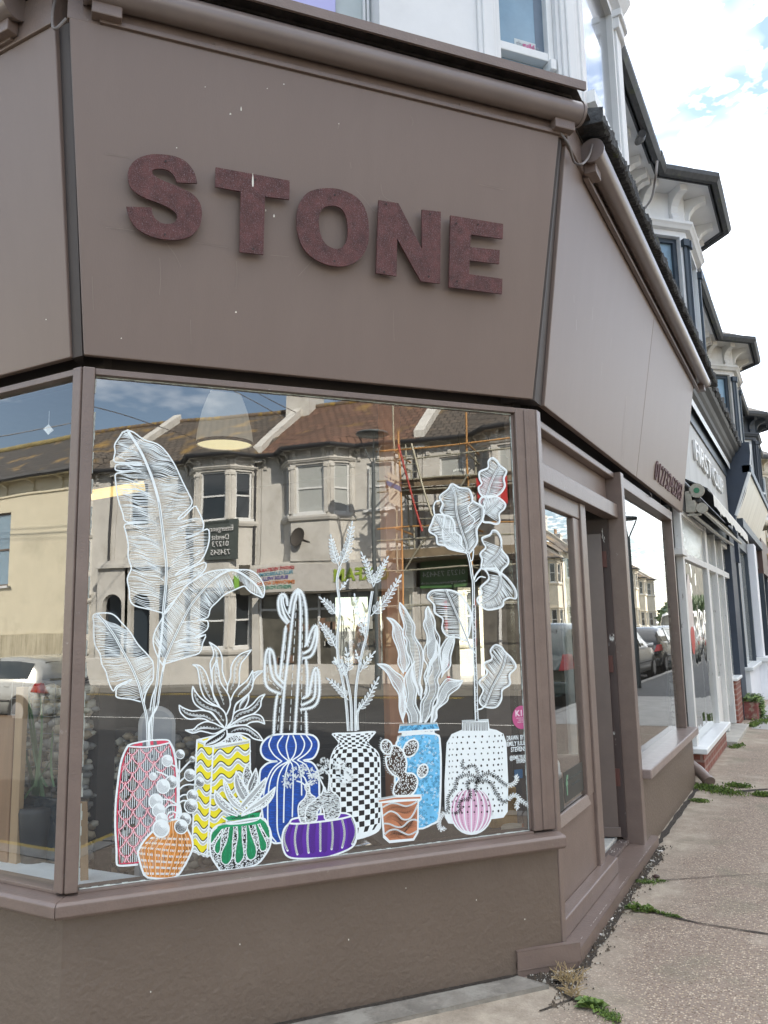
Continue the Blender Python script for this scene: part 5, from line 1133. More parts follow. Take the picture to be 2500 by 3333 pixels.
clump('weed_clump', 'line of weeds in front of the red step block', [(-.98, 12.2, .04), (-.85, 12.9, .05), (-.7, 13.6, .05)], 500, .04, .03, LF1, 13)
clump('weed_clump', 'small weed by the white shop door step', [(-.98, 10.2, .03), (-.95, 10.5, .03)], 200, .03, .025, LF1, 14)
# crumbs, grit and fag ends along the step
rr = random.Random(9); m = MB()
for i in range(1500):
    y = rr.uniform(3.2, 5.7); x = FB(y, .05, 0).x+abs(rr.gauss(0, .035)); 
    if rr.random() < .22: p_ = g(rr.uniform(330, 760), rr.uniform(1560, 1700)); x, y = p_.x, p_.y
    r = rr.uniform(.002, .0065)*(2.2 if rr.random() < .04 else 1); p = V((x, y, .004)); a = rr.uniform(0, 6)
    m.add([p+V((r*cos(a+k*2.1), r*sin(a+k*2.1), 0)) for k in range(3)]+[p+V((0, 0, r*1.2))], [(0, 1, 3), (1, 2, 3), (2, 0, 3)], 0 if rr.random() < .8 else 1)
tag(m.build('grit', [mat('grit brown', (.09, .07, .05), .9, var=.6, vs=90), mat('grit pale', (.45, .42, .36), .9)]), None, None, kind='stuff')
CIG = mat('cigarette paper', (.75, .72, .68), .8)
lab = ['white cigarette end lying against the step front, lowest of the row', 'white cigarette end by the dry grass tuft', 'cigarette end halfway along the step', 'cigarette end near the low green clump', 'cigarette end by the far end of the step', 'paper scrap beside the far step corner']
for i, (x, y) in enumerate(((985, 1235), (700, 1572), (1085, 1095), (1360, 720), (1450, 570), (1525, 480))):
    p = g(x, y); a = .7*i; d = V((cos(a), sin(a), 0))*.014; mm_ = MB(); mm_.tube([V((p.x, p.y, .008))-d, V((p.x, p.y, .008))+d], .0038, 8)
    tag(mm_.build('cigarette_end', CIG), lab[i], 'cigarette end')
p = g(1485, 712); m = MB(); m.lathe((p.x, p.y, .0), [(.001, 0), (.016, .003), (.02, .01), (.012, .017), (.001, .019)], 10); tag(m.build('brown_pebble', mat('brown stone', (.06, .03, .025), .6)), 'dark brown stone lying on the pavement beside the step', 'stone')
# ================================================================= things inside the salon
def solo(name, mb, M, label, cat_, bevel=0, group=None): return tag(mb.build(name, M, None, bevel), label, cat_, group)
def pendant(px, py, o, wpx, M, glow, label):
    c = onA(px, py, o); r = wpx/2*(c-CAM).length/F_PX; t = thing('pendant_lamp', label, 'lamp', c); t['_org'] = 1
    m = MB(); m.lathe(c, [(r, 0), (r*1.02, .01), (r*.97, r*.5), (r*.82, r*1.2), (r*.6, r*1.8), (r*.35, r*2.1), (.03, r*2.15)], 28); m.build('lamp_shade', M, t)
    m = MB(); m.lathe(c, [(r*1.0, -.012), (r*1.03, -.006), (r*1.03, .008), (r*.98, .012)], 28); m.build('rim', mat('dark lamp rim', (.05, .05, .045), .4), t)
    m = MB(); m.add([c+V((r*.97*cos(a), r*.97*sin(a), .004)) for a in [k*pi/14 for k in range(28)]], [tuple(range(28))]); m.build('diffuser', glow, t)
    m = MB(); m.lathe(c, [(r*.37, r*2.08), (r*.38, r*2.3), (r*.30, r*2.55), (.03, r*2.6)], 20); cp = m.build('cap', mat('dark lamp cap', (.08, .08, .075), .4), t)
    m = MB()
    for k in range(20): a = k*pi/10; m.add([c+V((r*.52*cos(a+s), r*.52*sin(a+s), r*(1.92+z))) for s, z in ((-.06, 0), (.06, 0), (.06, .16), (-.06, .16))], [(0, 1, 2, 3)])
    m.build('vent_slots', mat('bright vent slots', (.9, .9, .8), .5, emit=.25), t)
    m = MB(); m.tube([c+V((0, 0, r*2.5)), V((c.x, c.y, CEIL))], .006, 6); m.build('cord', mat('black flex', (.02, .02, .02), .5), t)
GLO = mat('lamp diffuser lit', (1, .88, .52), .5, emit=.28, var=.05)
pendant(731, 1446, -1.7, 176, mat('frosted lamp shade', (.55, .52, .44), .4, emit=.10), GLO, 'large frosted bell pendant lamp glowing pale yellow behind the banana leaf')
pendant(1498, 1605, -2.9, 74, mat('dark metal shade', (.10, .10, .10), .4), mat('unlit diffuser', (.2, .2, .18), .5), 'small dark industrial pendant lamp behind the fiddle leaf drawing')
a, b = onA(296, 1612, -2.4), onA(470, 1582, -2.4); m = MB(); m.tube([a, b], .035, 10)
solo('strip_light', m, mat('warm strip light', (1, .72, .25), .5, emit=.32), 'warm yellow strip light glowing behind the left banana leaf', 'light')
# crystal
c = onplane(158, 1398, V((0, 1, 0)), YC+.25); m = MB(); r = .022
vs = [c+V((0, 0, r*1.1)), c+V((0, 0, -r*1.1))]+[c+V((r*cos(k*pi/3), r*sin(k*pi/3), 0)) for k in range(6)]
m.add(vs, [(0, 2+k, 2+(k+1) % 6) for k in range(6)]+[(1, 2+(k+1) % 6, 2+k) for k in range(6)]); m.tube([c+V((0, 0, r)), V((c.x, c.y, 2.46))], .0008, 4)
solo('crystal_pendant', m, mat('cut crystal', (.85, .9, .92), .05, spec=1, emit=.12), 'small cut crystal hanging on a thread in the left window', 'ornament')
# gabion of pebbles in wire
yg = YC+.50; g0, g1 = onY(60, 2400, yg).x, onY(640, 2400, yg).x; zt_ = onY(130, 2235, yg).z
g1 = onY(262, 2400, yg).x
gb = thing('pebble_gabion', 'wire cage filled with pale pebbles standing behind the left windows', 'gabion', (g0, yg, 0)); gb['_org'] = 1
rr = random.Random(21); m = MB()
ico = [(0, 0, 1), (0, 0, -1)]+[(cos(k*pi/3)*.86, sin(k*pi/3)*.86, .5) for k in range(6)]+[(cos(k*pi/3+.5)*.86, sin(k*pi/3+.5)*.86, -.5) for k in range(6)]
icf = [(0, 2+k, 2+(k+1) % 6) for k in range(6)]+[(1, 8+(k+1) % 6, 8+k) for k in range(6)]+[(2+k, 8+k, 2+(k+1) % 6) for k in range(6)]+[(2+(k+1) % 6, 8+k, 8+(k+1) % 6) for k in range(6)]
for i in range(900):
    c = V((rr.uniform(g0, g1), yg+rr.uniform(0, .10), rr.uniform(.05, zt_))); r = rr.uniform(.018, .042); s1, s2_, s3_ = rr.uniform(.7, 1.3), rr.uniform(.6, 1), rr.uniform(.45, .8); an = rr.uniform(-.6, .6)
    m.add([c+V(((x*cos(an)-z*sin(an))*r*s1, y*r*s2_, (x*sin(an)+z*cos(an))*r*s3_)) for x, y, z in ico], icf, rr.randrange(3), True)
pb_ = m.build('pebbles', [mat('pale pebble', (.50, .46, .38), .6, var=.2), mat('grey pebble', (.28, .27, .25), .6, var=.2), mat('buff pebble', (.40, .32, .22), .6, var=.2)], gb); pb_['kind'] = 'stuff'
m = MB(); x = g0
while x < g1: m.tube([(x, yg-.045, .03), (x, yg-.045, zt_+.02)], .0022, 4); x += .075
z = .06
while z < zt_: m.tube([(g0, yg-.047, z), (g1, yg-.047, z)], .0022, 4); z += .075
m.build('wire_cage', mat('galvanised wire', (.3, .3, .3), .4, metal=.7), gb)
m = MB(); m.box(FW, g0-.02, g1, yg+.1, yg+.2, 0, zt_+.02); m.build('back_board', INW, gb)
yg2 = YC+1.5; ga, gz = onY(330, 2400, yg2).x, onY(760, 2400, yg2).x; zt4 = onY(480, 2400, yg2).z
gb2 = thing('pebble_gabion', 'second wire cage of grey pebbles deeper inside behind the pink painted vase', 'gabion', (ga, yg2, 0)); gb2['_org'] = 1; m = MB()
for i in range(750):
    c = V((rr.uniform(ga, gz), yg2+rr.uniform(0, .10), rr.uniform(.05, zt4))); r = rr.uniform(.02, .045); s1, s2_, s3_ = rr.uniform(.7, 1.3), rr.uniform(.6, 1), rr.uniform(.45, .8); an = rr.uniform(-.6, .6)
    m.add([c+V(((x*cos(an)-z*sin(an))*r*s1, y*r*s2_, (x*sin(an)+z*cos(an))*r*s3_)) for x, y, z in ico], icf, rr.randrange(3), True)
pb3 = m.build('pebbles', [MATS['pale pebble'], MATS['grey pebble'], MATS['buff pebble']], gb2); pb3['kind'] = 'stuff'
m = MB(); m.box(FW, ga-.02, gz, yg2+.1, yg2+.2, 0, zt4+.02); m.build('back_board', INW, gb2)
# strappy plant
m = MB()
for k, (bx, by, tx_, ty_, w_) in enumerate(((120, 2590, 88, 2250, 13), (100, 2600, 75, 2390, 14), (128, 2600, 105, 2290, 15), (150, 2560, 112, 2420, 8), (185, 2560, 165, 2380, 7), (90, 2600, 150, 2480, 7), (118, 2560, 128, 2270, 10))):
    P_ = [onY(bx+(tx_-bx)*f+12*sin(f*3+k), by+(ty_-by)*f, yg-.14-.02*k) for f in [j/10 for j in range(11)]]; vs = []; fs = []
    for j, q in enumerate(P_): h = w_*.0011*(1-(j/10)**2*.85); vs += [q+V((-h, 0, 0)), q+V((0, -.006, 0)), q+V((h, 0, 0))]
    for j in range(10): fs += [(3*j, 3*j+1, 3*j+4, 3*j+3), (3*j+1, 3*j+2, 3*j+5, 3*j+4)]
    m.add(vs, fs)
p0 = onY(125, 2600, yg-.2); t = thing('strappy_plant', 'strap leaved green plant in front of the pebble gabion', 'plant', p0); t['_org'] = 1; m.build('leaves', mat('dull green blade', (.07, .13, .055), .5, var=.2), t)
m = MB(); m.lathe((p0.x, p0.y, p0.z-.25), [(.001, 0), (.06, 0), (.08, .2), (.075, .22), (.02, .22)], 14); m.build('pot', mat('dark pot', (.03, .03, .032), .5), t)
WD = mat('warm brown wood', (.30, .17, .09), .5, var=.15, vs=3, stretch=(8, 8, .6)); WD2 = mat('light brown wood', (.42, .28, .16), .5, var=.12, vs=3, stretch=(8, 8, .6))
yc = YC+.22; xa, xb_, zt2 = onY(-200, 2300, yc).x, onY(46, 2300, yc).x, onY(40, 2330, yc).z; zb = .45; m = MB(); m.box(FW, xa, xb_, yc, yc+.02, zb, zt2)
cb_ = solo('wooden_cabinet', m, WD, 'brown wooden cabinet side at the left edge of the left window', 'cabinet', .004)
m = MB(); m.box(FW, xb_+.002, onY(72, 2300, yc).x, yc+.004, yc+.03, zb, zt2+.12); o_ = m.build('end_panel', WD2, cb_, bevel=.003)
xa, xb_ = onY(50, 2700, yc+.08).x, onY(206, 2700, yc+.08).x; zt2 = onY(120, 2588, yc+.1).z; m = MB(); m.box(FW, xa+.01, xb_+.12, yc+.08, yc+.10, .3, zt2)
solo('black_panel', m, mat('blue black gloss panel', (.012, .022, .030), .2), 'blue black glossy panel below the pebble gabion', 'panel', .006)
q = [onA(x, y, -.22) for x, y in ((262, 2905), (288, 2905), (284, 2612), (263, 2612))]; m = MB(); m.prism(q, -nA*.02); solo('wood_lath', m, WD2, 'upright orange brown timber lath just inside the left of the splayed window', 'lath', .001)
def arch(o, x0, x1, yt, yb_, th, M, grow=0):
    a0 = onA((x0+x1)/2, yb_, o); w_ = (onA(x1, yt+60, o)-onA(x0, yt+60, o)).length/2+grow; zt = onA((x0+x1)/2, yt, o).z-w_+grow; s0 = dA.dot(a0)
    P_ = [(s0-w_, a0.z), (s0+w_, a0.z)]+[(s0+w_*cos(a), zt+w_*sin(a)) for a in [k*pi/14 for k in range(15)]]; m = MB(); m.prism([nA*(kA+o)+dA*s+V((0, 0, z)) for s, z in P_], -nA*th); return m
t = thing('arched_board', 'pale grey round topped board standing behind the pink painted vase', 'board', onA(500, 2900, -.4)); t['_org'] = 1
arch(-.40, 440, 560, 2300, 2930, .02, None).build('rim', mat('pale grey plastic', (.55, .55, .56), .4), t, bevel=.004)
arch(-.396, 452, 548, 2314, 2930, .02, None).build('inner_panel', mat('pale blue grey panel', (.42, .44, .48), .35), t)
# timber post, mirrors
q = [onA(x, y, -.75) for x, y in ((1262, 2780), (1318, 2775), (1318, 1200), (1262, 1195))]; m = MB(); s0, s1 = dA.dot(onA(1262, 2000, -.45)), dA.dot(onA(1318, 2000, -.45)); FAi = fr(nA*(kA-.45), dA, nA); m.box(FAi, s0, s1, -.08, 0, .02, CEIL)
solo('timber_post', m, mat('red brown timber post', (.46, .19, .09), .5, var=.15, vs=3, stretch=(6, 6, .5)), 'red brown timber post inside the window beside the snake plant', 'post', .004)
MIR = mat('mirror silver', (.92, .93, .92), .01, metal=1, var=0)
for i, (x0, x1, y0_, y1_m, lb) in enumerate(((1094, 1264, 1945, 2175, 'wall mirror with dark middle bar reflecting the street and the photographer'), (1480, 1608, 1916, 2212, 'bright wall mirror behind the fiddle leaf stem reflecting the street'))):
    o = -3.0-.2*i; c = onA((x0+x1)/2, (y0_+y1_m)/2, o); nn_ = (CAM-c); nn_.z = nn_.z*.2; nn_.normalize() if i == 0 else None
    if i: nn_ = (nA+dA*.1).normalized()
    u_ = V((0, 0, 1)).cross(nn_).normalized(); v_ = nn_.cross(u_); D = (c-CAM).length; hw, hh = (x1-x0)/2*D/F_PX, (y1_m-y0_)/2*D/F_PX
    if u_.dot(dA) < 0: u_ = -u_
    m = MB(); m.prism([c+u_*hw+v_*hh, c-u_*hw+v_*hh, c-u_*hw-v_*hh, c+u_*hw-v_*hh], nn_*.012); mr_ = solo('wall_mirror', m, MIR, lb, 'mirror')
    m = MB(); F_ = lambda a_, b_, d_: c+u_*a_+v_*b_+nn_*d_
    xs_ = [(-hw-.04, -hw), (hw, hw+.04)]+([(.05, .13)] if i == 0 else [(-.02, .04)])
    for a_, b_ in xs_: m.hexa([F_(a_, -hh-.04, .0), F_(b_, -hh-.04, .0), F_(b_, -hh-.04, .03), F_(a_, -hh-.04, .03), F_(a_, hh+.04, .0), F_(b_, hh+.04, .0), F_(b_, hh+.04, .03), F_(a_, hh+.04, .03)])
    for a_, b_ in ((-hh-.04, -hh), (hh, hh+.04)): m.hexa([F_(-hw, a_, .0), F_(hw, a_, .0), F_(hw, a_, .03), F_(-hw, a_, .03), F_(-hw, b_, .0), F_(hw, b_, .0), F_(hw, b_, .03), F_(-hw, b_, .03)])
    m.build('frame', mat('dark mirror frame', (.03, .03, .03), .4), mr_)
# salon chair
c = onA(1120, 2330, -2.3); t = thing('salon_chair', 'black padded salon chair standing behind the leafy stems drawing', 'chair', (c.x, c.y, .04)); t['_org'] = 1
z0 = .04; m = MB(); m.lathe((c.x, c.y, z0), [(.28, 0), (.28, .02), (.06, .04), (.035, .1), (.035, .42), (.001, .42)], 20); m.build('pedestal', mat('chrome pedestal', (.5, .5, .5), .2, metal=1), t)
BK = mat('black vinyl', (.02, .02, .021), .4); Fc = fr((c.x, c.y, 0), dA, nA)
m = MB(); m.box(Fc, -.26, .26, -.25, .25, z0+.42, z0+.54); m.build('seat', BK, t, bevel=.04); m = MB(); m.box(Fc, -.26, .26, -.32, -.22, z0+.56, z0+1.02); m.build('backrest', BK, t, bevel=.045)
for s in (-.33, .27): m = MB(); m.box(Fc, s, s+.06, -.25, .2, z0+.62, z0+.68); m.build('armrest', BK, t, bevel=.02)
# bits on the sill at the right
m = MB(); m.box(FA, 1.30, 1.90, -.50, -.10, .50, .53); m.build('inner_shelf', mat('dark inner shelf', (.07, .055, .045), .4), shop)
sc_ = lambda x, y, o: (dA.dot(onA(x, y, o)), onA(x, y, o).z)
s0 = sc_(1600, 2600, -.28)[0]; s1 = sc_(1682, 2600, -.28)[0]; m = MB(); m.box(FA, s0, s1, -.33, -.28, .532, sc_(1640, 2566, -.28)[1]); solo('wood_block', m, mat('golden pine block', (.45, .26, .08), .5, var=.2, vs=5, stretch=(5, 5, 1)), 'golden brown wooden block behind the dotted vase drawing', 'block', .004)
c = onA(1676, 2693, -.20); m = MB(); m.lathe((c.x, c.y, .531), [(.001, 0), (.062, 0), (.064, .018), (.060, .022), (.001, .022)], 28); solo('round_tin', m, mat('worn cream tin', (.55, .50, .42), .5, var=.15, vs=30), 'round cream topped tin on the sill below the wooden block', 'tin')
c = onA(1722, 2684, -.16); m = MB(); m.lathe((c.x, c.y, .531), [(.001, 0), (.030, 0), (.031, .022), (.034, .023), (.034, .032), (.028, .033), (.026, .026), (.001, .026)], 24); solo('terracotta_dish', m, mat('terracotta dish', (.33, .13, .07), .7), 'small terracotta dish at the right end of the window sill', 'dish')
c = onplane(1812, 2680, V((1, 0, 0)), XB-.20); zb_ = c.z; zt3 = onplane(1814, 2400, V((1, 0, 0)), XB-.20).z; H = zt3-zb_; m = MB(); m.lathe((c.x, c.y, zb_), [(.001, 0), (.034, 0), (.036, H*.05), (.036, H*.55), (.040, H*.56), (.040, H*.60), (.034, H*.61), (.032, H*.72), (.012, H*.80), (.010, H*.93), (.004, H), (.001, H)], 18); solo('white_bottle', m, mat('translucent white plastic', (.62, .64, .64), .3), 'tall white nozzle bottle just inside the fixed side light', 'bottle')
m = MB(); m.box(FB, c.y-.12, c.y+.12, -.3, -.15, .1, zb_); solo('small_stand', m, INW, 'low dark stand under the white bottle in the side light', 'stand', .004)
m = MB(); a = onplane(1852, 2300, V((1, 0, 0)), XB-.45).y; b = onplane(1912, 2300, V((1, 0, 0)), XB-.45).y; m.box(FB, a, b, -.47, -.45, .1, 1.55); solo('laminate_board', m, mat('white laminate', (.62, .63, .62), .4), 'upright white laminate board seen through the fixed side light', 'panel', .002)
m = MB(); q = [onA(x, y, -.05) for x, y in ((1675, 2536), (1702, 2532), (1701, 2503), (1674, 2506))]; m.prism(q, -nA*.002); solo('blue_card', m, mat('blue card', (.06, .16, .32), .5), 'small blue card behind the glass under the painted signature', 'card')
# poster glimpsed in the doorway, rug
m = MB(); m.box(FB, 5.0, 5.4, -1.6, -1.58, .9, 1.9); solo('framed_print', m, mat('pale wall print', (.5, .5, .46), .6), 'pale framed print on the salon wall seen through the open door', 'print', .003)
# ================================================================= plants painted on the splayed pane
PWt = mat('white paint pen', (.84, .91, .92), .6, var=.03, vs=30); PBk = mat('black paint', (.012, .011, .012), .5, var=.1)
PCOL = {'w': PWt, 'k': PBk, 'pink': mat('pink paint', (.72, .07, .13), .5, var=.05), 'ora': mat('orange paint', (.66, .26, .05), .5, var=.15, vs=20), 'orl': mat('pale orange paint', (.88, .58, .32), .5),
        'yel': mat('yellow paint', (.84, .74, .02), .5, var=.04), 'blu': mat('blue paint', (.008, .085, .46), .45, var=.1, vs=14), 'grn': mat('green paint', (.01, .33, .13), .5, var=.1), 'pur': mat('purple paint', (.11, .025, .36), .5, var=.1),
        'sky': mat('light blue paint', (.16, .52, .82), .5, var=.12, vs=20), 'skd': mat('mid blue ink', (.02, .15, .30), .5), 'ter': mat('terracotta paint', (.50, .20, .10), .5, var=.12, vs=20), 'brn': mat('brown paint fill', (.055, .034, .024), .5), 'pnk': mat('pale pink paint', (.74, .50, .66), .5, var=.1), 'mag': mat('magenta ink', (.35, .08, .2), .5), 'gry': mat('grey wash', (.42, .46, .48), .5), 'pud': mat('dark purple ink', (.03, .006, .10), .5), 'tea': mat('dark green ink', (.0, .07, .03), .5)}
def cat(pts, n=6, closed=False): return smooth([tuple(p) for p in pts], n, closed) if len(pts) > 2 else [tuple(p) for p in pts]
def plen(p): return sum(math.dist(a, b) for a, b in zip(p, p[1:]))
def resamp(p, n):
    p = [tuple(q) for q in p]; d = [0]
    for a, b in zip(p, p[1:]): d.append(d[-1]+math.dist(a, b))
    T = d[-1]; out = []; j = 0
    for i in range(n):
        t = T*i/(n-1)
        while j < len(p)-2 and d[j+1] < t: j += 1
        f = (t-d[j])/max(d[j+1]-d[j], 1e-9); out.append((p[j][0]+(p[j+1][0]-p[j][0])*f, p[j][1]+(p[j+1][1]-p[j][1])*f))
    return out
def inside(poly, x, y):
    c = False; j = len(poly)-1
    for i in range(len(poly)):
        a, b = poly[i], poly[j]
        if (a[1] > y) != (b[1] > y) and x < (b[0]-a[0])*(y-a[1])/(b[1]-a[1])+a[0]: c = not c
        j = i
    return c
class Paint:
    lvl = 0
    def __init__(s, name, label, tr, cols):
        s.m = MB(); s.name = name; s.label = label; s.T = tr; s.cols = cols; s.o = 0
    def t(s, pts): ox, oy, k = s.T; return [(ox+x*k, oy+y*k) for x, y in pts]
    def off(s): s.o += 1; return -.03+.0009+Paint.lvl*.00035+s.o*.0000045*2
    def fill(s, pts, c='w', sm=0, raw=False):
        pts = cat(pts, sm, True) if sm else pts
        P = pts if raw else s.t(pts); o = s.off(); q = [onA(x, y, o) for x, y in P]
        s.m.add(q, [tuple(t) for t in tessellate_polygon([q])], s.cols.index(c))
    def stroke(s, pts, w, c='w', sm=5, closed=False, taper=False, raw=False, o=None):
        """w in photo pixels"""
        if len(pts) > 2 and sm: pts = cat(pts, sm, closed)
        elif closed: pts = list(pts)
        P = pts if raw else s.t(pts)
        if closed: P = P+[P[0], P[1]]
        o = s.off() if o is None else o; vs = []; fs = []; n = len(P)
        for i, (x, y) in enumerate(P):
            a = P[max(i-1, 0)]; b = P[min(i+1, n-1)]; dx, dy = b[0]-a[0], b[1]-a[1]; l = math.hypot(dx, dy) or 1
            h = w/2*(1-abs(2*i/(n-1)-1)**3*.85 if taper else 1); nx, ny = -dy/l*h, dx/l*h
            vs += [onA(x+nx, y+ny, o), onA(x-nx, y-ny, o)]
        for i in range(n-1): fs.append((2*i, 2*i+1, 2*i+3, 2*i+2))
        if not closed and w > 3.5 and not taper:      # round ends
            for e, k in ((P[0], 0), (P[-1], 1)):
                b0 = len(vs); vs += [onA(e[0]+w/2*cos(a), e[1]+w/2*sin(a), o) for a in [q*pi/3 for q in range(6)]]; fs.append(tuple(range(b0, b0+6)))
        s.m.add(vs, fs, s.cols.index(c))
    def veins(s, mid, poly, L, a0, a1, n, w=2.2, c='w', wav=3, curv=0, t0=.02, t1=.98, step=10, seed=1, a0j=2):
        """lines that leave the midrib and stop at the outline (crop units)"""
        rr = random.Random(seed); poly = cat(poly, 4, True); M = resamp(cat(mid, 6), 60); o = s.off()
        for i in range(n):
            t = t0+(t1-t0)*(i+.5)/n; k = t*59; j = min(int(k), 58); f = k-j
            x = M[j][0]*(1-f)+M[j+1][0]*f; y = M[j][1]*(1-f)+M[j+1][1]*f
            a = radians(a0+(a1-a0)*t+rr.uniform(-a0j, a0j)); seg = []; ph = i*.35+rr.uniform(-.3, .3); d = 0; first = True
            while d < L:
                aa = a+curv*d/L+radians(wav*4)*sin(d/38+ph)*(wav > 0); x += step*cos(aa); y += step*sin(aa); d += step
                if inside(poly, x, y): seg.append((x, y)); first = False
                else:
                    if len(seg) > 1: s.stroke(seg, w*rr.uniform(.7, 1.2), c, 0, taper=True, o=o)
                    if not first: seg = []; break
                    seg = []
            if len(seg) > 1: s.stroke(seg, w, c, 0, taper=True, o=o)
    def hatch(s, poly, ang, sp, w=1.5, c='w', wav=0, brk=0, seed=2, step=8, sm=4):
        rr = random.Random(seed); poly = cat(poly, sm, True) if sm else poly; a = radians(ang); u = (cos(a), sin(a)); v = (-u[1], u[0]); o = s.off()
        us = [p[0]*u[0]+p[1]*u[1] for p in poly]; vs_ = [p[0]*v[0]+p[1]*v[1] for p in poly]; q = min(vs_)+sp/2
        while q < max(vs_):
            seg = []; t = min(us)+rr.uniform(0, step)
            while t <= max(us)+step:
                vv = q+wav*sin(t/25+q*.05); x, y = u[0]*t+v[0]*vv, u[1]*t+v[1]*vv
                if inside(poly, x, y) and not (brk and rr.random() < brk): seg.append((x, y))
                else:
                    if len(seg) > 1: s.stroke(seg, w, c, 0, o=o)
                    seg = []
                t += step
            q += sp*rr.uniform(.85, 1.15)
    def leafLR(s, tip, L, R, w, c='w', sm=6, rib=0, ribl=26, dash=True, seed=1, w2=1.4):
        s.stroke([tip]+L, w, c, sm); s.stroke([tip]+R, w, c, sm)
        if rib:
            A = resamp(cat([tip]+L, 6), 40); B = resamp(cat([tip]+R, 6), 40); M = [((a[0]+b[0])/2, (a[1]+b[1])/2) for a, b in zip(A, B)]; o = s.off(); M2 = resamp(M[3:36], rib)
            for i in range(len(M2)-1):
                dx, dy = M2[i+1][0]-M2[i][0], M2[i+1][1]-M2[i][1]; l = math.hypot(dx, dy) or 1; k = ribl*sin(pi*(i+1)/len(M2)); x, y = M2[i]
                s.stroke([(x, y), (x+(-dy*.8-dx*.5)/l*k, y+(dx*.8-dy*.5)/l*k)], w2, c, 0, o=o)
                if dash and i % 4 < 2: s.stroke([(x+dy/l*9, y-dx/l*9), (M2[i+1][0]+dy/l*9, M2[i+1][1]-dx/l*9)], w2, c, 0, o=o)
    def specks(s, poly, n, l, w, c, seed=3, sm=4, ang=None):
        rr = random.Random(seed); poly = cat(poly, sm, True) if sm else poly; xs = [p[0] for p in poly]; ys = [p[1] for p in poly]; o = s.off(); k = 0; tries = 0
        while k < n and tries < n*6:
            tries += 1; x, y = rr.uniform(min(xs), max(xs)), rr.uniform(min(ys), max(ys))
            if not inside(poly, x, y): continue
            a = ang(x, y) if ang else rr.uniform(0, pi); s.stroke([(x-cos(a)*l/2, y-sin(a)*l/2), (x+cos(a)*l/2, y+sin(a)*l/2)], w, c, 0, o=o); k += 1
    def ell(s, cx, cy, rx, ry, rot=0, n=20):
        r = radians(rot); return [(cx+rx*cos(a)*cos(r)-ry*sin(a)*sin(r), cy+rx*cos(a)*sin(r)+ry*sin(a)*cos(r)) for a in [2*pi*k/n for k in range(n)]]
    def done(s):
        o = s.m.build(s.name, [PCOL[c] for c in s.cols], winA); Paint.lvl += 1
        if s.label: o['label'] = s.label
        return o
CA, CB, CC, CDD, CE = (280, 1380, .3617), (280, 1950, .2411), (360, 2380, .2411), (560, 2060, .20494), (600, 2380, .21697)
CF, CG, CH, CI = (830, 1880, .24414), (1020, 1680, .32538), (830, 2360, .25316), (1060, 2360, .2411)
CJ, CK, CL, CM = (1220, 1940, .21708), (1360, 1460, .24407), (1360, 1900, .39414), (1400, 2320, .37815)
# ---- banana leaves
p = Paint('painted_banana_leaves', 'white line drawn banana leaves painted on the glass', CA, ['w', 'k'])
R1 = [(375, 58), (430, 75), (520, 140), (640, 180), (720, 250), (800, 370), (870, 520), (930, 640), (955, 700), (935, 750), (880, 800), (825, 857), (880, 835), (975, 740), (1010, 780), (1050, 870), (1055, 940), (1010, 980), (890, 1025), (960, 1010), (1090, 945), (1110, 1020), (1090, 1120), (1040, 1220), (960, 1275), (850, 1320), (800, 1365), (900, 1320), (1065, 1245), (1070, 1310), (980, 1400), (900, 1460), (820, 1560), (760, 1650), (710, 1710)]
L1 = [(375, 58), (330, 75), (300, 120), (258, 185), (262, 250), (250, 320), (275, 345), (400, 348), (490, 350), (485, 362), (300, 362), (265, 380), (270, 415), (330, 425), (435, 425), (330, 435), (268, 450), (265, 500), (290, 680), (330, 800), (355, 878), (450, 880), (575, 885), (460, 893), (350, 905), (360, 980), (380, 1080), (380, 1200), (408, 1300), (372, 1390), (390, 1500), (395, 1580), (440, 1635), (560, 1665), (690, 1700)]
M1 = [(375, 60), (440, 160), (510, 280), (570, 420), (610, 530), (655, 700), (680, 880), (700, 1050), (722, 1250), (718, 1450), (700, 1640), (695, 1720)]
p.veins(M1, R1+list(reversed(M1)), 520, 24, -38, 130, 2.0, wav=3, curv=.15, seed=4)
p.veins(M1, L1+list(reversed(M1)), 480, 190, 196, 135, 2.1, wav=3, curv=-.1, seed=5)
p.stroke(R1, 4.6, sm=3); p.stroke(L1, 4.6, sm=3); p.stroke(M1, 8.5); p.stroke(M1[5:], 1.6, 'k')
p.stroke([(415, 1310), (520, 1350), (640, 1370), (700, 1410)], 2.5)
O2a = [(690, 2170), (640, 2080), (605, 1970), (620, 1870), (680, 1760), (730, 1660), (800, 1580), (900, 1460), (1000, 1390), (1110, 1330), (1250, 1310), (1350, 1312), (1480, 1318), (1560, 1380), (1605, 1470), (1595, 1555), (1560, 1550), (1480, 1510), (1430, 1460)]
O2b = [(1430, 1460), (1400, 1465), (1320, 1500), (1240, 1540), (1180, 1600), (1120, 1660), (1095, 1740), (1000, 1765), (1090, 1770), (1088, 1850), (980, 1920), (1075, 1898), (1050, 1970), (1020, 2060), (900, 2100), (700, 2160)]
M2 = [(695, 2160), (770, 1980), (850, 1810), (940, 1640), (1050, 1500), (1160, 1390), (1290, 1318), (1370, 1330), (1450, 1380), (1540, 1460), (1590, 1548)]
p.veins(M2[:7], O2a[:12]+list(reversed(M2[:7])), 330, -118, -150, 95, 1.9, wav=1.5, seed=6)
p.veins(M2[:7], O2b+M2[:7]+[(1350, 1340)], 420, -12, 70, 100, 2.0, wav=2.5, seed=7)
p.veins(M2[6:], O2a[10:]+[(1290, 1330)], 150, 60, 100, 26, 1.6, wav=0, seed=8); p.veins(M2[6:], O2a[10:]+[(1290, 1330)], 120, -30, -20, 22, 1.6, wav=0, seed=9)
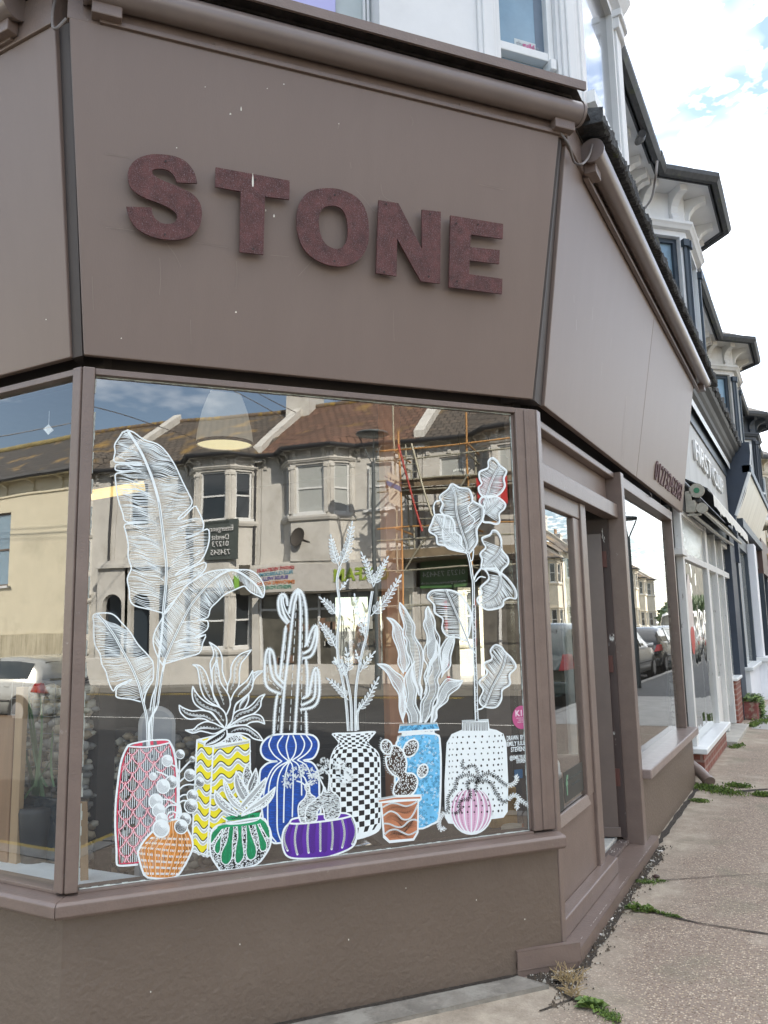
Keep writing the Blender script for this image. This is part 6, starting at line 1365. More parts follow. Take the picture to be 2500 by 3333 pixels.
p.stroke(O2a, 4.4, sm=4); p.stroke(O2b, 4.4, sm=3); p.stroke(M2, 7, sm=5); p.stroke(M2[:6], 1.5, 'k')
p.stroke([(800, 1965), (900, 1930), (1000, 1925), (1075, 1895)], 4); p.stroke([(860, 1785), (960, 1775), (1030, 1765), (1095, 1742)], 3)
p.T = CB
O3a = [(90, 250), (110, 210), (180, 190), (310, 190), (400, 230), (500, 340), (600, 450), (700, 610), (830, 750), (900, 850), (912, 1000), (900, 1100), (850, 1180), (800, 1290), (785, 1400)]
O3b = [(90, 250), (105, 330), (105, 500), (130, 640), (190, 740), (215, 880), (270, 980), (310, 1130), (370, 1240), (420, 1170), (600, 1090), (600, 1105), (430, 1190), (405, 1280), (430, 1330), (600, 1350), (735, 1385)]
M3 = [(165, 210), (270, 340), (380, 490), (480, 670), (590, 870), (660, 1020), (720, 1180), (760, 1350)]
p.veins(M3, O3a+list(reversed(M3)), 480, 28, -48, 66, 2.0, wav=2.5, seed=10); p.veins(M3, O3b+list(reversed(M3)), 520, 192, 168, 66, 2.0, wav=2.5, seed=11)
p.stroke(O3a, 4.6, sm=4); p.stroke(O3b, 4.6, sm=3); p.stroke(M3+[(800, 1500), (825, 1659), (835, 1980)], 8); p.stroke(M3+[(800, 1500), (825, 1659), (835, 1980)], 1.5, 'k')
p.stroke([(1045, 200), (1020, 500), (985, 790), (960, 1100), (930, 1300), (900, 1600), (880, 1980)], 7.5); p.stroke([(985, 790), (960, 1100), (930, 1300), (900, 1600), (880, 1980)], 1.4, 'k')
p.stroke([(1070, 820), (1030, 1000), (985, 1300), (960, 1450), (860, 1659), (850, 1980)], 7); p.stroke([(1040, 980), (985, 1300), (960, 1450)], 1.4, 'k'); p.stroke([(940, 1190), (890, 1330), (865, 1500)], 4)
p.done()
# ---- pink scaled vase
p = Paint('painted_pink_vase', 'tall vase painted with pink fish scales', CC, ['w', 'pink', 'k'])
VO = [(240, 190), (180, 300), (130, 470), (92, 750), (68, 1000), (62, 1300), (80, 1600), (82, 1760), (120, 1815), (360, 1800), (860, 1700), (885, 1190), (905, 1000), (905, 700), (880, 400), (850, 250), (800, 150), (760, 120), (560, 125), (330, 160)]
inn = [(255, 215), (200, 320), (155, 480), (118, 750), (95, 1000), (88, 1300), (108, 1600), (125, 1790), (360, 1775), (850, 1690), (865, 1190), (880, 1000), (880, 700), (855, 400), (820, 250), (790, 160), (640, 200), (450, 222)]
p.hatch(inn, 92, 27, 2.0, 'w', brk=.03, seed=3, sm=0, step=22)
rr = random.Random(2)
for r in range(15):
    for k in range(-1, 7):
        W = 196; cx = 90+k*W+(W/2 if r % 2 else 0)+r*2; cyy = 225+r*124-(k*16); U = [(cx-W/2+W*j/14, cyy+sin(pi*j/14)**.8*112-(18 if j in (0, 14) else 0)) for j in range(15)]
        for cc, ww in (('pink', 5.2), ('w', 1.8)):
            seg = []; o = p.off()
            for q in U:
                if inside(inn, *q): seg.append(q)
                else:
                    if len(seg) > 1: p.stroke(seg, ww, cc, 0, o=o)
                    seg = []
            if len(seg) > 1: p.stroke(seg, ww, cc, 0, o=o)
p.stroke(inn, 4, 'pink', 0, True); p.stroke([(q[0], q[1]) for q in VO[:10]], 6.5, sm=4); p.stroke([(885, 1190), (905, 1000), (905, 700), (880, 400), (850, 250), (800, 150)], 7)
p.fill([(270, 200), (340, 172), (430, 152), (430, 196)], 'pink'); p.fill([(535, 135), (575, 130), (580, 182), (540, 188)], 'pink'); p.fill([(620, 130), (700, 122), (770, 132), (795, 150), (700, 172), (632, 182)], 'pink')
p.stroke([(240, 190), (330, 160), (560, 122), (760, 118), (805, 150)], 5); p.stroke([(245, 205), (450, 215), (640, 192), (800, 155)], 5)
p.done()
# ---- yellow wave planter with spiky plant
p = Paint('painted_yellow_planter', 'square yellow planter with wavy bands and a spiky white agave', CE, ['w', 'yel', 'k'])
LF = [(190, 135), (435, 225), (342, 1885), (112, 1800)]; RF = [(440, 225), (985, 125), (985, 560), (990, 1300), (700, 1500), (395, 1870), (345, 1888)]
p.fill(LF, 'yel'); p.fill(RF, 'yel'); p.fill([(190, 130), (400, 80), (620, 30), (820, 28), (990, 118), (440, 225)], 'w')
p.specks([(560, 170), (640, 110), (760, 70), (850, 90), (880, 140), (700, 165)], 90, 16, 1.6, 'k', sm=0); p.fill([(860, 75), (950, 118), (930, 128), (880, 110)], 'yel'); p.fill([(260, 125), (380, 92), (350, 125), (280, 145)], 'yel')
def clipwave(pts, poly, w, c, o=None):
    seg = []; o = p.off()
    for q in pts:
        if inside(poly, *q): seg.append(q)
        else:
            if len(seg) > 1: p.stroke(seg, w, c, 0, o=o)
            seg = []
    if len(seg) > 1: p.stroke(seg, w, c, 0, o=o)
for r in range(9):
    y0 = 285+r*186
    wv = lambda x, dy, r=r, y0=y0: (x, y0+dy+48*sin((x-120)/34+.5+r*.4)+(x-180)*.18)
    xs = range(100, 440, 8)
    clipwave([wv(x, 40) for x in xs], LF, 11, 'w'); clipwave([wv(x, 4) for x in xs], LF, 5.4, 'w'); clipwave([wv(x, -8) for x in xs], LF, 3.2, 'k')
    o = p.off()
    for x in range(112, 430, 13):
        a = wv(x, 24); b = wv(x, 58)
        if inside(LF, *a) and inside(LF, *b): p.stroke([a, b], 1.1, 'k', 0, o=o)
    y1 = 340+r*186
    wv2 = lambda x, dy, r=r, y1=y1: (x, y1+dy+46*sin((x-430)/41+2.2-r*.25)-(x-430)*.17)
    xs = range(345, 1000, 8)
    clipwave([wv2(x, 42) for x in xs], RF, 12, 'w'); clipwave([wv2(x, 4) for x in xs], RF, 5.6, 'w'); clipwave([wv2(x, -9) for x in xs], RF, 3.4, 'k')
    o = p.off()
    for x in range(350, 985, 13):
        a = wv2(x, 26); b = wv2(x, 62)
        if inside(RF, *a) and inside(RF, *b): p.stroke([a, b], 1.1, 'k', 0, o=o)
for a, b in (((470, 250), (975, 160)), ((200, 150), (425, 235))):
    o = p.off(); n = 40 if b[0] > 600 else 16
    p.stroke([a, b], 8, 'w', 0); o = p.off()
    for i in range(n): x = a[0]+(b[0]-a[0])*i/n; y = a[1]+(b[1]-a[1])*i/n; p.stroke([(x, y-14), (x, y+14)], 1.2, 'k', 0, o=o)
p.stroke([(112, 1790), (342, 1872)], 8, 'w', 0); o = p.off()
for i in range(16): x = 118+215*i/16; y = 1800+78*i/16; p.stroke([(x, y-12), (x, y+10)], 1.1, 'k', 0, o=o)
p.stroke(LF, 5.5, 'w', 0, True); p.stroke([(440, 225), (985, 125), (988, 560)], 5.5, 'w', 0); p.stroke([(190, 130), (400, 80), (560, 50)], 4.5, 'w', 0); p.stroke([(400, 1850), (345, 1888)], 5, 'w', 0)
p.T = CDD
AG = [((595, 150), [(640, 240), (660, 350), (610, 470), (615, 600), (630, 720)], [(690, 210), (760, 290), (800, 430), (800, 600), (840, 740), (885, 840)]),
 ((710, 430), [(640, 580), (640, 750), (650, 950), (710, 1080), (760, 1180)], [(740, 600), (770, 780), (860, 920), (910, 1020), (925, 1150), (870, 1290)]),
 ((1260, 270), [(1100, 330), (1000, 420), (940, 540), (930, 700), (885, 830), (880, 930)], [(1180, 380), (1100, 480), (1070, 620), (1070, 760), (1050, 860), (980, 960), (930, 1080)]),
 ((1280, 600), [(1200, 740), (1100, 830), (1050, 870)], [(1290, 700), (1280, 850), (1230, 950), (1100, 1060), (1010, 1150), (980, 1280)]),
 ((1445, 605), [(1360, 610), (1290, 640)], [(1390, 650), (1320, 720), (1270, 840)]),
 ((1475, 975), [(1380, 1020), (1280, 1130), (1180, 1200), (1060, 1230), (980, 1290), (950, 1400), (880, 1480)], [(1420, 1070), (1400, 1180), (1300, 1280), (1150, 1330), (1050, 1380), (950, 1450), (870, 1510)]),
 ((1220, 980), [(1100, 1060), (1010, 1140), (975, 1290)], [(1210, 1080), (1160, 1180), (1120, 1220)]),
 ((1470, 1445), [(1440, 1350), (1370, 1300), (1250, 1300), (1100, 1360), (950, 1450), (860, 1510)], [(1370, 1410), (1250, 1420), (1170, 1460), (1000, 1470), (870, 1520)]),
 ((1450, 1715), [(1370, 1600), (1280, 1530), (1170, 1470), (1000, 1480), (870, 1520)], [(1300, 1680), (1200, 1610), (1050, 1590), (950, 1630), (860, 1690)]),
 ((330, 505), [(400, 560), (430, 700), (450, 850), (510, 1010), (620, 1110), (740, 1170)], [(440, 520), (530, 620), (590, 780), (640, 920), (680, 1060), (760, 1180)]),
 ((330, 850), [(320, 960), (340, 1080), (400, 1160), (520, 1230), (620, 1270), (720, 1380), (830, 1500)], [(400, 970), (500, 1070), (620, 1140), (750, 1180), (840, 1270), (870, 1400), (850, 1500)]),
 ((115, 1150), [(130, 1250), (210, 1340), (300, 1370), (420, 1355), (520, 1370), (610, 1420)], [(200, 1200), (320, 1240), (450, 1230), (540, 1240), (640, 1270), (760, 1430), (830, 1500)]),
 ((215, 1545), [(330, 1590), (450, 1560), (560, 1580), (680, 1600), (840, 1520)], [(340, 1530), (420, 1460), (540, 1410), (660, 1430), (760, 1480), (840, 1510)])]
for i, (t, a, b) in enumerate(AG): p.leafLR(t, a, b, 4.6, rib=44, ribl=38, seed=i, w2=1.5)
p.fill(cat([(510, 1800), (540, 1730), (640, 1660), (740, 1600), (850, 1530), (870, 1540), (860, 1650), (780, 1720), (640, 1780)], 4, True), 'k')
p.leafLR((510, 1800), [(540, 1730), (640, 1660), (740, 1600), (850, 1530)], [(640, 1790), (780, 1730), (870, 1650), (870, 1540)], 4.6, rib=44, ribl=40, w2=1.5)
p.done()
# ---- cactus and blue vase
p = Paint('painted_tall_cactus', 'tall branching cactus in a ribbed blue vase', CF, ['w', 'blu', 'k'])
def spiny(pts, w=6.2, l=26):
    p.stroke(pts, w, 'w', 5); P = resamp(cat(pts, 6), max(4, int(plen(pts)/19))); o = p.off()
    for i in range(len(P)-1):
        dx, dy = P[i+1][0]-P[i][0], P[i+1][1]-P[i][1]; q = math.hypot(dx, dy) or 1; dx /= q; dy /= q; x, y = P[i]
        for sg in (-1, 1): p.stroke([(x, y), (x+(-dy*sg*1.0-dx*.45)*l, y+(dx*sg*1.0-dy*.45)*l)], 1.6, 'w', 0, o=o)
for s_ in ([(250, 2080), (270, 1750), (300, 1560)], [(330, 1350), (370, 1000), (410, 650)], [(455, 470), (500, 250), (575, 150)], [(350, 2080), (390, 1500), (450, 1000), (500, 540), (530, 330), (575, 160)],
           [(530, 2080), (580, 1300), (600, 900), (610, 500), (600, 280), (575, 160)], [(690, 2080), (680, 1780)], [(690, 1580), (700, 1300), (680, 1090)], [(685, 890), (690, 700), (680, 420), (640, 230), (575, 150)],
           [(430, 610), (340, 500), (310, 350), (330, 250), (380, 220), (420, 270), (432, 370)], [(450, 590), (390, 490), (352, 330), (365, 250)], [(330, 1545), (200, 1490), (140, 1400), (130, 1200), (150, 1000), (190, 950), (240, 1000), (270, 1150), (290, 1300), (400, 1420)],
           [(370, 1470), (250, 1350), (200, 1150), (195, 970)], [(640, 1075), (740, 1050), (800, 950), (830, 800), (825, 660), (790, 650), (740, 740), (700, 870), (665, 920)], [(650, 1010), (740, 950), (790, 800), (808, 680)],
           [(610, 1760), (780, 1720), (850, 1600), (860, 1400), (840, 1240), (810, 1205), (775, 1270), (740, 1450), (720, 1560), (630, 1615)], [(625, 1700), (750, 1640), (800, 1550), (808, 1260)]): spiny(s_)
for a, b in (((560, 220), (460, 2060)), ((640, 300), (615, 2060)), ((430, 650), (300, 2060)), ((160, 1060), (180, 1400)), ((765, 1330), (760, 1560)), ((180, 1350), (330, 1500)), ((760, 780), (700, 940))):
    n = max(3, int(math.dist(a, b)/110))
    for i in range(n): f0, f1 = (i+.15)/n, (i+.8)/n; p.stroke([(a[0]+(b[0]-a[0])*f0, a[1]+(b[1]-a[1])*f0), (a[0]+(b[0]-a[0])*f1, a[1]+(b[1]-a[1])*f1)], 1.7, 'w', 0)
p.stroke([(470, 535), (410, 430), (378, 310), (390, 250)], 4)
p.T = CH
BV = [(230, 130), (130, 190), (80, 270), (80, 360), (130, 430), (210, 462), (290, 465), (190, 480), (110, 530), (62, 620), (62, 900), (90, 1100), (130, 1350), (215, 1500), (330, 1515), (600, 1450), (830, 1200), (828, 880), (820, 650), (785, 540), (720, 475), (620, 455), (740, 430), (800, 350), (820, 250), (790, 170), (700, 122), (420, 115)]
p.fill(BV, 'blu', 3); p.hatch(BV, 0, 9, .8, 'k', wav=1, brk=.12, sm=3, step=20)
for r in ([(215, 150), (180, 260), (240, 380), (345, 465)], [(360, 135), (290, 250), (330, 370), (430, 460)], [(435, 135), (402, 270), (425, 400), (448, 460)], [(490, 135), (528, 250), (510, 370), (452, 460)], [(590, 135), (638, 240), (590, 370), (480, 450)], [(660, 130), (730, 240), (680, 350), (545, 450)],
          [(345, 465), (230, 560), (150, 720), (110, 900)], [(430, 465), (280, 560), (190, 740), (165, 1050), (170, 1280), (210, 1420), (270, 1500)], [(440, 470), (350, 560), (290, 740), (285, 1100), (290, 1350), (340, 1500)], [(448, 470), (410, 560), (380, 760), (368, 1250)], [(455, 470), (490, 600), (480, 1180)], [(480, 455), (560, 520), (595, 700), (600, 900)], [(545, 450), (660, 520), (730, 680)]): p.stroke(r, 4.4)
p.stroke(BV, 6, sm=3, closed=True)
p.done()
# ---- checkered vase with leafy stems
p = Paint('painted_checkered_vase', 'black and white checkered vase holding feathery stems', CI, ['w', 'k'])
KX = [(105, 95, 655), (230, 172, 578), (330, 108, 682), (450, 60, 736), (700, 50, 745), (1250, 60, 750), (1400, 85, 742), (1530, 180, 620)]
def xr(y):
    for (a, l0, r0_), (b, l1, r1_) in zip(KX, KX[1:]):
        if y <= b: f = max(0, (y-a)/(b-a)); f = f*f*(3-2*f); return l0+(l1-l0)*f, r0_+(r1_-r0_)*f
    return KX[-1][1:]
p.fill([(90, 110), (340, 100), (665, 80), (640, 150), (578, 240), (680, 330), (735, 440), (745, 700), (750, 1250), (740, 1400), (640, 1480), (440, 1545), (250, 1560), (120, 1500), (60, 1200), (50, 700), (55, 480), (108, 330), (172, 250), (130, 180)], 'w', 3)
ys = [112, 135, 160, 190, 225, 255, 285, 325, 380, 440, 510, 585, 650, 705, 760, 820, 880, 945, 1010, 1075, 1150, 1225, 1300, 1380, 1460]
NC = 11; o = p.off()
def cell(u, y):
    l, r = xr(y); th = -1+2*u/NC; th = sin(th*1.35)/sin(1.35); x = (l+r)/2+(r-l)/2*th*.965; return (x, y+(x-400)*(-.04-.16*max(0, (y-700)/800))+(1-th*th)*(8 if y < 300 else -8 if y < 600 else 12))
for j in range(len(ys)-1):
    for u in range(NC):
        if (u+j) % 2: continue
        q = [cell(u+.06, ys[j]+2), cell(u+.94, ys[j]+2), cell(u+.94, ys[j+1]-2), cell(u+.06, ys[j+1]-2)]
        q = [onA(x, y, o) for x, y in p.t([(x+random.uniform(-2, 2), y+random.uniform(-2, 2)) for x, y in q])]; p.m.add(q, [(0, 1, 2, 3)], 1)
p.T = CG
def leaflet(x, y, a, l, wd=.24, fillp=.0):
    c, s2_ = cos(a), sin(a); q = [(0, 0), (.3, -wd*.8), (.6, -wd*.75), (1, 0), (.65, wd*.5), (.3, wd*.55)]
    pts = [(x+(px*c-py*s2_)*l, y+(px*s2_+py*c)*l) for px, py in q]; p.stroke(pts, 2.0, 'w', 3, True)
    p.stroke([(x, y), (x+c*l*.75, y+s2_*l*.75)], 1.2, 'w', 0)
def frond(a, b, n, l, bend=0, w=3):
    mx_, my_ = (a[0]+b[0])/2-(b[1]-a[1])*bend, (a[1]+b[1])/2+(b[0]-a[0])*bend; P = resamp(cat([a, (mx_, my_), b], 8), n+2); p.stroke(P, w, 'w', 0)
    for i in range(1, n+1):
        dx, dy = P[i+1][0]-P[i-1][0], P[i+1][1]-P[i-1][1]; an = math.atan2(dy, dx); ll = l*(1-.45*(i/n)**1.5)
        for sg in (-1, 1): leaflet(*P[i], an+sg*.75, ll*random.uniform(.85, 1.1))
    leaflet(*P[-1], an, l*.55)
for st in ([(350, 2150), (320, 1800), (262, 1500), (238, 1300), (250, 1100), (265, 900), (238, 650), (268, 500)], [(385, 2150), (375, 1850), (330, 1600), (280, 1430)], [(425, 2150), (425, 1750), (480, 1400), (530, 1200), (560, 950), (590, 750)], [(445, 2140), (440, 1980), (480, 1880)]):
    for dx_ in (-9, 0, 9): p.stroke([(x+dx_, y) for x, y in st], 2.6)
    p.stroke([(x+4, y) for x, y in st], 1.1, 'k')
for a, b, n, l, bd in (((268, 500), (385, 90), 9, 78, .05), ((255, 500), (178, 215), 7, 66, -.05), ((265, 740), (335, 650), 2, 45, 0), ((238, 1000), (85, 830), 5, 72, .05), ((225, 1320), (85, 1090), 7, 75, .05), ((330, 1620), (255, 1480), 3, 60, 0), ((330, 1590), (330, 1350), 4, 72, .1),
                       ((600, 710), (490, 385), 7, 62, .04), ((605, 700), (735, 430), 7, 66, -.03), ((575, 1000), (860, 620), 9, 78, .05), ((520, 1220), (415, 800), 6, 52, -.03), ((515, 1180), (510, 980), 3, 48, 0), ((468, 1560), (600, 1375), 4, 62, -.05), ((455, 1460), (428, 1360), 2, 42, 0),
                       ((440, 1960), (640, 1640), 7, 70, .04), ((350, 1840), (160, 1640), 6, 64, .05), ((240, 1500), (220, 1440), 2, 60, 0)): frond(a, b, n, l, bd)
p.done()
# ---- snake plant in blue jar
p = Paint('painted_snake_plant', 'wavy snake plant in a light blue lidded jar of spirals', CJ, ['w', 'sky', 'skd', 'k'])
SN = [((375, 100), [(370, 200), (410, 330), (440, 450), (420, 570), (480, 680), (480, 820), (540, 950), (560, 1050), (590, 1250), (640, 1400), (660, 1480)], [(450, 180), (540, 330), (600, 450), (600, 600), (690, 750), (720, 850), (720, 1000), (700, 1150), (680, 1300), (710, 1400), (690, 1550)]),
 ((800, 155), [(760, 220), (760, 320), (730, 430), (780, 580), (780, 700), (740, 800), (740, 950), (790, 1050), (740, 1200), (770, 1350), (740, 1470)], [(840, 240), (900, 370), (910, 500), (970, 620), (970, 740), (980, 850), (900, 900), (830, 1000)]),
 ((185, 325), [(270, 440), (270, 600), (330, 760), (360, 880), (350, 1010), (430, 1160)], [(290, 360), (410, 500), (430, 620), (470, 800), (510, 950), (520, 1010), (460, 1130)]),
 ((40, 1020), [(180, 1150), (270, 1330), (360, 1480), (370, 1700), (430, 1900)], [(180, 1030), (300, 1130), (430, 1240), (440, 1450), (470, 1650), (440, 1800)]),
 ((1190, 590), [(1080, 640), (990, 790), (980, 900), (1000, 1050), (1010, 1120)], [(1190, 700), (1140, 900), (1130, 1050), (1040, 1150), (1000, 1220)]),
 ((1320, 1270), [(1200, 1260), (1090, 1240), (1020, 1310), (950, 1440), (930, 1600), (870, 1700), (840, 1900)], [(1250, 1380), (1120, 1480), (1080, 1580), (940, 1700), (930, 1820), (880, 1900)]),
 ((600, 980), [(480, 1150), (440, 1280), (470, 1480), (440, 1650), (500, 1780), (520, 1900)], [(560, 1100), (570, 1250), (630, 1400), (610, 1600), (680, 1780), (670, 1900)]),
 ((920, 660), [(900, 850), (820, 1000), (830, 1100), (760, 1250), (780, 1400), (750, 1500), (690, 1620), (690, 1900)], [(960, 760), (980, 900), (1000, 1000), (1010, 1100), (940, 1250), (960, 1350), (940, 1480), (880, 1600), (850, 1750), (760, 1900)])]
for i, (t, a, b) in enumerate(SN):
    A = resamp(cat([t]+a, 6), 70); B = resamp(cat([t]+b, 6), 70); o = p.off(); rr = random.Random(i)
    for k in range(3, 69):
        for h in (0,):
            ax, ay = A[k][0], A[k][1]; bx, by = B[k]; kk = min(k+1, 69); ax += (A[kk][0]-ax)*h; ay += (A[kk][1]-ay)*h; bx += (B[kk][0]-bx)*h; by += (B[kk][1]-by)*h
            f0, f1 = .22+rr.uniform(-.04, .04), .78+rr.uniform(-.04, .04)
            p.stroke([(ax+(bx-ax)*f0, ay+(by-ay)*f0), (ax+(bx-ax)*f1, ay+(by-ay)*f1)], 1.5, 'w', 0, o=o)
    for f, w_ in ((.0, 4.2), (.11, 1.1), (.22, 2.6), (.78, 2.6), (.89, 1.1), (1, 4.2)):
        p.stroke([(u[0]+(v[0]-u[0])*f, u[1]+(v[1]-u[1])*f) for u, v in zip(A, B)], w_, 'w', 0)
p.fill([(405, 2080), (400, 2020), (895, 1990), (900, 2060)], 'w')
LID = [(378, 1935), (932, 1905), (968, 2000), (350, 2042)]; p.fill(LID, 'sky')
p.T = CI
BD = [(1030, 140), (975, 210), (950, 320), (945, 960), (1100, 1250), (1250, 1400), (1440, 1335), (1530, 1240), (1555, 700), (1545, 260), (1475, 120)]
p.fill(BD, 'sky', 3); rr = random.Random(8); o = p.off(); bd2 = cat(BD, 3, True)
for k in range(560):
    x, y = rr.uniform(950, 1550), rr.uniform(125, 1380)
    if not inside(bd2, x, y): continue
    r = rr.uniform(11, 22); a0 = rr.uniform(0, 6); p.stroke([(x+r*(1-j*.07)*cos(a0+j*.75), y+r*(1-j*.07)*sin(a0+j*.75)) for j in range(11)], 1.0, 'skd' if rr.random() < .75 else 'w', 0, o=o)
p.stroke(BD, 6, sm=3, closed=True)
p.T = CJ
for k in range(70):
    x, y = rr.uniform(385, 940), rr.uniform(1930, 2020); r = rr.uniform(10, 20); p.stroke([(x+r*cos(j*.8)*(1-j*.07), y+r*sin(j*.8)*(1-j*.07)) for j in range(10)], 1.0, 'skd', 0)
p.stroke(LID, 5.5, sm=0, closed=True); p.done()
# ---- dotted vase with fiddle leaf branch
p = Paint('painted_fiddle_leaf', 'fiddle leaf fig branch in a white vase with black dots', CM, ['w', 'k', 'gry'])
DV = [(278, 72), (500, 62), (505, 140), (570, 155), (625, 185), (650, 260), (665, 600), (660, 850), (630, 895), (500, 912), (300, 960), (160, 945), (135, 900), (132, 600), (150, 260), (190, 190), (282, 150)]
p.fill(DV, 'w', 0); p.stroke(DV, 6, sm=0, closed=True); o = p.off(); rr = random.Random(4)
for i in range(26): x = 285+i*8.4; p.stroke([(x, 80+rr.uniform(-2, 2)), (x+rr.uniform(-3, 3), 154)], 1.5, 'k', 0, o=o)
for r in range(14):
    for k in range(11):
        x = 170+k*45+rr.uniform(-3, 3)+(-10 if r % 2 else 0); y = 205+r*50-(k-5)*2.2+rr.uniform(-3, 3); x = 395+230*sin((x-395)/230*1.2)/sin(1.2)
        if inside(DV, x, y) and y < 880: p.fill(p.ell(x, y, rr.uniform(5, 9)*(1 if 200 < x < 600 else .6), rr.uniform(7, 11), 0, 8), 'k')
p.T = CK
def figleaf(out, mid, la, ra, n=46, seed=1, rimn=2, L=420, wv=1.9):
    O = cat(out, 5, True); cx = sum(q[0] for q in O)/len(O); cy_ = sum(q[1] for q in O)/len(O); inn_ = [(cx+(x-cx)*.90, cy_+(y-cy_)*.92) for x, y in O]
    p.veins(mid, inn_, L, la[0], la[1], n, wv, wav=0, seed=seed, a0j=3); p.veins(mid, inn_, L, ra[0], ra[1], n, wv, wav=0, seed=seed+50, a0j=3)
    p.stroke(O, 4.8, 'w', 0, True)
    for k in range(rimn): f = .955-.045*k; p.stroke([(cx+(x-cx)*f, cy_+(y-cy_)*f) for x, y in O], 1.6, 'w', 0, True)
    p.stroke(mid, 6.0); p.stroke(mid, 1.4, 'k')
figleaf([(455, 470), (560, 520), (680, 540), (730, 640), (740, 700), (860, 770), (880, 860), (860, 960), (790, 1080), (795, 1240), (735, 1340), (680, 1400), (620, 1385), (500, 1360), (380, 1310), (330, 1150), (340, 1000), (350, 900), (300, 830), (330, 730), (290, 640), (400, 545)], [(455, 490), (500, 620), (520, 860), (590, 1110), (650, 1280), (665, 1400)], (195, 165), (-10, -50), 60, 3)
figleaf([(235, 885), (350, 885), (440, 910), (490, 1000), (505, 1110), (580, 1180), (585, 1290), (620, 1360), (480, 1335), (340, 1290), (262, 1270), (240, 1165), (150, 1100), (190, 980)], [(235, 885), (330, 1060), (450, 1190), (560, 1290), (640, 1370)], (150, 200), (-70, -95), 44, 5, L=300)
p.stroke([(310, 690), (240, 710), (210, 780), (225, 880)], 4.8); p.stroke([(740, 700), (670, 780), (700, 880), (760, 950), (700, 1060), (630, 1120)], 4)
figleaf([(990, 120), (940, 170), (935, 255), (825, 310), (822, 400), (852, 470), (808, 520), (830, 600), (900, 655), (1030, 640), (1110, 590), (1165, 500), (1150, 400), (1185, 300), (1100, 225), (1050, 155)], [(1095, 230), (1020, 360), (960, 500), (890, 740)], (215, 205), (-10, 20), 40, 7, L=260)
figleaf([(875, 790), (822, 720), (850, 650), (960, 630), (1070, 650), (1165, 730), (1155, 800), (1088, 870), (1092, 980), (1040, 1010), (960, 990), (868, 975), (885, 870)], [(1080, 680), (980, 790), (890, 870)], (255, 250), (40, 30), 30, 9, L=220)
figleaf([(1000, 1090), (960, 1145), (858, 1190), (875, 1260), (905, 1320), (832, 1400), (855, 1480), (845, 1580), (890, 1610), (1040, 1600), (1100, 1700), (1130, 1620), (1205, 1540), (1200, 1450), (1125, 1350), (1112, 1200), (1060, 1105)], [(1120, 1310), (1050, 1430), (960, 1510), (890, 1590)], (200, 215), (40, 60), 36, 11, L=260)
figleaf([(885, 1600), (925, 1650), (945, 1740), (835, 1850), (850, 1930), (790, 2010), (830, 2090), (930, 2150), (1080, 2130), (1140, 2090), (1150, 2030), (1230, 1990), (1310, 2000), (1312, 1900), (1240, 1780), (1130, 1670), (1000, 1612)], [(1110, 1690), (1090, 1850), (1000, 1970), (840, 2060)], (190, 215), (50, 70), 40, 13, L=260)
p.stroke([(850, 1590), (780, 1680), (750, 1750)], 6); p.stroke([(900, 1720), (830, 1710), (770, 1770)], 4)
p.stroke([(665, 1390), (700, 1520), (725, 1700), (740, 1800), (745, 2212)], 9); p.stroke([(665, 1390), (700, 1520), (725, 1700), (740, 1800), (745, 2212)], 2.4, 'k'); p.stroke([(745, 1350), (730, 1480), (700, 1500)], 4); p.stroke([(890, 740), (870, 790)], 4)
p.T = CL
figleaf([(230, 50), (120, 58), (80, 110), (130, 170), (140, 240), (205, 290), (200, 370), (240, 430), (330, 445), (405, 460), (440, 320), (438, 230), (390, 140), (340, 80), (280, 55)], [(235, 55), (300, 200), (360, 340), (440, 540)], (185, 180), (-40, -20), 44, 15, L=200)
figleaf([(640, 505), (600, 550), (612, 620), (545, 660), (572, 740), (505, 810), (540, 880), (508, 960), (540, 1012), (640, 1022), (690, 960), (698, 880), (762, 830), (760, 750), (812, 690), (780, 620), (720, 560), (690, 520)], [(730, 590), (700, 700), (620, 850), (560, 1000)], (235, 228), (-5, 5), 46, 17, L=220)
p.stroke([(462, 180), (468, 560), (478, 800), (482, 1000), (488, 1130)], 12); p.stroke([(464, 180), (470, 560), (480, 800), (484, 1000), (488, 1130)], 5, 'k'); p.specks([(468, 200), (476, 560), (488, 800), (494, 1120), (480, 1120), (470, 800), (462, 560), (458, 200)], 240, 7, 1.0, 'w', sm=0)
p.stroke([(440, 530), (470, 570)], 5); p.stroke([(560, 1000), (530, 1030), (492, 1040)], 5); p.done()
# ---- pink round pot with trailing plant
p = Paint('painted_pink_round_pot', 'small round pale pink pot with a trailing vine', CM, ['w', 'pnk', 'k', 'mag'])
EL = p.ell(355, 840, 180, 205, 0, 28); p.fill(EL, 'pnk'); rr = random.Random(6)
for k in range(8):
    th = -1+2*(k+.5)/8; x0 = 355+172*sin(th*1.45)/1.0
    o = p.off()
    for j in range(52):
        ph = -1+2*j/52; xx = 355+(x0-355)*math.sqrt(max(0, 1-ph*ph)); yy = 840+200*ph; hw = 9*cos(th*1.3)*math.sqrt(max(.02, 1-ph*ph)); p.stroke([(xx-hw, yy), (xx+hw, yy+rr.uniform(-2, 2))], 1.1, 'mag', 0, o=o)
for k in range(1, 8):
    th = -1+2*k/8; xx = 172*sin(th*1.45); p.stroke([(355+xx*math.sqrt(max(0, 1-q*q)), 840+200*q) for q in [-1+2*j/16 for j in range(17)]], 3.4, 'w', 0)
p.stroke(EL, 5, sm=0, closed=True)
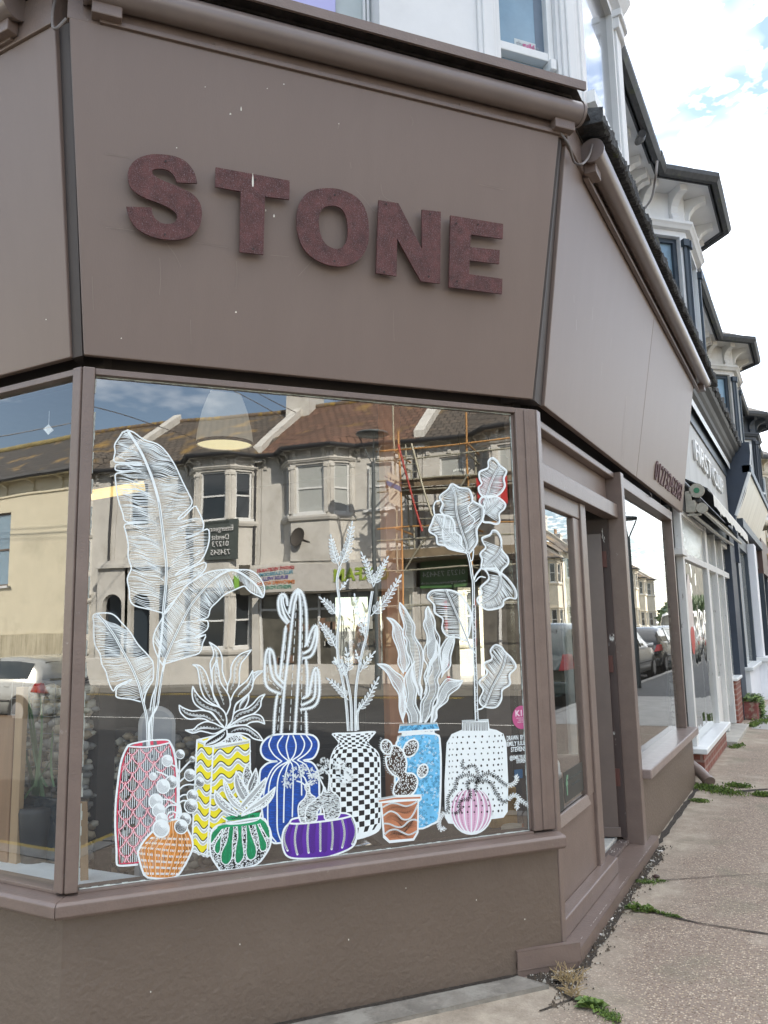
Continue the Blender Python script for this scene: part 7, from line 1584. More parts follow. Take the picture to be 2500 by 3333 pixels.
for v in ([(412, 600), (410, 500), (370, 450), (340, 460), (300, 485), (270, 450), (290, 415)], [(415, 585), (380, 545), (300, 535), (235, 570), (215, 650), (170, 700), (150, 760), (158, 830), (110, 870), (75, 940), (95, 1010), (130, 985)], [(415, 600), (350, 580), (315, 610), (345, 680), (340, 740), (270, 750), (250, 790), (265, 840), (205, 870)],
          [(415, 585), (450, 540), (510, 520), (590, 570), (650, 620), (710, 620), (750, 570), (735, 535)], [(415, 600), (470, 580), (530, 610), (570, 690), (630, 770), (670, 750), (720, 705), (770, 740), (740, 800), (760, 830)], [(770, 745), (820, 780), (860, 805)], [(405, 600), (395, 650), (400, 690)]):
    P = resamp(cat(v, 6), max(4, int(plen(v)/17)))
    for i in range(len(P)-1):
        dk = inside(DV, *P[i]) or inside(EL, *P[i]); c_ = 'k' if dk else 'w'; p.stroke([P[i], P[i+1]], 1.8 if dk else 2.2, c_, 0)
        an = math.atan2(P[i+1][1]-P[i][1], P[i+1][0]-P[i][0])
        for sg in (-1, 1):
            a = an+sg*.9; x, y = P[i]; q = [(x+3*cos(a), y+3*sin(a)), (x+12*cos(a)-4*sin(a), y+12*sin(a)+4*cos(a)), (x+25*cos(a), y+25*sin(a)), (x+12*cos(a)+4*sin(a), y+12*sin(a)-4*cos(a))]
            if dk: p.fill(q, 'k')
            else: p.stroke(q, 1.7, 'w', 2, True)
p.done()
# ---- orange vase and billy buttons
p = Paint('painted_orange_vase', 'faceted orange vase with round spiral flower heads', CC, ['w', 'ora', 'orl', 'k', 'gry'])
OV = [(820, 1200), (640, 1300), (540, 1380), (450, 1480), (372, 1620), (385, 1720), (430, 1880), (500, 1975), (760, 1990), (880, 1965), (960, 1880), (1060, 1700), (1112, 1560), (1090, 1430), (1040, 1330), (960, 1200)]
for st in ([(930, 1190), (925, 800), (930, 400)], [(930, 560), (1000, 480), (1080, 400)], [(925, 690), (980, 640), (1010, 620)], [(925, 790), (980, 740), (1050, 720), (1130, 725)], [(920, 900), (980, 860), (1040, 860)], [(915, 980), (970, 940), (1030, 940)], [(925, 560), (880, 480), (810, 450)], [(905, 660), (800, 620), (700, 570), (620, 545)],
           [(920, 1120), (900, 1000), (800, 930), (700, 920)], [(900, 1000), (800, 1000), (740, 1050)], [(940, 1180), (930, 1060), (880, 980)], [(960, 1190), (950, 1060), (930, 980)], [(930, 1190), (880, 1100), (800, 1090), (760, 1150)], [(790, 1170), (850, 1130)]): p.stroke(st, 5)
p.fill(OV, 'ora', 2); ov2 = cat(OV, 2, True); o = p.off(); rr = random.Random(3)
for i in range(150):
    u = rr.random(); x0 = 600+440*u; x1 = 375+730*u; x2 = 470+450*u; t = rr.random(); P_ = resamp([(x0, 1380), (x1, 1600), (x2, 1960)], 24); k = rr.randrange(0, 20); p.stroke(P_[k:k+4], .9, 'k' if u > .5 else 'gry', 0, o=o)
for r in range(7):
    for k in range(34):
        if (k//4+r) % 2 and rr.random() < .0: continue
        if k % 5 == 4: continue
        u = (k+.5)/34; P_ = resamp([(600+440*u, 1380), (375+730*u, 1600), (470+450*u, 1960)], 60); j = min(6+r*8, 55)
        for a_ in (P_[j:j+4],):
            if all(inside(ov2, *q) for q in a_): p.stroke(a_, 2.6, 'w', 0)
for k in range(8):
    u = (k+.5)/8; p.stroke([(820+(u-.5)*160, 1200), (600+440*u, 1400), (375+730*u, 1600), (470+450*u, 1965)], 2.8, 'orl', 0)
p.stroke(OV, 6.5, sm=2, closed=True)
for x, y, r, g_ in ((765, 400, 78, 'gry'), (575, 610, 52, 'gry'), (820, 690, 88, 'k'), (710, 745, 95, 'gry'), (610, 950, 100, 'gry'), (650, 1070, 92, 'gry'), (690, 1190, 85, 'gry'), (680, 1315, 118, 'gry'), (940, 312, 62, 'k'), (1105, 375, 38, 'k'), (1072, 592, 80, 'k'), (1208, 690, 64, 'k'), (1105, 870, 80, 'k'), (1085, 1010, 95, 'k'), (1005, 1190, 85, 'k'), (952, 1290, 95, 'k')):
    p.fill(p.ell(x, y, r, r*1.08, 0, 22), 'w'); cx, cy_ = x+r*.05, y-r*.15; n = int(r/9)
    for j in range(1, n+1):
        q = j/n; p.stroke([(cx+(x-cx)*q+r*.80*q*cos(a), cy_+(y-cy_)*q+r*.86*q*sin(a)) for a in [rr.uniform(-.4, .1)+k*pi/9 for k in range(0, 14)]], 1.6 if g_ == 'k' else 1.2, g_, 0, taper=True)
p.done()
# ---- purple pot with two gourd trunks
p = Paint('painted_purple_bowl', 'low purple bowl with two textured caudex trunks', CH, ['w', 'pur', 'k', 'pud'])
PB = [(440, 1262), (375, 1340), (348, 1480), (372, 1620), (430, 1695), (560, 1718), (800, 1712), (960, 1690), (1200, 1600), (1290, 1510), (1310, 1350), (1265, 1200), (1200, 1145), (1100, 1130), (800, 1150), (600, 1185), (480, 1210)]
p.fill(PB, 'pur', 3); pb2_ = cat(PB, 3, True)
def herr(x0, x1, y0, y1, c, w, sp, hw, bend):
    o = p.off(); n = int((y1-y0)/sp)
    for i in range(n):
        f = i/n; x = x0+(x1-x0)*f+bend*sin(pi*f); y = y0+(y1-y0)*f
        if inside(pb2_, x, y):
            for sg in (-1, 1): p.stroke([(x+sg*hw, y-hw*.9), (x, y)], w, c, 0, o=o)
for k, x in enumerate((470, 610, 760, 900, 1045, 1200)): herr(x, x-10+(k-3)*6, 1290-k*18, 1690-k*12, 'pud', 1.1, 15, 38, (k-3)*14)
for k, x in enumerate((420, 545, 690, 840, 985, 1120, 1250)):
    P_ = [(x+(k-3)*16*sin(pi*j/8)+(-12 if k == 0 else 6 if k == 6 else 0)*0, 1285-k*14+(400-k*8 if 0 < k < 6 else 330)*j/8) for j in range(9)]; p.stroke(P_, 7, 'w', 0); o = p.off()
    for j in range(30):
        q = P_[0][1]+(P_[-1][1]-P_[0][1])*j/30; xx = x+(k-3)*16*sin(pi*j/30)
        for sg in (-1, 1): p.stroke([(xx+sg*15, q-12), (xx, q)], 1.2, 'k', 0, o=o)
p.fill([(455, 1250), (520, 1205), (700, 1180), (1100, 1135), (1200, 1148), (1230, 1165), (1060, 1205), (800, 1240), (560, 1262)], 'pur', 0)
p.stroke(PB, 6, sm=3, closed=True); p.stroke([(440, 1262), (560, 1268), (860, 1240), (1100, 1205), (1240, 1170)], 6)
T1 = [(640, 800), (665, 860), (640, 940), (570, 1010), (555, 1110), (590, 1250), (680, 1250), (700, 1100), (780, 950), (710, 880), (700, 790), (670, 740)]
T2 = [(890, 790), (860, 880), (760, 970), (680, 1040), (650, 1120), (660, 1250), (790, 1225), (800, 1120), (860, 1050), (890, 1130), (910, 1215), (1060, 1195), (1100, 1080), (1080, 930), (990, 850), (970, 780), (960, 650), (940, 850), (915, 860)]
for T_, sd_ in ((T1, 1), (T2, 2)):
    p.fill(T_, 'k', 3); tt_ = cat(T_, 3, True); p.specks(T_, 330 if sd_ == 1 else 700, 30, 1.5, 'w', sd_, 3, ang=(lambda x, y: .15*sin(x/30)+.1 if sd_ == 2 else -.2+.2*sin(y/60))); p.stroke(T_, 4.5, sm=3, closed=True)
p.stroke([(670, 760), (640, 680), (590, 640)], 5); p.stroke([(660, 790), (600, 740), (540, 720)], 5); p.stroke([(690, 790), (710, 740), (740, 720)], 5); p.stroke([(905, 850), (870, 760), (830, 680)], 5); p.stroke([(955, 720), (950, 640), (900, 580)], 5); p.stroke([(975, 780), (980, 690), (1050, 670), (1150, 680)], 5)
rr = random.Random(12)
for cx, cy_, r, n in ((545, 590, 80, 46), (440, 710, 85, 50), (740, 620, 62, 36), (820, 640, 58, 30), (750, 700, 60, 30), (880, 500, 68, 46), (1090, 510, 75, 46), (1200, 600, 72, 40), (1170, 690, 75, 40), (900, 590, 40, 16), (620, 560, 50, 26)):
    if cx > 960: p.fill(p.ell(cx, cy_, r*.9, r*.85, 0, 16), 'w')
    for k in range(n):
        a = rr.uniform(0, 6.28); d = r*math.sqrt(rr.random()); x, y = cx+d*cos(a), cy_+d*sin(a); b = math.atan2(y-cy_, x-cx)+rr.uniform(-.4, .4); l = 26
        q = [(x, y), (x+l*.5*cos(b)-6*sin(b), y+l*.5*sin(b)+6*cos(b)), (x+l*cos(b), y+l*sin(b)), (x+l*.5*cos(b)+6*sin(b), y+l*.5*sin(b)-6*cos(b))]; p.stroke(q, 1.7, 'w' if cx < 960 or k % 3 else 'k', 0, True)
p.done()
# ---- green pot and succulent
p = Paint('painted_green_pot', 'round green pot with white specks and a pointed succulent', CE, ['w', 'grn', 'k', 'tea'])
GP = [(620, 1385), (480, 1425), (402, 1520), (385, 1700), (400, 1860), (450, 1960), (520, 2060), (560, 2090), (800, 2070), (1080, 2000), (1230, 1830), (1290, 1700), (1302, 1550), (1250, 1400), (1140, 1300)]
p.fill(GP, 'k', 3); p.specks(GP, 1500, 22, 2.0, 'w', 5, 3)
p.fill([(640, 1385), (500, 1425), (440, 1500), (560, 1450), (700, 1430), (840, 1410), (980, 1390), (1100, 1370), (1220, 1400), (1140, 1310)], 'grn', 0)
for q in ([(560, 1400), (600, 1420), (560, 1480), (500, 1560), (400, 1690), (390, 1600), (430, 1500)], [(640, 1420), (560, 1580), (540, 1780), (500, 1840), (455, 1790), (470, 1680), (560, 1540), (600, 1420)], [(740, 1420), (720, 1700), (712, 1900), (640, 2000), (560, 1960), (560, 1820), (640, 1640), (680, 1420)],
          [(860, 1400), (870, 1640), (895, 1860), (830, 1975), (770, 1960), (765, 1800), (800, 1600), (800, 1400)], [(960, 1390), (1010, 1560), (1080, 1760), (1060, 1890), (980, 1930), (930, 1840), (935, 1640), (930, 1400)], [(1080, 1360), (1170, 1540), (1240, 1700), (1210, 1790), (1140, 1780), (1110, 1600), (1070, 1440)], [(1180, 1330), (1260, 1420), (1285, 1580), (1255, 1600), (1180, 1480), (1130, 1370)]):
    p.fill(q, 'grn', 4); p.stroke(q, 3.6, sm=4, closed=True); p.hatch(q, 92, 11, .9, 'tea', brk=.06, step=16, sm=4)
p.fill([(500, 1425), (640, 1385), (1140, 1310), (1200, 1360), (1080, 1400), (880, 1420), (640, 1440), (480, 1500)], 'grn', 0)
p.fill([(600, 1300), (700, 1270), (900, 1240), (1150, 1215), (1165, 1235), (1110, 1290), (900, 1320), (640, 1345)], 'grn', 0); p.specks([(680, 1300), (900, 1260), (1080, 1250), (1060, 1280), (900, 1300), (720, 1320)], 120, 14, 1.2, 'k', sm=0)
p.stroke([(570, 1295), (640, 1340), (640, 1385), (760, 1390), (960, 1365), (1110, 1320), (1150, 1230), (1165, 1215)], 5); p.stroke([(640, 1362), (800, 1365), (980, 1340), (1110, 1305)], 9, 'w'); o = p.off()
for i in range(42): x = 640+470*i/42; y = 1366-(i/42)**1.6*58; p.stroke([(x, y-18), (x+3, y+18)], 1.2, 'k', 0, o=o)
p.stroke(GP, 6, sm=3, closed=True)
SU = [((460, 885), [(455, 1000), (500, 1110), (620, 1210), (790, 1270)], [(530, 960), (640, 1080), (760, 1180), (830, 1250)]), ((590, 715), [(600, 870), (660, 1020), (760, 1140), (900, 1210)], [(640, 790), (720, 950), (840, 1080), (930, 1180)]), ((780, 600), [(750, 740), (770, 880), (830, 1000), (880, 1040)], [(840, 700), (900, 800), (960, 900), (960, 960)]),
      ((1075, 560), [(1010, 680), (960, 790), (950, 880)], [(1105, 700), (1090, 800), (1020, 900)]), ((1225, 700), [(1120, 800), (1000, 920), (880, 1060), (830, 1130)], [(1215, 820), (1150, 960), (1040, 1080), (960, 1150)]), ((1365, 840), [(1250, 940), (1130, 1030), (980, 1140), (850, 1250)], [(1330, 980), (1220, 1120), (1050, 1200), (860, 1270)])]
DIA = [(942, 500), (1000, 610), (1010, 720), (930, 830), (880, 730), (890, 620)]; p.fill(DIA, 'k', 0); p.specks(DIA, 200, 12, 1.5, 'w', 9, 0); p.stroke(DIA, 5, sm=2, closed=True)
for i in (3, 2, 1, 0, 4, 5):
    t, a, b = SU[i]; A = resamp(cat([t]+a, 6), 46); B = resamp(cat([t]+b, 6), 46); p.fill(A+list(reversed(B)), 'w'); o = p.off()
    for k in range(2, 45): p.stroke([A[k], (A[k][0]+(B[k][0]-A[k][0])*.5, A[k][1]+(B[k][1]-A[k][1])*.5)] if i > 2 and 0 else [(A[k][0]*.9+B[k][0]*.1, A[k][1]*.9+B[k][1]*.1), (A[k][0]*.5+B[k][0]*.5, A[k][1]*.5+B[k][1]*.5)], 1.3, 'k', 0, o=o)
    p.specks([(u[0]*.45+v[0]*.55, u[1]*.45+v[1]*.55) for u, v in zip(A, B)]+[(u[0]*.15+v[0]*.85, u[1]*.15+v[1]*.85) for u, v in reversed(list(zip(A, B)))], 170, 9, 1.5, 'k', i, 0)
    p.stroke(A, 4.6, sm=0); p.stroke(B, 4.6, sm=0); p.stroke([((u[0]+v[0])/2, (u[1]+v[1])/2) for u, v in zip(A, B)], 2, sm=0)
p.done()
# ---- prickly pear and terracotta pot
p = Paint('painted_prickly_pear', 'brown prickly pear in a wavy terracotta pot', CI, ['w', 'brn', 'ter', 'k'])
for cx, cy_, rx, ry, rt in ((825, 295, 75, 100, -20), (1150, 312, 88, 128, 32), (1310, 618, 66, 92, 20)):
    e = p.ell(cx, cy_, rx, ry, rt, 22); p.fill(e, 'brn'); p.specks([(cx+(x-cx)*.86, cy_+(y-cy_)*.86) for x, y in e], 75, 15, 2.0, 'w', cx, 0, ang=lambda x, y, cx=cx, cy_=cy_+ry: math.atan2(y-cy_, x-cx)); p.stroke(e, 5.5, sm=0, closed=True)
BP = [(870, 420), (900, 290), (980, 290), (1060, 380), (1095, 520), (1085, 640), (1180, 655), (1240, 740), (1220, 860), (1140, 950), (935, 950), (925, 830), (985, 720), (900, 660), (830, 560), (815, 430)]
p.fill(BP, 'brn', 4); p.specks(BP, 330, 17, 2.1, 'w', 77, 4, ang=lambda x, y: math.atan2(y-1000, x-1020) if y > 680 else math.atan2(y-900, x-960)); p.stroke(BP, 5.5, sm=4, closed=True)
o = p.off(); rr = random.Random(1)
for a, b in zip(cat([(760, 180), (740, 300), (800, 400), (800, 520), (850, 640), (960, 720), (900, 830), (920, 940)], 4), cat([(760, 180), (740, 300), (800, 400), (800, 520), (850, 640), (960, 720), (900, 830), (920, 940)], 4)[1:]): p.stroke([a, (a[0]-22, a[1]-6)], 1.4, 'w', 0, o=o)
PO = [(700, 1000), (940, 955), (1290, 945), (1290, 1000), (1250, 1040), (1245, 1450), (1190, 1550), (860, 1585), (785, 1520), (750, 1050), (700, 1040)]
p.fill(PO, 'w'); TI = [(762, 1055), (1240, 1022), (1238, 1430), (1180, 1528), (865, 1555), (800, 1490)]; p.fill(TI, 'ter'); p.fill([(715, 1018), (930, 980), (1280, 968), (1280, 992), (930, 1005), (720, 1038)], 'ter')
WV = [[(770, 1110), (870, 1060), (960, 1060), (1080, 1095), (1170, 1070), (1240, 1025)], [(770, 1230), (870, 1165), (960, 1195), (1040, 1270), (1130, 1265), (1190, 1190), (1240, 1080)], [(775, 1330), (860, 1335), (960, 1375), (1040, 1370), (1120, 1300), (1190, 1275), (1240, 1290)], [(795, 1480), (860, 1425), (950, 1410), (1040, 1450), (1130, 1480), (1235, 1430)]]
for k in range(4):
    base = cat(WV[k], 8)
    for j in range(9):
        o = p.off(); w_ = [(x, y+14+j*11+4*sin(x/50+j)) for x, y in base]; w_ = [q for q in w_ if inside(TI, *q)]
        if len(w_) > 3: p.stroke(w_[(j*3) % 6:len(w_)-(j*5) % 7], 1.0, 'k', 0, o=o, taper=True)
for W_ in WV:
    p.stroke(W_, 5); o = p.off()
    for q in resamp(cat(W_, 6), 44): p.stroke([(q[0]-2, q[1]-8), (q[0]+2, q[1]+8)], .9, 'k', 0, o=o)
p.stroke(PO, 5, sm=0, closed=True); p.done()
# ---- lettering and stickers on the pane
def onpane(x, y): return onA(x, y, -.0282)
for s_, (x, y), sz, wpx in (('DRAWN  BY.', (1678, 2402), .029, 57), ('EMILY JULIET', (1684, 2420), .028, 68), ('STEVENS', (1687, 2439), .028, 48), ('@EMILYJULIET', (1692, 2465), .024, 66), ('STEVENS', (1699, 2478), .021, 36)):
    o_ = onpane(x, y); fw_ = abs(dA.dot(onpane(x+wpx/2, y)-onpane(x-wpx/2, y))); text(s_, sz, o_, dA, (0, 0, 1), nA, 'painted_signature', PWt, winA, depth=.0006, bold=.0005, fitw=fw_)
kc = (1697, 2335); m = MB(); P_ = [onA(kc[0]+29*cos(a), kc[1]+38*sin(a), -.0285) for a in [k*pi/20 for k in range(40)]]; m.add(P_, [tuple(range(40))])
ks = m.build('round_pink_sticker', mat('rose pink sticker', (.52, .10, .25), .45, var=.03), winA); ks['label'] = 'round pink sticker reading K18'
text('K18', .036, onA(1695, 2322, -.0282), dA, (0, 0, 1), nA, 'sticker_lettering', mat('pale pink print', (.8, .62, .7), .5), ks, depth=.0006, bold=.0012, fitw=abs(dA.dot(onpane(1713, 2322)-onpane(1677, 2322))))
text('MOLECULAR\nREPAIR\nHAIRCARE', .009, onA(1696, 2344, -.0282), dA, (0, 0, 1), nA, 'sticker_lettering', MATS['pale pink print'], ks, depth=.0006, sx=.9)
# ================================================================= street lamps, cars, photographer
def lamp(x, y, H, w_, label, zg=0):
    t = thing('street_lamp', label, 'lamp post', (x, y, zg)); t['_org'] = 1; LM = mat('dark grey lamp paint', (.10, .115, .12), .45, var=.1)
    m = MB(); m.tube([(x, y, zg), (x, y, zg+1.0)], .075, 14); m.build('base', LM, t)
    m = MB(); m.tube([(x, y, zg+1.0), (x, y, H-w_*1.0)], [.055, .042], 14); m.build('pole', LM, t)
    for k in range(3):
        a = k*2*pi/3+.6; m = MB(); m.tube([(x+.03*cos(a), y+.03*sin(a), H-w_), (x+w_*.5*cos(a), y+w_*.5*sin(a), H-.03)], .016, 6); m.build('prong', LM, t)
    m = MB(); m.lathe((x, y, H-.03), [(.001, 0), (w_*.52, 0), (w_*.56, .03), (w_*.54, .06), (.001, .10)], 24); m.build('canopy', LM, t)
lamp(1.33, 18.6, 3.85, .42, 'grey street lamp with flared top at the near kerb, reflected in the street window')
lp = RX(*k4(718, 370), 13.4); lamp(13.4, lp.y, lp.z, .75, 'grey street lamp with flared top across the road before the white bay, reflected', 0)
CGL = mat('car glass', (.02, .03, .03), .03, spec=1); TYR = mat('tyre rubber', (.02, .02, .02), .7); ALW = mat('alloy wheel', (.45, .45, .46), .3, metal=.8); RLT = mat('red rear lamp', (.45, .01, .01), .15); LLT = mat('headlamp', (.7, .72, .72), .1); TRM = mat('black car trim', (.03, .03, .03), .5)
def paint(n, c): return mat('car paint '+n, c, .25, metal=.3 if n == 'silver' else 0, var=.02, coat=.8)
def car(x, y, z, rz, P, label, L=3.85, W=1.66, H=1.42, kind='hatch', group=None):
    """length along local +x (front)"""
    t = thing('parked_car', label, 'car', (x, y, z), 0, group); t['_org'] = 1; R_ = Matrix.Rotation(rz, 3, 'Z'); O = V((x, y, z))
    T = lambda a, b, c: O+R_ @ V((a, b, c)); hw = W/2
    # stations: x, half width low, belt z, roof z (0 = none), half roof
    if kind == 'hatch': ST = [(0, .86, .62, .62), (.03, .93, .88, .90), (.16, .97, .93, 1.20), (.42, 1, .95, H-.06), (.9, 1, .94, H), (1.6, 1, .92, H), (2.15, 1, .90, H-.05), (2.62, 1, .90, 1.12), (2.95, 1, .90, .93), (3.4, .97, .82, .83), (3.72, .90, .70, .71), (L, .78, .55, .56)]
    elif kind == 'van': ST = [(0, .95, 1.0, H-.1), (.1, .98, 1.05, H), (1, 1, 1.05, H), (3.0, 1, 1.05, H), (3.6, 1, 1.05, H-.1), (4.2, 1, 1.05, 1.15), (4.6, .95, .9, .95), (L, .85, .7, .72)]
    else: ST = [(0, .88, .7, .7), (.05, .95, .98, 1.0), (.3, 1, 1.02, 1.35), (.6, 1, 1.02, H-.05), (1.2, 1, 1.0, H), (2.0, 1, .99, H), (2.6, 1, .97, H-.08), (3.15, 1, .97, 1.15), (3.45, 1, .96, 1.0), (4.0, .97, .88, .90), (4.25, .9, .75, .76), (L, .8, .6, .6)]
    k_ = L/ST[-1][0]; vs = []; n = 9
    for sx, sw, zb, zr in ST:
        up = zr > zb+.05; rw = .74 if up else .97
        prof = [(.80*hw*sw, .20), (.97*hw*sw, .26), (1.0*hw*sw, .50), (.985*hw*sw, zb-.06), (.95*hw*sw, zb)]
        f = min(1, (zr-zb)/.3) if up else 0; prof += [(hw*sw*(.95-.13*f), zb+(zr-zb)*.55), (hw*sw*(.93-.20*f), zb+(zr-zb)*.92), (hw*sw*(.5), zr+.005), (0, zr+.012)]
        for a, b in prof: vs.append(T(sx*k_, a, b))
        for a, b in prof: vs.append(T(sx*k_, -a, b))
    m = MB(); fs = []; N2 = 2*n
    for i in range(len(ST)-1):
        for s in (0, 1):
            for j in range(n-1):
                q = (i*N2+s*n+j, (i+1)*N2+s*n+j, (i+1)*N2+s*n+j+1, i*N2+s*n+j+1); fs.append(q if s else tuple(reversed(q)))
    for e in (0, len(ST)-1):
        for j in range(n-1): fs.append((e*N2+j, e*N2+j+1, e*N2+n+j+1, e*N2+n+j))
    m.add(vs, fs, 0, True); bd = m.build('body', P, t)
    def glasspart(name, i0, i1, s, lo=.1, hi=.9):
        m = MB()
        for i in range(i0, i1):
            q = []
            for ii, jf in ((i, lo), (i+1, lo), (i+1, hi), (i, hi)):
                a = vs[ii*N2+s*n+4]; b = vs[ii*N2+s*n+6]; pnt = a.lerp(b, jf); q.append(pnt+(R_ @ V((0, 1 if s == 0 else -1, .15)))*.006)
            m.quad(*q)
        return m.build(name, CGL, t)
    ro = [i for i, q in enumerate(ST) if q[3] > q[2]+.2]; i0, i1 = ro[0], ro[-1]
    for s in (0, 1):
        if kind == 'van': glasspart('side_window', 4, 5, s)
        else:
            md = (i0+i1)//2; glasspart('side_window', i0+1, md+1, s); glasspart('side_window', md+1, i1, s, .1, .88)
            m = MB()
            for ii in (md+1,):
                a = vs[ii*N2+s*n+4]; b = vs[ii*N2+s*n+6]; m.tube([a, b], .022, 6)
            m.build('pillar', TRM, t)
            a = vs[(md)*N2+s*n+3]; m = MB(); m.tube([a+R_ @ V((.1, .0, -.06)), a+R_ @ V((.26, .0, -.06))], .014, 6); m.build('door_handle', P, t)
            a = vs[(i1)*N2+s*n+4]; m = MB(); sg_ = 1 if s == 0 else -1; m.tube([a+R_ @ V((-.1, sg_*.02, .03)), a+R_ @ V((-.08, sg_*.17, .05))], [.05, .07], 8); m.build('wing_mirror', P, t)
            m = MB(); m.tube([T(.95*k_, sg_*(hw+.004), .52), T(2.9*k_, sg_*(hw+.004), .52)], .022, 6); m.build('side_strip', TRM, t)
    zb0 = ST[1][2]
    m = MB(); xr = lambda z: (.02+max(0, z-.9)*.75)*k_ if kind != 'van' else .02
    zt0 = H-.12; m.hexa([T(xr(zb0+.05)-.012, -.62*hw, zb0+.05), T(xr(zb0+.05)-.012, .62*hw, zb0+.05), T(xr(zb0+.05)+.02, .62*hw, zb0+.05), T(xr(zb0+.05)+.02, -.62*hw, zb0+.05), T(xr(zt0)-.02, -.56*hw, zt0), T(xr(zt0)-.02, .56*hw, zt0), T(xr(zt0)+.03, .56*hw, zt0), T(xr(zt0)+.03, -.56*hw, zt0)]); m.build('rear_window', CGL, t)
    for sg in (-1, 1):
        m = MB(); m.hexa([T(-.005, sg*.70*hw, .68), T(-.005, sg*.93*hw, .70), T(.26, sg*1.0*hw, .72), T(.1, sg*.7*hw, .68), T(.03, sg*.80*hw, zb0+.02), T(.03, sg*.93*hw, zb0+.02), T(.15, sg*.985*hw, zb0+.02), T(.1, sg*.8*hw, zb0+.02)]); m.build('rear_lamp', RLT, t, bevel=.01)
        m = MB(); m.tube([T(L-.22, sg*.62*hw, .62), T(L-.06, sg*.60*hw, .60)], .11, 12); m.build('headlamp', LLT, t)
        for wx in (.62*k_, 3.15*k_ if kind == 'hatch' else L-.95):
            c0 = T(wx, sg*(hw-.16), .30); c1 = T(wx, sg*(hw+.012), .30); m = MB(); m.tube([T(wx, sg*(hw-.1), .30), T(wx, sg*(hw+.004), .30)], .36, 24); m.build('wheel_arch', TRM, t)
            m = MB(); m.tube([c0, c1], .30, 24); wl = m.build('wheel', TYR, t, bevel=.012); d_ = (c1-c0).normalized(); m = MB(); m.tube([c1-d_*.01, c1+d_*.006], .20, 20)
            m.build('rim', ALW, wl)
    m = MB(); m.box(fr(O, R_ @ V((0, 1, 0)), R_ @ V((1, 0, 0))), -.26, .26, -.012, .0, .50, .61); m.build('number_plate', mat('yellow plate', (.6, .45, .04), .5), t)
    m = MB(); m.box(fr(O, R_ @ V((0, 1, 0)), R_ @ V((1, 0, 0))), -.9*hw, .9*hw, -.04, .1, .24, .48); m.build('bumper', P, t, bevel=.03)
    if kind == 'hatch': m = MB(); m.tube([T(.45, 0, H-.02), T(.15, 0, H+.38)], .005, 5); m.build('aerial', TRM, t)
    return t
car(-13.9, -7.6, -.40, radians(180), paint('silver', (.50, .50, .47)), 'silver hatchback parked on the side road, reflected in the left window')
G = None
car(2.75, 15.3, -.12, radians(90), paint('dark green', (.04, .065, .06)), 'dark green tall car nearest along the near kerb, reflected beside the door', 4.4, 1.8, 1.6, 'suv')
car(2.7, 20.6, -.12, radians(90), paint('white', (.68, .68, .66)), 'white hatchback second along the near kerb, reflected by the lamp post')
car(2.72, 25.4, -.12, radians(90), paint('charcoal', (.03, .032, .036)), 'charcoal hatchback third along the near kerb, reflected in the street window', 4.1)
car(2.72, 30.4, -.12, radians(90), paint('silver', (.5, .5, .47)), 'silver hatchback fourth along the near kerb, reflected further up the street', 4.1)
car(2.8, 35.4, -.12, radians(90), paint('white', (.68, .68, .66)), 'white van parked far along the near kerb, reflected', 4.9, 1.9, 1.95, 'van')
car(2.72, 41.5, -.12, radians(90), paint('charcoal', (.03, .032, .036)), 'charcoal tall car beyond the white van, reflected', 4.4, 1.8, 1.6, 'suv')
car(12.1, 30, -.12, radians(-90), paint('white', (.68, .68, .66)), 'white hatchback parked against the far kerb, reflected')
car(12.1, 37, -.12, radians(-90), paint('blue', (.04, .08, .2)), 'blue hatchback parked against the far kerb beyond the white one, reflected')
# bush and tree up the street
def leafball(name, c, r, n, M1, M2, label, cat_, trunk=None, sz=.22, seed=1):
    rr = random.Random(seed); t = thing(name, label, cat_, (c[0], c[1], 0)); t['_org'] = 1; m = MB(); cs = [(V(c)+V((rr.uniform(-.6, .6)*r[0], rr.uniform(-.6, .6)*r[1], rr.uniform(-.5, .6)*r[2])), rr.uniform(.35, .6)) for _ in range(14)]
    for i in range(n):
        cc, q = cs[i % 14]; d = V((rr.gauss(0, 1), rr.gauss(0, 1), rr.gauss(0, 1))).normalized()*rr.uniform(.5, 1)**.5; p = cc+V((d.x*r[0]*q, d.y*r[1]*q, d.z*r[2]*q)); a = V((rr.gauss(0, 1), rr.gauss(0, 1), rr.gauss(0, 1))).normalized()*sz; b = a.cross(d).normalized()*sz*.5
        m.add([p-a, p+b, p+a, p-b], [(0, 1, 2, 3)], 0 if rr.random() < .6 else 1)
    m.build('crown', [M1, M2], t)
    if trunk: m = MB(); m.tube([(c[0], c[1], 0), (c[0]+.1, c[1], trunk*.6), (c[0], c[1], c[2])], [.14, .1, .05], 8); m.build('trunk', mat('bark', (.12, .09, .06), .9), t)
leafball('bush', (4.6, 50, 1.6), (1.6, 2.5, 1.5), 3500, mat('bush leaf', (.08, .13, .04), .6), mat('bush leaf dark', (.04, .08, .025), .6), 'round green bush beside the parked cars far up the street, reflected', 'bush', .8)
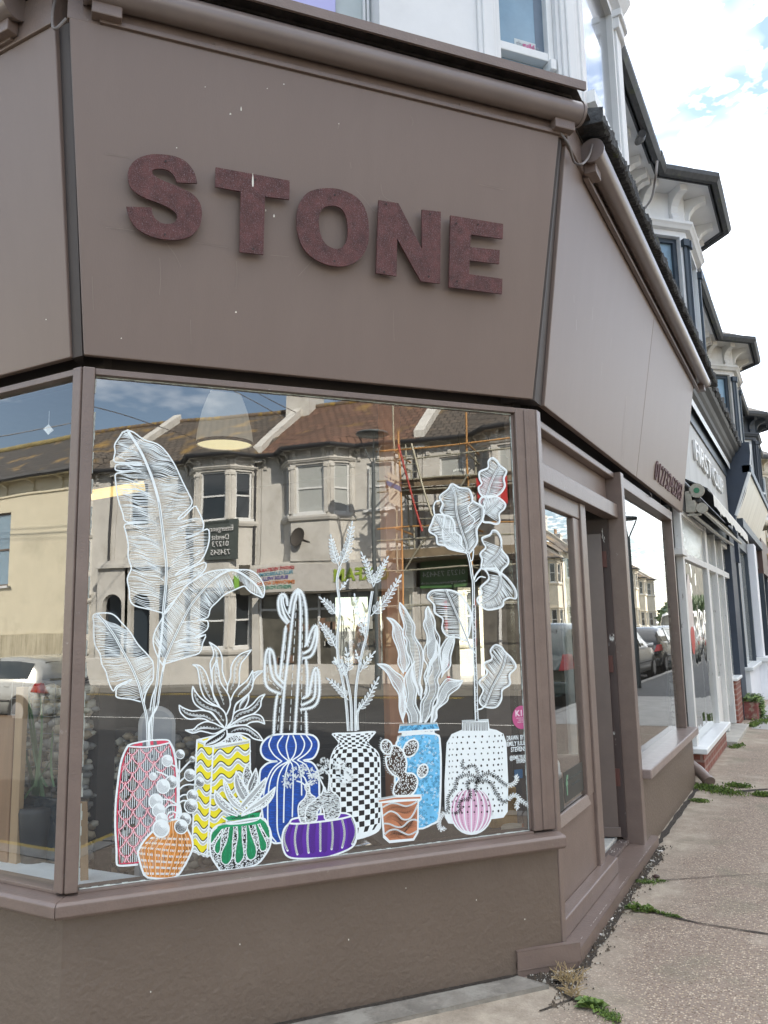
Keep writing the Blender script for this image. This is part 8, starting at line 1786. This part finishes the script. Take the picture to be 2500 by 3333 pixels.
# ---- photographer
def skin(name, chains, M, parent, sub=2):
    vs = []; es = []; rs = []; idx = {}
    for ch in chains:
        prev = None
        for (p, r) in ch:
            key = tuple(round(q, 4) for q in p)
            if key not in idx: idx[key] = len(vs); vs.append(p); rs.append(r)
            i = idx[key]
            if prev is not None and prev != i: es.append((prev, i))
            prev = i
    me = bpy.data.meshes.new(name); me.from_pydata([tuple(v) for v in vs], es, []); ob = bpy.data.objects.new(name, me); COL.objects.link(ob); me.materials.append(M)
    md = ob.modifiers.new('skin', 'SKIN'); md.use_smooth_shade = True
    for i, v in enumerate(me.skin_vertices[0].data): r = rs[i]; v.radius = r if isinstance(r, tuple) else (r, r); v.use_root = (i == 0)
    s_ = ob.modifiers.new('sub', 'SUBSURF'); s_.levels = sub; s_.render_levels = sub
    if parent is not None: ob.parent = parent; ob.matrix_parent_inverse = wmat(parent).inverted()
    return ob
fh = V((fwd.x, fwd.y, 0)).normalized(); rt_ = V((fh.y, -fh.x, 0)); base = -fh*.43
Q = lambda r, f, z: base+rt_*r+fh*f+V((0, 0, z if 1.39 < z < 1.45 and f > .3 else z-.11))
SKN = mat('skin', (.55, .33, .24), .5, var=.03); JEAN = mat('dark trousers', (.025, .028, .035), .8)
person = skin('person', [[(Q(0, 0, .95), .13), (Q(0, 0, 1.08), .115), (Q(0, .01, 1.24), .13), (Q(0, 0, 1.36), .12), (Q(0, .01, 1.42), .05), (Q(0, .03, 1.48), .045)]]
    + [[(Q(0, 0, .95), .13), (Q(s*.09, 0, .88), .085), (Q(s*.10, .01, .5), .058), (Q(s*.10, -.02, .10), .038), (Q(s*.11, .10, .04), .035)] for s in (-1, 1)]
    + [[(Q(0, 0, 1.36), .12), (Q(s*.17, 0, 1.35), .055), (Q(s*.25, .08, 1.12), .042), (Q(s*.12, .30, 1.30), .032), (Q(s*.07, .38, 1.40), .024), (Q(s*.055, .405, 1.43), .026)] for s in (-1, 1)], SKN, None)
tag(person, 'person with long blonde hair, striped top and white phone, mirrored inside the shop', 'person')
HDC = Q(0, .05, 1.575); m = MB(); 
prof = [(.001, -.115), (.035, -.11), (.055, -.09), (.066, -.05), (.073, 0), (.075, .04), (.068, .08), (.045, .108), (.001, .118)]
vs = []; n = 20
for r, z in prof:
    for k in range(n): a = 2*pi*k/n; vs.append(HDC+rt_*(r*cos(a))+fh*(r*1.18*sin(a)*(1.0 if sin(a) > 0 else 1.08))+V((0, 0, z)))
fs = [(i*n+k, i*n+(k+1) % n, (i+1)*n+(k+1) % n, (i+1)*n+k) for i in range(len(prof)-1) for k in range(n)]; m.add(vs, fs, 0, True)
m.add([HDC+rt_*a+fh*b+V((0, 0, c_)) for a, b, c_ in ((0, .085, .02), (-.014, .082, -.028), (.014, .082, -.028), (0, .105, -.024))], [(0, 1, 3), (0, 3, 2), (1, 2, 3)])
for s in (-1, 1): m.lathe(HDC+rt_*(.074*s)+V((0, 0, -.02)), [(.001, -.03), (.012, -.01), (.012, .015), (.001, .03)], 8)
hd = m.build('head', SKN, person)
for s in (-1, 1):
    m = MB(); c_ = HDC+rt_*(.028*s)+fh*.080+V((0, 0, .006)); m.lathe(c_, [(.001, -.007), (.009, -.003), (.011, 0), (.009, .003), (.001, .007)], 10); m.build('eye', mat('eye', (.1, .08, .07), .2), hd)
m = MB(); m.tube([HDC+rt_*-.022+fh*.083+V((0, 0, -.055)), HDC+fh*.091+V((0, 0, -.053)), HDC+rt_*.022+fh*.083+V((0, 0, -.055))], [.003, .006, .003], 6); m.build('mouth', mat('lips', (.4, .13, .12), .5), hd)
m = MB(); rr = random.Random(2)
for k in range(150):
    a = rr.uniform(pi*.93, pi*2.07); r0h = .078; tp = HDC+V((0, 0, .122)); p1 = HDC+rt_*(.080*cos(a))+fh*(.092*sin(a))+V((0, 0, .05)); p2 = HDC+rt_*(.095*cos(a))+fh*(.105*sin(a))+V((0, 0, -.08)); p3 = HDC+rt_*(.11*cos(a)+rr.uniform(-.02, .02))+fh*(.10*sin(a)+.03)+V((0, 0, -.30+rr.uniform(-.05, .05)))
    m.tube(curve([tp+rt_*rr.uniform(-.01, .01), p1, p2, p3], 4), [.010]*13 if 0 else [.008+.004*sin(i) for i in range(13)], 5, cap=False)
m.build('hair', mat('blonde hair', (.55, .40, .20), .5, var=.25, vs=60), person)
top = mat('striped top', (.65, .65, .66), .8); tt_ = top.node_tree; b_ = tt_.nodes['Principled BSDF']; wv_ = tt_.nodes.new('ShaderNodeTexWave'); wv_.bands_direction = 'Z'; wv_.inputs['Scale'].default_value = 14; tc_ = tt_.nodes.new('ShaderNodeTexCoord'); tt_.links.new(tc_.outputs['Object'], wv_.inputs[0])
cr_ = tt_.nodes.new('ShaderNodeValToRGB'); cr_.color_ramp.elements[0].color = (.03, .035, .06, 1); cr_.color_ramp.elements[1].color = (.65, .65, .66, 1); cr_.color_ramp.elements[0].position = .35; cr_.color_ramp.elements[1].position = .4; tt_.links.new(wv_.outputs[0], cr_.inputs[0]); tt_.links.new(cr_.outputs[0], b_.inputs['Base Color'])
skin('striped_top', [[(Q(0, 0, .93), .145), (Q(0, 0, 1.08), .130), (Q(0, .01, 1.24), .145), (Q(0, 0, 1.36), .13), (Q(0, .01, 1.41), .062)]]+[[(Q(0, 0, 1.36), .13), (Q(s*.17, 0, 1.35), .066), (Q(s*.25, .08, 1.12), .054), (Q(s*.13, .28, 1.285), .044)] for s in (-1, 1)], top, person)
skin('trousers', [[(Q(0, 0, .97), .14), (Q(0, 0, .92), .14), (Q(s*.09, 0, .86), .095), (Q(s*.10, .01, .5), .070), (Q(s*.10, -.02, .09), .055)] for s in (-1, 1)], JEAN, person)
for s in (-1, 1):
    m = MB(); m.box(fr(Q(s*.105, .03, 0), rt_, fh), -.045, .045, -.09, .15, 0.0, .075); m.build('shoe', TRM, person, bevel=.03)
PH = CAM-fwd*.014; FP = lambda a, b, c_: PH+RT*a+UP*b-fwd*c_
m = MB(); m.hexa([FP(-.036, -.11, .0), FP(.036, -.11, .0), FP(.036, -.11, .008), FP(-.036, -.11, .008), FP(-.036, .018, 0), FP(.036, .018, 0), FP(.036, .018, .008), FP(-.036, .018, .008)])
ph = tag(m.build('phone', mat('white phone case', (.7, .7, .7), .4), bevel=.004), 'white phone held up by the blonde photographer, seen only in the mirror', 'phone')
for s in (-1, 1):
    hb = Q(s*.055, .405, 1.43)
    ch = []
    for k in range(4): a = FP(s*.042, -.035-.018*k, .010); b = FP(s*.036, -.033-.018*k, -.004); c_ = FP(s*.022, -.033-.018*k, -.0065); ch.append([(hb, .014), (a, .0085), (b, .0075), (c_, .006)])
    ch.append([(hb, .014), (FP(s*.03, -.07, .018), .010), (FP(s*.012, -.05, .016), .008)])
    skin('hand', ch, SKN, person, 1)
m = MB(); cb2 = Q(.06, .20, 1.02); m.lathe(cb2, [(.001, -.12), (.10, -.11), (.15, -.04), (.15, .05), (.11, .10), (.04, .12), (.001, .12)], 18)
tag(m.build('khaki_bag', mat('khaki quilted fabric', (.075, .08, .035), .8, var=.3, vs=30)), 'dark khaki padded bag carried in front of the photographer, mirrored', 'bag')
